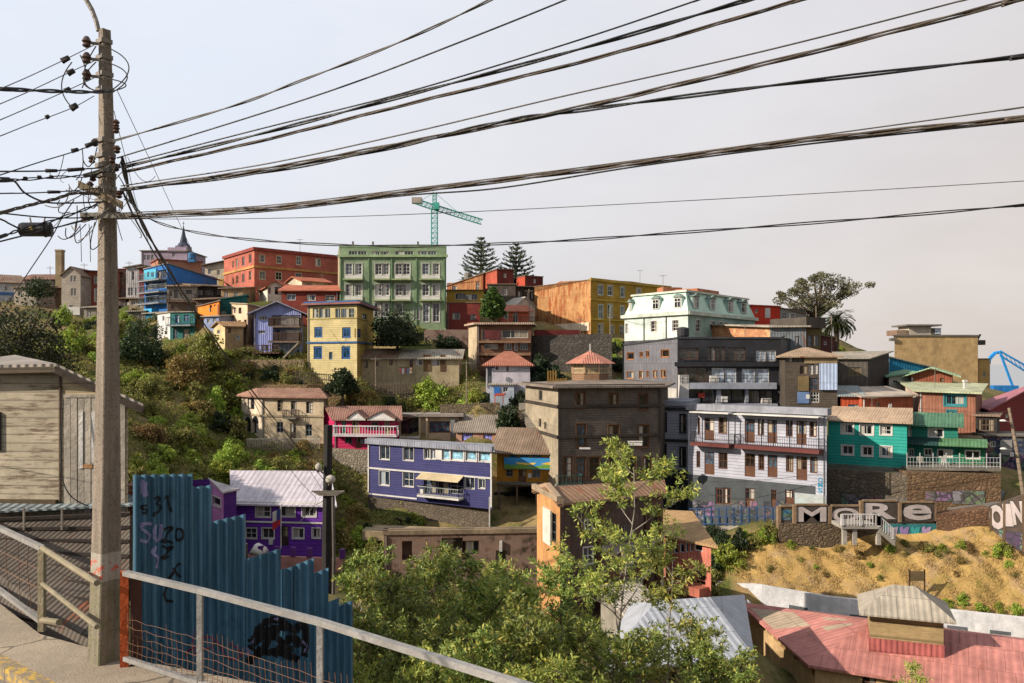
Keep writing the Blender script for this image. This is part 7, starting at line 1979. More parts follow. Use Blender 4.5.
c1 = g.mix(g.math('MULTIPLY', g.math('MULTIPLY', g.math('LESS_THAN', g.math('ABSOLUTE', g.math('SUBTRACT', zz, 1.12)), .16), .5), 1.0), c1, lin('a39d92'))
red = g.math('MULTIPLY', g.math('LESS_THAN', g.math('ABSOLUTE', g.math('SUBTRACT', zz, 1.1)), .11), g.math('GREATER_THAN', g.noise(ob, 13.0, 3), .54))
c1 = g.mix(g.math('MULTIPLY', red, .8), c1, lin('a8442c'))
bp = g.n('ShaderNodeBump', {'Strength': .7, 'Distance': .02, 'Height': g.math('SUBTRACT', mid_, g.math('MULTIPLY', g.ramp(pit, .58, .7), 1.2))}).outputs[0]
g.n('ShaderNodeOutputMaterial', {0: g.n('ShaderNodeBsdfPrincipled', {'Base Color': c1, 'Roughness': .92, 'Normal': bp}).outputs[0]})
mb.build('shaft', g.m, r)
DKM = M('stucco', '2a2623', dirt=.3); STL = M('stucco', '7d756a', dirt=.6, rough=.5); RST = M('stucco', '6b4a34', dirt=.7); PORC = M('stucco', '4a3327', dirt=.2, rough=.3)
BLK = M('stucco', '1b1a1a', dirt=.2, rough=.45); GRYC = M('stucco', '55504b', dirt=.3, rough=.5); BRNC = M('stucco', '51473d', dirt=.4, rough=.6)
# brackets, clamps and insulators
def pp(px, py, dy=0.0): return P(px, py, Yp_ + dy)
for py, w in ((44, .13), (60, .13), (77, .14), (92, .16), (143, .15), (158, .16), (168, .17), (178, .17), (191, .18), (203, .18), (217, .19)):
    c = pp(104 + 3.4 * (py - 30) / 300, py)
    t = (GR - .4 - c.z) / (GR - .4 - ptp.z); ww = (.185 + (.066 - .185) * t) * 1.1
    mb = MB(); q0 = ring(c, ww + .02, rot); mb.prism(q0, (0, 0, .05)); mb.build('clamp_band', STL, r)
for py in (44, 60, 77):
    mb = MB(); a = pp(100, py, -.05); b_ = a + Vector((-.13, -.05, 0))
    mb.tube([a, b_], .018, 6); ins = mb.build('insulator_pin', STL, r)
    MB().lathe(b_ - Vector((0, 0, .06)), [(.02, 0), (.05, .02), (.035, .05), (.055, .07), (.03, .12), (.02, .13)], 10).build('insulator', PORC, ins)
for (px, py) in ((116, 124), (116, 130), (117, 150), (95, 143), (92, 160), (116, 168), (112, 160), (93, 178), (119, 195), (90, 186), (88, 217), (84, 219), (118, 216)):
    c = pp(px, py, -.12)
    MB().lathe(c, [(.015, -.04), (.04, -.02), (.028, 0), (.045, .02), (.02, .05)], 8).build('insulator', PORC, r)
mb = MB(); a, b_ = pp(80, 217.5, -.16), pp(131, 218.5, -.16); mb.box(a, b_ - a, (0, .05, 0), (0, 0, .06)); mb.build('cross_arm', STL, r)
mb = MB(); a, b_ = pp(78, 188, -.17), pp(122, 209, -.17); mb.box(a, b_ - a, (0, .03, 0), (0, 0, .09)); mb.build('cable_bracket', M('concrete', '8a7a60'), r)
mb = MB(); a, b_ = pp(84, 176, -.17), pp(120, 166, -.17); mb.bar(a, b_, .04); mb.build('cable_bracket', DKM, r)
mb = MB().tube([pp(98.5, 31), pp(96.5, 22), pp(92, 10), pp(84, -4), pp(74, -16)], .028, 8); mb.build('lamp_arm', STL, r)
# jumper loops round the pole head
for k, (x0, y0, x1, y1, bx, by) in enumerate(((98, 44, 112, 90, 152, 62), (98, 60, 113, 92, 148, 72), (98, 77, 112, 91, 146, 84), (96, 46, 98, 91, 70, 86), (96, 62, 94, 90, 72, 84), (72, 62, 74, 109, 50, 88), (80, 55, 82, 88, 90, 72))):
    P0, P1, P2 = pp(x0, y0, -.1), pp(bx, by, -.15), pp(x1, y1, -.15)
    pts_ = [P0 * (1 - t) ** 2 + P1 * 2 * t * (1 - t) + P2 * t * t for t in np.linspace(0, 1, 14)]
    MB().tube(pts_, .007, 5).build('jumper_wire', DKM, r, smooth=True)

# ------------------------------------------------------------------ cables
def smooth(pts, n=14):
    out = []
    P_ = [pts[0] * 2 - pts[1]] + pts + [pts[-1] * 2 - pts[-2]]
    for i in range(1, len(P_) - 2):
        a, b_, c, d = P_[i - 1:i + 3]
        for k in range(n):
            t = k / n
            out.append(.5 * ((2 * b_) + (c - a) * t + (2 * a - 5 * b_ + 4 * c - d) * t * t + (3 * b_ - a - 3 * c + d) * t ** 3))
    return out + [pts[-1]]
def cable(label, pts, r_, mt=BLK, group=None, strands=1, off=.02):
    pts = [P(*p) for p in pts]
    if group in (G1, G3) and abs(pts[-1].x) > 2: pts.append(pts[-1] + (pts[-1] - pts[-2]).normalized() * 9)
    base = smooth(pts)
    mb = MB()
    for s in range(strands):
        q = base if strands == 1 else [p + Vector((0, off * math.sin(i * .33 + s * 6.28 / strands), off * math.cos(i * .33 + s * 6.28 / strands) * 1.0)) for i, p in enumerate(base)]
        mb.tube(q, r_ * .82, 6)
    solo('overhead_cable', label, 'cable', base[0], mb, mt, group, smooth=True)
G1 = 'overhead cables fanning out from the concrete pole'
G3 = 'cables leaving the concrete pole uphill'
cable('uppermost twisted cable climbing steeply from the concrete pole head', [(113, 141, 9.9), (230, 107, 9.2), (300, 81, 8.8), (400, 42, 8.2), (490, 0, 7.8), (580, -48, 7.3)], .0085, GRYC, G1, 2, .009)
cable('second single cable from the top, parallel to the twisted one', [(117, 158, 9.9), (250, 117, 9.2), (350, 84, 8.7), (450, 46, 8.2), (565, 0, 7.8), (660, -42, 7.4)], .010, BLK, G1)
cable('slim black cable directly above the thick black bundle', [(124, 164, 9.9), (260, 129, 9.2), (400, 94, 8.6), (560, 46, 8.0), (698, 0, 7.6), (800, -36, 7.2)], .0095, BLK, G1)
cable('thick black twin bundle crossing the upper sky', [(124, 167, 9.9), (260, 134, 9.2), (400, 97, 8.6), (580, 49, 7.9), (747, 0, 7.5), (850, -32, 7.2)], .0125, BLK, G1, 2, .012)
cable('grey-brown twisted bundle just under the thick black bundle', [(124, 172, 9.9), (260, 141, 9.2), (400, 106, 8.6), (600, 57, 7.9), (799, 0, 7.4), (900, -30, 7.1)], .0095, BRNC, G1, 3, .012)
cable('thin dark cable in the middle of the fan', [(121, 186, 9.9), (260, 165, 9.2), (400, 135, 8.6), (560, 97, 8.0), (760, 52, 7.4), (964, 0, 7.0), (1080, -32, 6.8)], .009, GRYC, G1)
cable('pale twisted bundle crossing the blue-taped cable in the sky', [(121, 190, 9.9), (260, 170, 9.2), (400, 144, 8.6), (560, 112, 8.0), (760, 65, 7.3), (1016, 0, 6.8), (1110, -26, 6.7)], .011, BRNC, G1, 3, .016)
cable('dark bundle below the pale twisted bundle, reaching the sky edge lower', [(120, 190, 9.85), (260, 173, 9.2), (400, 146, 8.6), (500, 122, 8.2), (583, 110, 7.9), (760, 87, 7.3), (1024, 56, 6.8), (1120, 42, 6.7)], .012, BLK, G1, 2, .012)
cable('single cable above the lowest heavy bundle', [(121, 213, 9.9), (260, 206, 9.2), (400, 190, 8.6), (600, 165, 8.0), (800, 138, 7.4), (1024, 107, 6.9), (1120, 92, 6.7)], .0075, GRYC, G1)
cable('heavy sagging bundle of pale and dark cables lowest in the sky', [(121, 216, 9.9), (260, 209, 9.2), (400, 193, 8.6), (600, 168, 8.0), (800, 141, 7.4), (1024, 118, 6.9), (1120, 106, 6.7)], .0125, BRNC, G1, 3, .016)
cable('black cable sagging beneath the heavy pale bundle', [(121, 219, 9.9), (260, 212, 9.2), (400, 196, 8.6), (500, 188, 8.3), (640, 166, 7.8), (800, 145, 7.4), (1024, 121, 6.9), (1120, 110, 6.7)], .010, BLK, G1)
cable('thin straight brown wire above the tower crane jib', [(112, 219, 9.9), (260, 218.5, 9.6), (430, 213.5, 9.2), (700, 200, 8.6), (1024, 181, 8.0), (1140, 173, 7.8)], .0048, BRNC, G1)
cable('lone twin cable dipping over the green block roof', [(124, 196, 9.9), (150, 219, 9.8), (200, 233, 9.6), (280, 242, 9.3), (400, 246, 8.9), (540, 242, 8.5), (674, 233, 8.1), (850, 220, 7.7), (1024, 205, 7.4), (1130, 195, 7.2)], .0072, BLK, G1, 2, .010)
G2 = 'service wires running downhill from the concrete pole'
cable('thin straight stay wire slanting down past the church spire', [(117, 90, 9.9), (150, 160, 12), (183, 231, 16), (215, 300, 24), (240, 352, 34)], .0055, GRYC, G2)
cable('thin service wire dropping steeply beside the blue house', [(114, 111, 9.9), (126, 160, 11), (143, 225, 14), (170, 300, 20), (205, 372, 34)], .0052, GRYC, G2)
cable('thickest black service cable sagging from the pole to the black street pole', [(122, 160, 9.9), (134, 205, 12), (160, 255, 17), (200, 318, 27), (250, 388, 40), (300, 450, 52), (324, 480, 58)], .022, BLK, G2, 2, .03)
cable('black service cable beside the thickest one, ending lower on the black street pole', [(122, 190, 9.9), (140, 228, 13), (168, 275, 19), (205, 330, 28), (250, 393, 41), (298, 454, 53), (324, 492, 58)], .017, BLK, G2)
cable('curling grey service wire hanging loosely by the purple house roof', [(250, 392, 44), (272, 440, 52), (294, 474, 57), (310, 492, 58.5), (316, 500, 58.5), (309, 512, 58.4), (300, 522, 58)], .02, GRYC, G2)
G3 = 'cables leaving the concrete pole uphill'
Lw = [('bare wire from the top insulator, slanting down away from the pole head', [(94, 45, 9.9), (66, 59, 9.2), (30, 76, 8.4), (0, 89, 7.8), (-60, 115, 7)], .006, 1),
      ('bare wire from the second insulator below the pole head', [(94, 61, 9.9), (66, 74, 9.2), (30, 91, 8.4), (0, 104, 7.8), (-60, 130, 7)], .006, 1),
      ('bare wire from the third insulator below the pole head', [(94, 78, 9.9), (66, 91, 9.2), (30, 107, 8.4), (0, 120, 7.8), (-60, 146, 7)], .006, 1),
      ('lowest bare wire carrying a small dark connector', [(94, 96, 9.9), (72, 108, 9.2), (30, 124, 8.4), (0, 136, 7.8), (-60, 158, 7)], .006, 1),
      ('thick black cable running almost level under the jumper loops', [(112, 91, 9.8), (90, 92, 9.4), (50, 91, 8.8), (0, 89, 8.2), (-60, 87, 7.6)], .014, 2),
      ('slanting cable below the small dark insulators', [(98, 143, 9.9), (76, 151, 9.5), (40, 162, 8.9), (0, 175, 8.3), (-60, 194, 7.6)], .008, 1),
      ('level cable with dark splice sleeves', [(100, 168, 9.9), (82, 169, 9.6), (45, 171, 9.0), (0, 171.5, 8.4), (-60, 173, 7.6)], .011, 1),
      ('level cable just below the spliced one', [(100, 176, 9.9), (70, 176.5, 9.4), (30, 179, 8.8), (0, 181, 8.3), (-60, 185, 7.6)], .0085, 2),
      ('level cable with a short black joint box', [(100, 188, 9.9), (70, 191, 9.4), (30, 193, 8.8), (0, 193.5, 8.3), (-60, 195, 7.6)], .009, 1),
      ('brown frayed cable bundle wrapped at the bracket', [(100, 194, 9.8), (75, 193, 9.4), (55, 199, 9.2), (30, 205, 8.8), (0, 213, 8.3), (-60, 228, 7.6)], .010, 3),
      ('sagging black cable crossing the level cables', [(100, 202, 9.8), (70, 203, 9.4), (45, 202, 9.1), (25, 193, 8.9), (14, 181, 8.7), (0, 178, 8.4), (-60, 176, 7.6)], .012, 1),
      ('slanting cable passing behind the black splice case', [(98, 204, 9.8), (75, 213, 9.5), (45, 223, 9.1), (20, 230, 8.8), (0, 237, 8.4), (-60, 258, 7.6)], .0095, 2),
      ('lower cable above the black splice case', [(98, 217, 9.8), (70, 218, 9.4), (40, 217, 9.0), (0, 213, 8.4), (-60, 207, 7.6)], .010, 1),
      ('cable entering the black splice case from the pole', [(98, 219, 9.8), (80, 221, 9.6), (62, 226, 9.3), (50, 229, 9.15)], .011, 1),
      ('cable leaving the black splice case uphill', [(20, 229, 9.05), (8, 223, 8.8), (0, 219, 8.6), (-60, 196, 7.6)], .011, 1),
      ('cable slanting steeply down under the black splice case', [(74, 200, 9.7), (62, 218, 9.8), (50, 240, 10), (30, 270, 10.6), (10, 300, 11.4), (-10, 330, 12)], .008, 1)]
for lb, p_, rr_, st_ in Lw:
    cable(lb, p_, rr_, BRNC if 'brown' in lb else (GRYC if 'bare' in lb else BLK), G3, st_, .012)
for k, (x0, y0, bx, by, x1, y1) in enumerate(((92, 226, 70, 262, 76, 222), (86, 224, 62, 250, 66, 228), (95, 222, 84, 262, 100, 244), (80, 226, 66, 246, 58, 236), (90, 190, 48, 214, 60, 200), (82, 178, 76, 196, 66, 190), (88, 200, 92, 214, 97, 204), (82, 148, 86, 172, 76, 180), (98, 166, 116, 180, 122, 158), (118, 175, 132, 196, 124, 200), (60, 206, 54, 216, 70, 212))):
    P0, P1, P2 = P(x0, y0, 9.75), P(bx, by, 9.7), P(x1, y1, 9.75)
    MB().tube([P0 * (1 - t) ** 2 + P1 * 2 * t * (1 - t) + P2 * t * t for t in np.linspace(0, 1, 12)], .006, 5).build('loose_wire', DKM, r, smooth=True)
rt = random.Random(17)
for k in range(26):
    x0, y0 = rt.uniform(60, 128), rt.uniform(150, 218); x1, y1 = x0 + rt.uniform(-34, 34), y0 + rt.uniform(-14, 26)
    P0, P1, P2 = P(x0, y0, 9.75 - rt.random() * .3), P((x0 + x1) / 2 + rt.uniform(-14, 14), max(y0, y1) + rt.uniform(-10, 26), 9.7), P(x1, y1, 9.75)
    MB().tube([P0 * (1 - t) ** 2 + P1 * 2 * t * (1 - t) + P2 * t * t for t in np.linspace(0, 1, 12)], rt.choice((.0035, .0045, .0065)), 5).build('loose_wire', rt.choice((DKM, GRYC, BRNC, STL)), r, smooth=True)
for px in (81, 90):
    MB().tube([P(px - 1, 224, 9.8), P(px, 240, 9.78), P(px + .5, 262, 9.8)], .004, 4).build('loose_wire', DKM, r)
# dark sleeves and connectors
for (x0, y0, x1, y1, Y, rr_) in ((68, 170, 84, 169, 9.45, .024), (46, 170.7, 57, 170.7, 9.1, .022), (48, 192, 60, 192, 9.15, .02), (62, 61, 69, 57.5, 9.25, .035), (68, 73.5, 74, 70.5, 9.3, .035), (65, 91, 70, 88.5, 9.25, .03), (71, 108.5, 77, 105, 9.3, .04), (46, 117.5, 49, 116, 8.7, .025), (72, 151, 78, 149.5, 9.5, .028), (86, 146, 97, 142, 9.7, .03), (24, 178.5, 27, 178.3, 8.7, .022), (38, 177.3, 41, 177, 8.9, .022), (50, 177, 53, 177, 9.1, .022)):
    MB().tube([P(x0, y0, Y), P(x0 * .75 + x1 * .25, y0 * .75 + y1 * .25, Y), P(x1, y1, Y)], rr_, 8, rr_ * .8).build('cable_sleeve', DKM, r, smooth=True)
q0, q1 = P(19, 229.5, 9.1), P(52, 229.5, 9.15)
rc = empty('splice_case', q0, 0, 'black cylindrical cable splice case hanging under the wires', 'splice case')
mb = MB(); ax = q1 - q0
for (t0, t1, w) in ((.0, .04, .045), (.04, .1, .068), (.1, .78, .075), (.78, .82, .085), (.82, .97, .078), (.97, 1, .05)):
    mb.tube([q0 + ax * t0, q0 + ax * t1], w, 14)
mb.build('case_body', BLK, rc)
q = P(31, 229.5, 9.0); MB().cbox(q, .03, .02, .03).build('label_dot', M('stucco', 'b5a04a'), rc)
mb = MB().bar(P(30, 217.5, 9.1), P(31, 223, 9.1), .012).bar(P(45, 217.5, 9.1), P(44, 223, 9.1), .012).build('hanger', STL, rc)

# ------------------------------------------------------------------ clapboard shack
SK = M('plank', 'a0957f', per=.15, dirt=.95, col2='4d3d2e', bump=1.6)
b = Bld('clapboard_shack', 'weathered clapboard shack with peeling cream paint beside the concrete pole', 'shack', (63, 15), (128, 15.0), 405, 512, SK, bl=(-60, 15.15), br=(108, 21), ext=3, ctrl=False)
b.facemat['F'] = M('plank', 'b3a283', per=.15, dirt=.8, col2='6a5a44', bump=1.2)
WP = M('stucco', 'a59c8e', dirt=.5)
fb = b.rect('F', (64, 398, 127, 513), False)
A, e, L, n = b.em('F'); E, N = Vector((*e, 0)), Vector((*n, 0))
k = 9
for i in range(k):
    u0 = .03 + (L - .06) * i / k; u1 = .03 + (L - .06) * (i + 1) / k - .012
    MB().box(b.pt('F', u0, fb[2], .003), E * (u1 - u0), N * (.022 + .006 * (i % 2)), (0, 0, fb[3] - fb[2])).build('door_board', WP, b.root)
MB().box(b.pt('F', .03, fb[3] + .01, .003), E * (L - .06), N * .035, (0, 0, .05)).build('rail_board', WP, b.root)
b.fbox('F', (80, 411, 84, 468), .045, 'white_batten', WHITE); b.fbox('F', (93, 412, 97, 462), .06, 'white_door_frame', WHITE)
b.fbox('F', (83, 464, 93, 468), .04, 'patch', M('stucco', 'a0764a'))
b.fbox('L', (61.2, 371, 63, 511), .03, 'corner_board', M('stucco', '5a4a3a'))
b.fbox('L', (-6, 412, 1.5, 450), .04, 'dark_hatch', DKM)
b.fbox('L', (-20, 499, 58, 506), .08, 'sill_beam', M('plank', '5f5038'))
b.prof['F'] = [(0, .68), (1, 0)]
E_ = b.outline(.22); hz = [.68, -.02, -.12, .62]; BK_ = P(15, 357, 19.5)
TR = M('roofmetal', '9d948a', rust=.3, per=.15)
rf = MB().slab([Vector((E_[3].x, E_[3].y, b.zt + hz[3])), Vector((E_[0].x, E_[0].y, b.zt + hz[0])), BK_], .05).slab([Vector((q.x, q.y, b.zt + h_)) for q, h_ in zip((E_[0], E_[1], E_[2]), hz[:3])], .05).slab([Vector((E_[0].x, E_[0].y, b.zt + hz[0])), Vector((E_[2].x, E_[2].y, b.zt + hz[2])), BK_], .05).build('roof', TR, b.root)
b.prof['L'] = [(0, .6), (1, .68)]
MB().bar(Vector((E_[3].x, E_[3].y, b.zt + hz[3] - .05)), Vector((E_[0].x, E_[0].y, b.zt + hz[0] - .05)), .04, .1).build('fascia', M('plank', '6d604e'), rf)
MB().bar(Vector((E_[0].x, E_[0].y, b.zt + hz[0] - .06)), Vector((E_[1].x, E_[1].y, b.zt + hz[1] - .06)), .04, .12).build('fascia', M('plank', '3f342a'), rf)
b.done()
sk = b
cable('loose black cable hanging down the clapboard shack corner', [(63, 400, 14.8), (61.5, 440, 14.75), (62, 475, 14.7), (70, 495, 14.7), (88, 506, 14.8), (104, 508, 14.9)], .012, BLK)
# tin roof below the pavement edge
r = empty('tin_roof_shed', P(60, 580, 12.5), 0, 'dark battened tin roof just below the pavement railing', 'shed')
TA, TB_, TC, TD = P(-70, 524, 14.2), P(130, 514, 14.7), P(128, 668, 11.0), P(-70, 604, 13.0)
MB().slab([TD, TC, TB_, TA], .04).build('roof', M('roofmetal', '574d42', rust=.4, per=.085, bump=.7), r)
mb = MB()
for i in range(9):
    t = (i + .3) / 9; mb.bar(TA.lerp(TD, t) + Vector((0, 0, .07)), TB_.lerp(TC, t) + Vector((0, 0, .07)), .05, .05)
mb.build('batten', M('plank', '3a3028'), r)
mb = MB().box(TA + Vector((0, .0, -1.5)), TB_ - TA, (0, .1, 0), (0, 0, 1.45)); mb.build('wall', M('plank', '4a3d30'), r)
mb = MB(); MB().slab([TA + Vector((0, .2, .1)), TB_ + Vector((0, .2, .1)), TB_ + Vector((0, .9, .2)), TA + Vector((0, .9, .2))], .03).build('ridge_sheet', M('roofmetal', '7a8486', per=.15), r)
for px in (24, 62): MB().bar(P(px, 530, 14.05), P(px, 508, 14.05), .03).build('stub_post', STL, r)
q = P(124, 515, 15)
solo('brick_stub_wall', 'red-brown brick stub wall between the pole and blue fence', 'wall', q, MB().box(P(121, 560, 15.5), (.75, 0, 0), (0, .5, 0), (0, 0, 1.35)), M('brick', '8a4a32'))

# ------------------------------------------------------------------ railings
RAILM = M('stucco', '8f8c88', dirt=.7, rough=.45); RAILG = M('stucco', '8a7f66', dirt=.8, rough=.6)
RZ = -2.42
def rp(px, py, z=RZ): return onp(px, py, z)
r = empty('street_railing', onp(42, 632), 0, 'worn grey-green pipe railing before the clapboard shack roof', 'railing')
a0, a1, a2 = rp(-60, 500), rp(42, 548), rp(97, 583)
a0.z = a1.z = RZ; 
MB().bar(a0, a1, .07, .06).build('top_rail', RAILM, r); MB().tube([a1, a2], .036, 8).build('top_rail', RAILG, r)
pbm = Vector((a1.x, a1.y, GR)); MB().bar(pbm, a1 + Vector((0, 0, -.03)), .075).build('post', RAILG, r)
for t in (.55,):
    m0 = a0.copy(); m0.z = GR + .28; m1 = a1.copy(); m1.z = GR + .12
    MB().bar(m0, m1, .07, .05).build('bottom_rail', RAILM, r)
m1 = a1.copy(); m1.z = GR + .62; m2 = a2.copy(); m2.z = GR + .6; MB().tube([m1, m2], .03, 8).build('mid_rail', RAILG, r)
m1.z = GR + .14; MB().tube([m1, m1.lerp(m2, .35) * 1.0], .04, 8).build('bottom_rail', RAILG, r)
mb = MB(); 
for k in range(7):
    p0 = a0.lerp(a1, .45 + k * .09); mb.tube([p0, p0 + Vector((.02 * (-1) ** k, 0, -.35)), Vector((p0.x + .03, p0.y, GR + .22))], .005, 4)
for zz_ in (.3, .55): mb.tube([a0 + Vector((0, 0, -zz_)), a0.lerp(a1, .5) + Vector((0, 0, -zz_ - .05)), a1 + Vector((0, 0, -zz_))], .005, 4)
mb.build('wire_infill', RST, r)
r = empty('street_railing', onp(200, 672), 0, 'grey metal railing with rusty wire mesh in front of the blue corrugated fence', 'railing')
T = [rp(125, 573), rp(200, 590.5), rp(320, 622), rp(540, 690)]
T[3] = T[2] + (rp(515, 683) - T[2]).normalized() * 2.6
for i in range(3): MB().bar(T[i], T[i + 1], .07, .055).build('top_rail', RAILM, r)
for i, p in enumerate(T[1:]):
    MB().bar(Vector((p.x, p.y, GR - .1)), p - Vector((0, 0, .03)), .055).build('post', RAILM, r)
lo = [Vector((p.x, p.y, GR + .1)) for p in T]
for i in range(3): MB().bar(lo[i], lo[i + 1], .055, .05).build('bottom_rail', RAILM, r)
c = T[0]; MB().box(Vector((c.x - .05, c.y - .02, GR)), (.09, .02, 0), (-.02, .06, 0), (0, 0, c.z - GR + .02)).build('end_post', M('stucco', 'b5501c', dirt=.5), r)
MB().box(Vector((c.x + .05, c.y + .03, GR)), (.12, .02, 0), (-.02, .05, 0), (0, 0, c.z - GR - .02)).build('end_plate', M('stucco', '4a2418', dirt=.6), r)
mb = MB(); rr = random.Random(5)
for i in range(3):
    m = int((T[i + 1] - T[i]).length / .085)
    for k in range(m):
        p = T[i].lerp(T[i + 1], (k + .5) / m)
        h0 = GR + .12; h1 = GR + rr.choice((.4, .5, .62, .55)) if i < 1 else GR + .62 + .06 * math.sin(k * .4)
        mb.tube([Vector((p.x, p.y, h0)), Vector((p.x + .015, p.y, (h0 + h1) / 2)), Vector((p.x, p.y, h1))], .0032, 3, caps=False)
    for zz_ in (.2, .29, .38, .47, .56):
        mb.tube([lo[i].lerp(lo[i + 1], q) + Vector((0, 0, zz_ - .1 + .012 * math.sin(q * 20 + zz_ * 30))) for q in np.linspace(0.02, .98, 8)], .0032, 3, caps=False)
mb.build('wire_mesh', RST, r)

# ------------------------------------------------------------------ blue corrugated fence
FA, FB_ = XY(133, 10.9), XY(356, 12.9)
fd = (FB_ - FA).normalized(); fn = Vector((-fd.y, fd.x))
if fn.x < 0: fn = -fn
def fhit(px):
    d = Vector(((px - CX) / F, 1.0)); u = -(FA.x * d.y - FA.y * d.x) / (fd.x * d.y - fd.y * d.x)
    return u, FA.y + u * fd.y
PER, AMP = .118, .029
def fpt(u, z, out=0.0):
    q = FA + fd * u + fn * (AMP * math.sin(u * 2 * math.pi / PER) + out)
    return Vector((q.x, q.y, z))
r = empty('corrugated_fence', Vector((FA.x, FA.y, GR)), 0, 'stepped blue corrugated sheet fence sprayed with graffiti', 'fence')
g = NT('blue_sheet')
tc = g.n('ShaderNodeTexCoord'); ob = tc.outputs['Object']
st = g.noise(g.n('ShaderNodeMapping', {0: ob, 3: (5, 5, .5)}).outputs[0], 1.0, 6, .7); md = g.noise(ob, 2.0, 6, .7)
c1 = g.mix(g.ramp(st, .35, .7), lin('27495c'), lin('48728a'))
c1 = g.mix(g.math('MULTIPLY', g.ramp(md, .55, .68), .5), c1, lin('1c3a46'))
c1 = g.mix(g.math('MULTIPLY', g.ramp(g.noise(ob, 11.0, 5, .75), .66, .72), .8), c1, lin('6a5a4c'))
g.n('ShaderNodeOutputMaterial', {0: g.n('ShaderNodeBsdfPrincipled', {'Base Color': c1, 'Roughness': .42, 'Specular IOR Level': .5}).outputs[0]})
BLUES = g.m
panels = [(133, 192, 475, 474, 0), (191, 211, 487, 485, .012), (210, 246, 522, 514, -.006), (245, 281, 559, 548, .01), (280, 296, 570, 566, -.01), (294, 313, 565, 558, .008), (312, 328, 574, 568, -.008), (327, 340, 602, 597, .01), (338, 353, 606, 600, 0)]
for (x0, x1, y0, y1, out) in panels:
    u0, Y0 = fhit(x0); u1, Y1 = fhit(x1)
    z0, z1 = ZZ(y0, Y0), ZZ(y1, Y1)
    n_ = max(6, int((u1 - u0) / PER * 14))
    mb = MB()
    for k in range(n_ + 1):
        t = k / n_; u = u0 + (u1 - u0) * t; z = z0 + (z1 - z0) * t + .012 * math.sin(u * 6.28 / PER)
        for o_ in (out, out + .003):
            mb.v += [fpt(u, GR - 4.5, o_), fpt(u, z, o_)]
    for k in range(n_):
        i = k * 4; mb.f += [(i, i + 4, i + 5, i + 1), (i + 2, i + 3, i + 7, i + 6), (i + 1, i + 5, i + 7, i + 3)]
    mb.f += [(0, 1, 3, 2), (n_ * 4, n_ * 4 + 2, n_ * 4 + 3, n_ * 4 + 1)]
    mb.build('fence_panel', BLUES, r, smooth=False)
for px, pyt in ((246, 545), (313, 575), (341, 606), (352, 612)):
    u, Y = fhit(px); p = fpt(u, 0, -.09); MB().bar(Vector((p.x, p.y, GR - 4.5)), Vector((p.x, p.y, ZZ(pyt, Y))), .1).build('fence_post', M('plank', '3a2e26'), r)
def spray(strokes, w, mt, name='graffiti_stroke', out=.014):
    na = max(2, int(w / .9))
    for st_ in strokes:
        pts_ = smooth([Vector((x, y, 0)) for x, y in st_], 8)
        mb = MB(); P3 = []
        dense = []
        for i in range(len(pts_) - 1):
            m = max(1, int((pts_[i + 1] - pts_[i]).length / 1.0))
            dense += [pts_[i].lerp(pts_[i + 1], k / m) for k in range(m)]
        dense.append(pts_[-1])
        for i, p in enumerate(dense):
            d = (dense[min(i + 1, len(dense) - 1)] - dense[max(i - 1, 0)]).normalized()
            nrm = Vector((-d.y, d.x, 0)) * (w / 2) * (1 + .18 * math.sin(i * .9 + p.x))
            for sg in [1 - 2 * k_ / na for k_ in range(na + 1)]:
                q = p + nrm * sg; u, Y = fhit(q.x); mb.v.append(fpt(u, ZZ(q.y, Y), out + .004))
        for i in range(len(dense) - 1):
            for k_ in range(na): j_ = i * (na + 1) + k_; mb.f.append((j_, j_ + 1, j_ + na + 2, j_ + na + 1))
        mb.build(name, mt, r)
BP = M('stucco', '0f0f12', dirt=.1, rough=.5); LV = M('stucco', '8a86ad', dirt=.3); PKP = M('stucco', '7a3a5a', dirt=.4)
def k5(*ps): return [(110 + x * .3265, 460 + y * .3265) for x, y in ps]
spray([k5((112, 138), (98, 140), (98, 150), (110, 150), (110, 160), (98, 162)), k5((132, 118), (148, 112), (152, 124), (140, 132), (154, 140), (150, 158), (134, 162), (130, 172)), k5((164, 118), (176, 110), (180, 130), (186, 158))], 2.0, BP)
spray([k5((160, 212), (188, 206), (176, 226), (160, 250), (176, 248), (190, 254)), k5((206, 210), (202, 230), (208, 246), (220, 236), (218, 214), (207, 210)), k5((158, 262), (176, 270), (190, 264), (176, 282), (158, 300), (182, 296)), k5((214, 316), (200, 330), (188, 350), (176, 372)), k5((190, 330), (206, 348), (216, 358)), k5((210, 372), (184, 384), (168, 396), (164, 414), (174, 430), (190, 432))], 2.3, BP)
spray([k5((128, 196), (104, 194), (96, 208), (110, 220), (122, 232), (112, 248), (92, 246)), k5((138, 196), (134, 226), (140, 246), (152, 240), (156, 214), (156, 196)), k5((140, 262), (130, 284), (146, 300), (140, 330)), k5((100, 60), (98, 90), (104, 112)), k5((108, 66), (106, 90), (112, 110))], 3.0, LV)
spray([k5((260, 520), (250, 560), (262, 596), (280, 560), (300, 540), (330, 560), (350, 590)), k5((230, 600), (250, 575), (290, 580), (320, 560)), k5((360, 560), (390, 575), (400, 600), (372, 610), (350, 596))], 1.6, PKP)
spray([k5((430, 560), (470, 500), (520, 490), (560, 520), (590, 500), (600, 540), (590, 600)), k5((440, 600), (470, 570), (500, 540), (530, 560), (560, 540), (580, 570)), k5((450, 530), (480, 545), (500, 520), (520, 530)), k5((420, 620), (460, 590), (520, 590), (575, 610)), k5((430, 580), (450, 550), (480, 520), (540, 510)), k5((500, 600), (520, 570), (556, 580))], 7.0, BP)
spray([k5((415, 575), (425, 585), (420, 600)), k5((590, 555), (600, 570), (596, 590)), k5((440, 545), (430, 560)), k5((500, 486), (520, 484))], 2.5, LV)
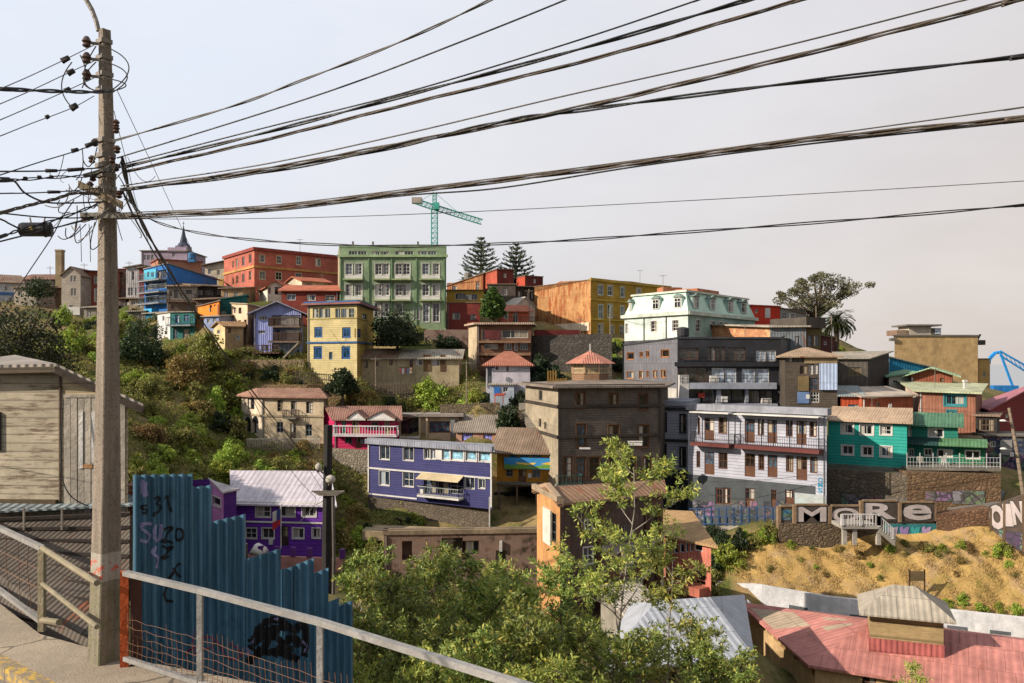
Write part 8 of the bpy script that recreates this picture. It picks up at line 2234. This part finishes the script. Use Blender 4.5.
# leaning black street pole with lamp heads
Y = 58
r = empty('street_pole', P(326, 600, Y), 0, 'black tarred street pole with white lamp heads beside the purple house', 'pole')
MB().tube([P(326.5, 625, Y), P(327, 520, Y), P(328.5, 425, Y)], .36, 8, .28).build('shaft', M('concrete', '1b1714', dirt=.4), r)
MB().tube([P(333, 610, Y - .3), P(334, 560, Y - .3), P(333, 490, Y - .3)], .12, 6).build('conduit', M('stucco', '55504a'), r)
for i, (px, py, w) in enumerate(((318.5, 468, .22), (330.5, 480, .32))):
    c = P(px, py, Y - .5)
    lm = MB().lathe(c, [(w * .25, -.28), (w * 1.0, -.1), (w * 1.1, .05), (w * .8, .24), (w * .2, .34)], 12).build('lamp_head', M('stucco', 'aaa397', dirt=.5), r, smooth=True)
    MB().tube([P(327, py + 6, Y), P((px + 327) / 2, py + 5, Y - .3), c], .06, 6).build('lamp_bracket', STL, lm)
for k in range(4):
    c = P(328, 492 + k * 1.2, Y - .4); MB().cbox(c, 2.2 - k * .3, .12, .09).build('cross_arm', STL, r)
MB().bar(P(316, 505, Y), P(338, 492, Y), .05).build('stay_bar', STL, r)

# ---- other poles and antennas on the hill
def wood_pole(label, x0, y0, x1, y1, Y, r0=.11, arm=True):
    q = P(x0, y0, Y); r_ = empty('utility_pole', q, 0, label, 'pole')
    MB().tube([P(x0, y0 + 8, Y), P((x0 + x1) / 2 + .2, (y0 + y1) / 2, Y), P(x1, y1, Y)], r0, 6, r0 * .7).build('shaft', M('plank', '8a7a68', per=.5), r_)
    if arm:
        a = P(x1, y1 + 2, Y); MB().bar(a + Vector((-.6, 0, 0)), a + Vector((.6, 0, 0)), .08).build('cross_arm', STL, r_)
    return r_
wp = wood_pole('leaning wooden street pole with two small lamps above the sloping lane', 1024, 492, 1009, 408, 74, .17, False)
for px, py in ((1004, 421), (1004.5, 449)):
    MB().bar(P(1012, py + 1, 74), P(px, py, 73.6), .05).lathe(P(px - 1, py, 73.6), [(.1, -.06), (.3, 0), (.22, .1), (.05, .14)], 8).build('lamp', WHITE, wp)
wood_pole('thin pole standing before the ochre block windows', 610, 345, 610, 313, 122)
wood_pole('thin pole before the rusted wall base', 580, 336, 580, 318, 121, .08)
wood_pole('slim pole at the terracotta cottage fence', 529, 322, 529, 289, 126, .09)
wood_pole('slim pale pole beside the umbrella tree trunk', 816, 330, 816, 306, 121, .09, False)
wood_pole('slim pale pole crossing the palm fronds', 831.5, 345, 831.5, 316, 112, .09, False)
wood_pole('roof antenna mast above the grey barn', 854, 358, 854, 347, 103, .05)
wood_pole('pole with short arm above the long low house trees', 466.5, 395, 466.5, 361, 98, .1)
wood_pole('leaning pole in front of the crumbling long house plaster', 375.5, 392, 375.5, 357, 101.5, .08)
wood_pole('antenna mast on the ridge next to the small dark tree', 50, 285, 50, 266, 150, .06)
wood_pole('antenna mast over the white ridge house', 129, 268, 129, 261, 140, .05)
wood_pole('antenna mast over the rust red house', 84, 271, 84, 263, 141, .05)
q = onp(352, 600, -9)
solo('utility_box', 'small white meter box on a post beside the blue fence end', 'meter box', P(362, 578, 30), MB().box(P(357, 582, 30), (.3, 0, 0), (0, .15, 0), (0, 0, .3)).bar(P(361, 640, 30), P(361, 582, 30), .06), WHITE)
q = P(336, 598, 40)

# ---- service cables strung between the hillside houses
for lb, a, m, z_ in (('thin service cable crossing the stone wall under the turquoise house', (828, 488, 80), (900, 486, 77.5), (985, 470, 75.8)), ('service cable from the pole at the ochre block to the mint building', (610, 314, 122), (640, 324, 118), (660, 318, 114)), ('drooping cable before the brown flats and white cottage', (466.5, 363, 98), (500, 372, 98), (540, 366, 100)),
       ('service cable from the long house pole to the yellow house', (375.5, 358, 101.5), (350, 352, 102), (330, 330, 101)), ('drooping wire across the front of the white balcony building', (664, 470, 82), (720, 482, 80), (826, 474, 75.6)), ('sagging wire between the lavender house and the red block slope', (300, 318, 106), (270, 312, 108), (236, 312, 110)), ('wire running from the leaning pole over the terrace roofs', (1010, 412, 74), (970, 412, 77), (915, 408, 80)), ('wire sagging over the magenta and gallery house roofs', (328, 428, 58), (390, 424, 75), (466, 398, 96))):
    cable(lb, [a, m, z_], .022, BLK)
# ---- rooftop clutter
def antenna(label, px, py, Y, h):
    q = P(px, py, Y); mb = MB().bar(q - Vector((0, 0, .6)), q + Vector((0, 0, h)), .05).bar(q + Vector((-.5, 0, h - .1)), q + Vector((.5, .1, h - .1)), .04)
    for k in range(4): mb.bar(q + Vector((-.4 + k * .27, -.3, h - .1)), q + Vector((-.4 + k * .27, .3, h - .1)), .03)
    solo('tv_antenna', label, 'antenna', q, mb, STL)
for a in (('thin TV antenna on the magenta house roof', 380, 407, 98, 1.4), ('thin TV antenna on the terracotta roof of the maroon house', 322, 286, 125, 1.8), ('thin TV antenna on the lavender house gable', 279, 309, 110, 1.5), ('TV antenna on the red block roof', 300, 252, 145, 2.2),
          ('TV antenna on the charcoal flats roof', 745, 338, 100, 1.6), ('TV antenna on the turquoise house roof', 872, 412, 86, 1.5), ('TV antenna above the pale green roof of the orange house', 935, 385, 93, 1.8), ('TV antenna on the brown flats roof', 508, 322, 112, 1.6), ('TV antenna on the mint mansard roof', 663, 288, 118, 1.8), ('TV antenna on the beige arched house roof', 304, 390, 97, 1.4), ('TV antenna on the mustard flats roof', 461, 289, 136, 1.6), ('TV antenna on the ochre block roof', 640, 282, 142, 2.0)):
    antenna(*a)
def tank(label, px, py, Y, r0, h, cl):
    q = P(px, py, Y); solo('water_tank', label, 'water tank', q, MB().lathe(q, [(r0 * .96, 0), (r0, .1), (r0, h * .85), (r0 * .7, h), (r0 * .2, h * 1.05)], 12).cbox(q - Vector((0, 0, .6)), r0 * 1.6, r0 * 1.6, .6), M('stucco', cl, dirt=.4), smooth=False)
tank('dark water tank on the charcoal flats roof corner', 683, 336, 99, .7, 1.0, '2a2c30'); tank('black water tank on the grey warehouse roof', 797, 326, 112, .6, 1.0, '3a3a3c'); tank('blue water tank on the terracotta block roof', 192, 259, 154, .7, 1.1, '35688f'); tank('grey water tank beside the rust shed roof', 468, 279, 150, .7, 1.1, '7a7570')
# walls under the green block and by the steps
for lb, p0, p1, h_, mt in (('long brick boundary wall below the green block', P(424, 345, 117), P(470, 345, 117), 2.1, M('brick', '6d4434', dirt=.8)), ('low rubble wall beside the white cottage steps', P(500, 428, 93), P(526, 424, 93.5), 1.6, M('stone', '857862', per=.35)), ('ochre rubble terrace wall below the lavender house deck', P(240, 372, 104), P(304, 372, 103.5), 1.5, M('stone', 'a08a68', per=.35)), ('broken stone wall under the tall yellow-green tree', P(440, 416, 97), P(500, 414, 97.5), 1.3, M('stone', '8d7d62', per=.35))):
    solo('boundary_wall' if 'brick' in lb else 'rubble_wall', lb, 'wall', p0.lerp(p1, .5), MB().box(p0 - Vector((0, 0, 1)), p1 - p0, (0, .5, 0), (0, 0, h_ + 1)), mt)

# ------------------------------------------------------------------ sky, sun, camera
EL, AZ = 27.0, 200.0        # sun elevation; direction towards the sun measured from +X
sd = Vector((math.cos(R(EL)) * math.cos(R(AZ)), math.cos(R(EL)) * math.sin(R(AZ)), math.sin(R(EL))))
li = bpy.data.lights.new('sun', 'SUN'); li.energy = 5.0; li.angle = R(.6); li.color = (1.0, .88, .735)
so = bpy.data.objects.new('sun', li); COL.objects.link(so)
so.rotation_euler = sd.to_track_quat('Z', 'Y').to_euler(); so.location = sd * 60
g = NT('World', world=True); SC.world = g.m
SKYS = .1
sky = g.n('ShaderNodeTexSky', sky_type='NISHITA')
sky.sun_disc = False; sky.sun_elevation = R(EL); sky.sun_rotation = R(90 - AZ); sky.dust_density = 4.0; sky.air_density = 1.0; sky.altitude = 50
tc = g.n('ShaderNodeTexCoord'); v = tc.outputs['Generated']
sp = g.n('ShaderNodeSeparateXYZ', {0: v})
hz_ = [x / SKYS for x in (.44, .392, .366)]; bl_ = [x / SKYS for x in (.50, .53, .59)]
n1 = g.noise(g.n('ShaderNodeMapping', {0: v, 3: (1, 1, 3)}).outputs[0], 2.2, 7, .6)
lr = g.ramp(g.math('ADD', g.math('ADD', sp.outputs[0], g.math('MULTIPLY', sp.outputs[2], -1.3)), g.math('MULTIPLY', g.math('SUBTRACT', n1, .5), .3)), .35, -.75)
hazec = g.mix(lr, hz_, bl_)
hazec = g.mix(g.math('MULTIPLY', g.ramp(n1, .42, .75), .3), hazec, [x / SKYS for x in (.66, .655, .66)])
col = g.mix(.9, sky.outputs[0], hazec)
g.n('ShaderNodeOutputWorld', {0: g.n('ShaderNodeBackground', {0: col, 1: SKYS}).outputs[0]})
cam = bpy.data.cameras.new('camera'); cam.sensor_width = 36.0; cam.lens = F * 36 / 1024; cam.shift_y = (HZ - 341.5) / 1024
cam.clip_start = .1; cam.clip_end = 20000
co_ = bpy.data.objects.new('camera', cam); COL.objects.link(co_); co_.rotation_euler = (R(90), 0, 0); SC.camera = co_
SC.view_settings.view_transform = 'Standard'; SC.view_settings.look = 'None'; SC.view_settings.gamma = 1; SC.view_settings.exposure = .76
SC.cycles.use_denoising = True
SC.cycles.max_bounces = 6; SC.cycles.diffuse_bounces = 3; SC.cycles.transparent_max_bounces = 4
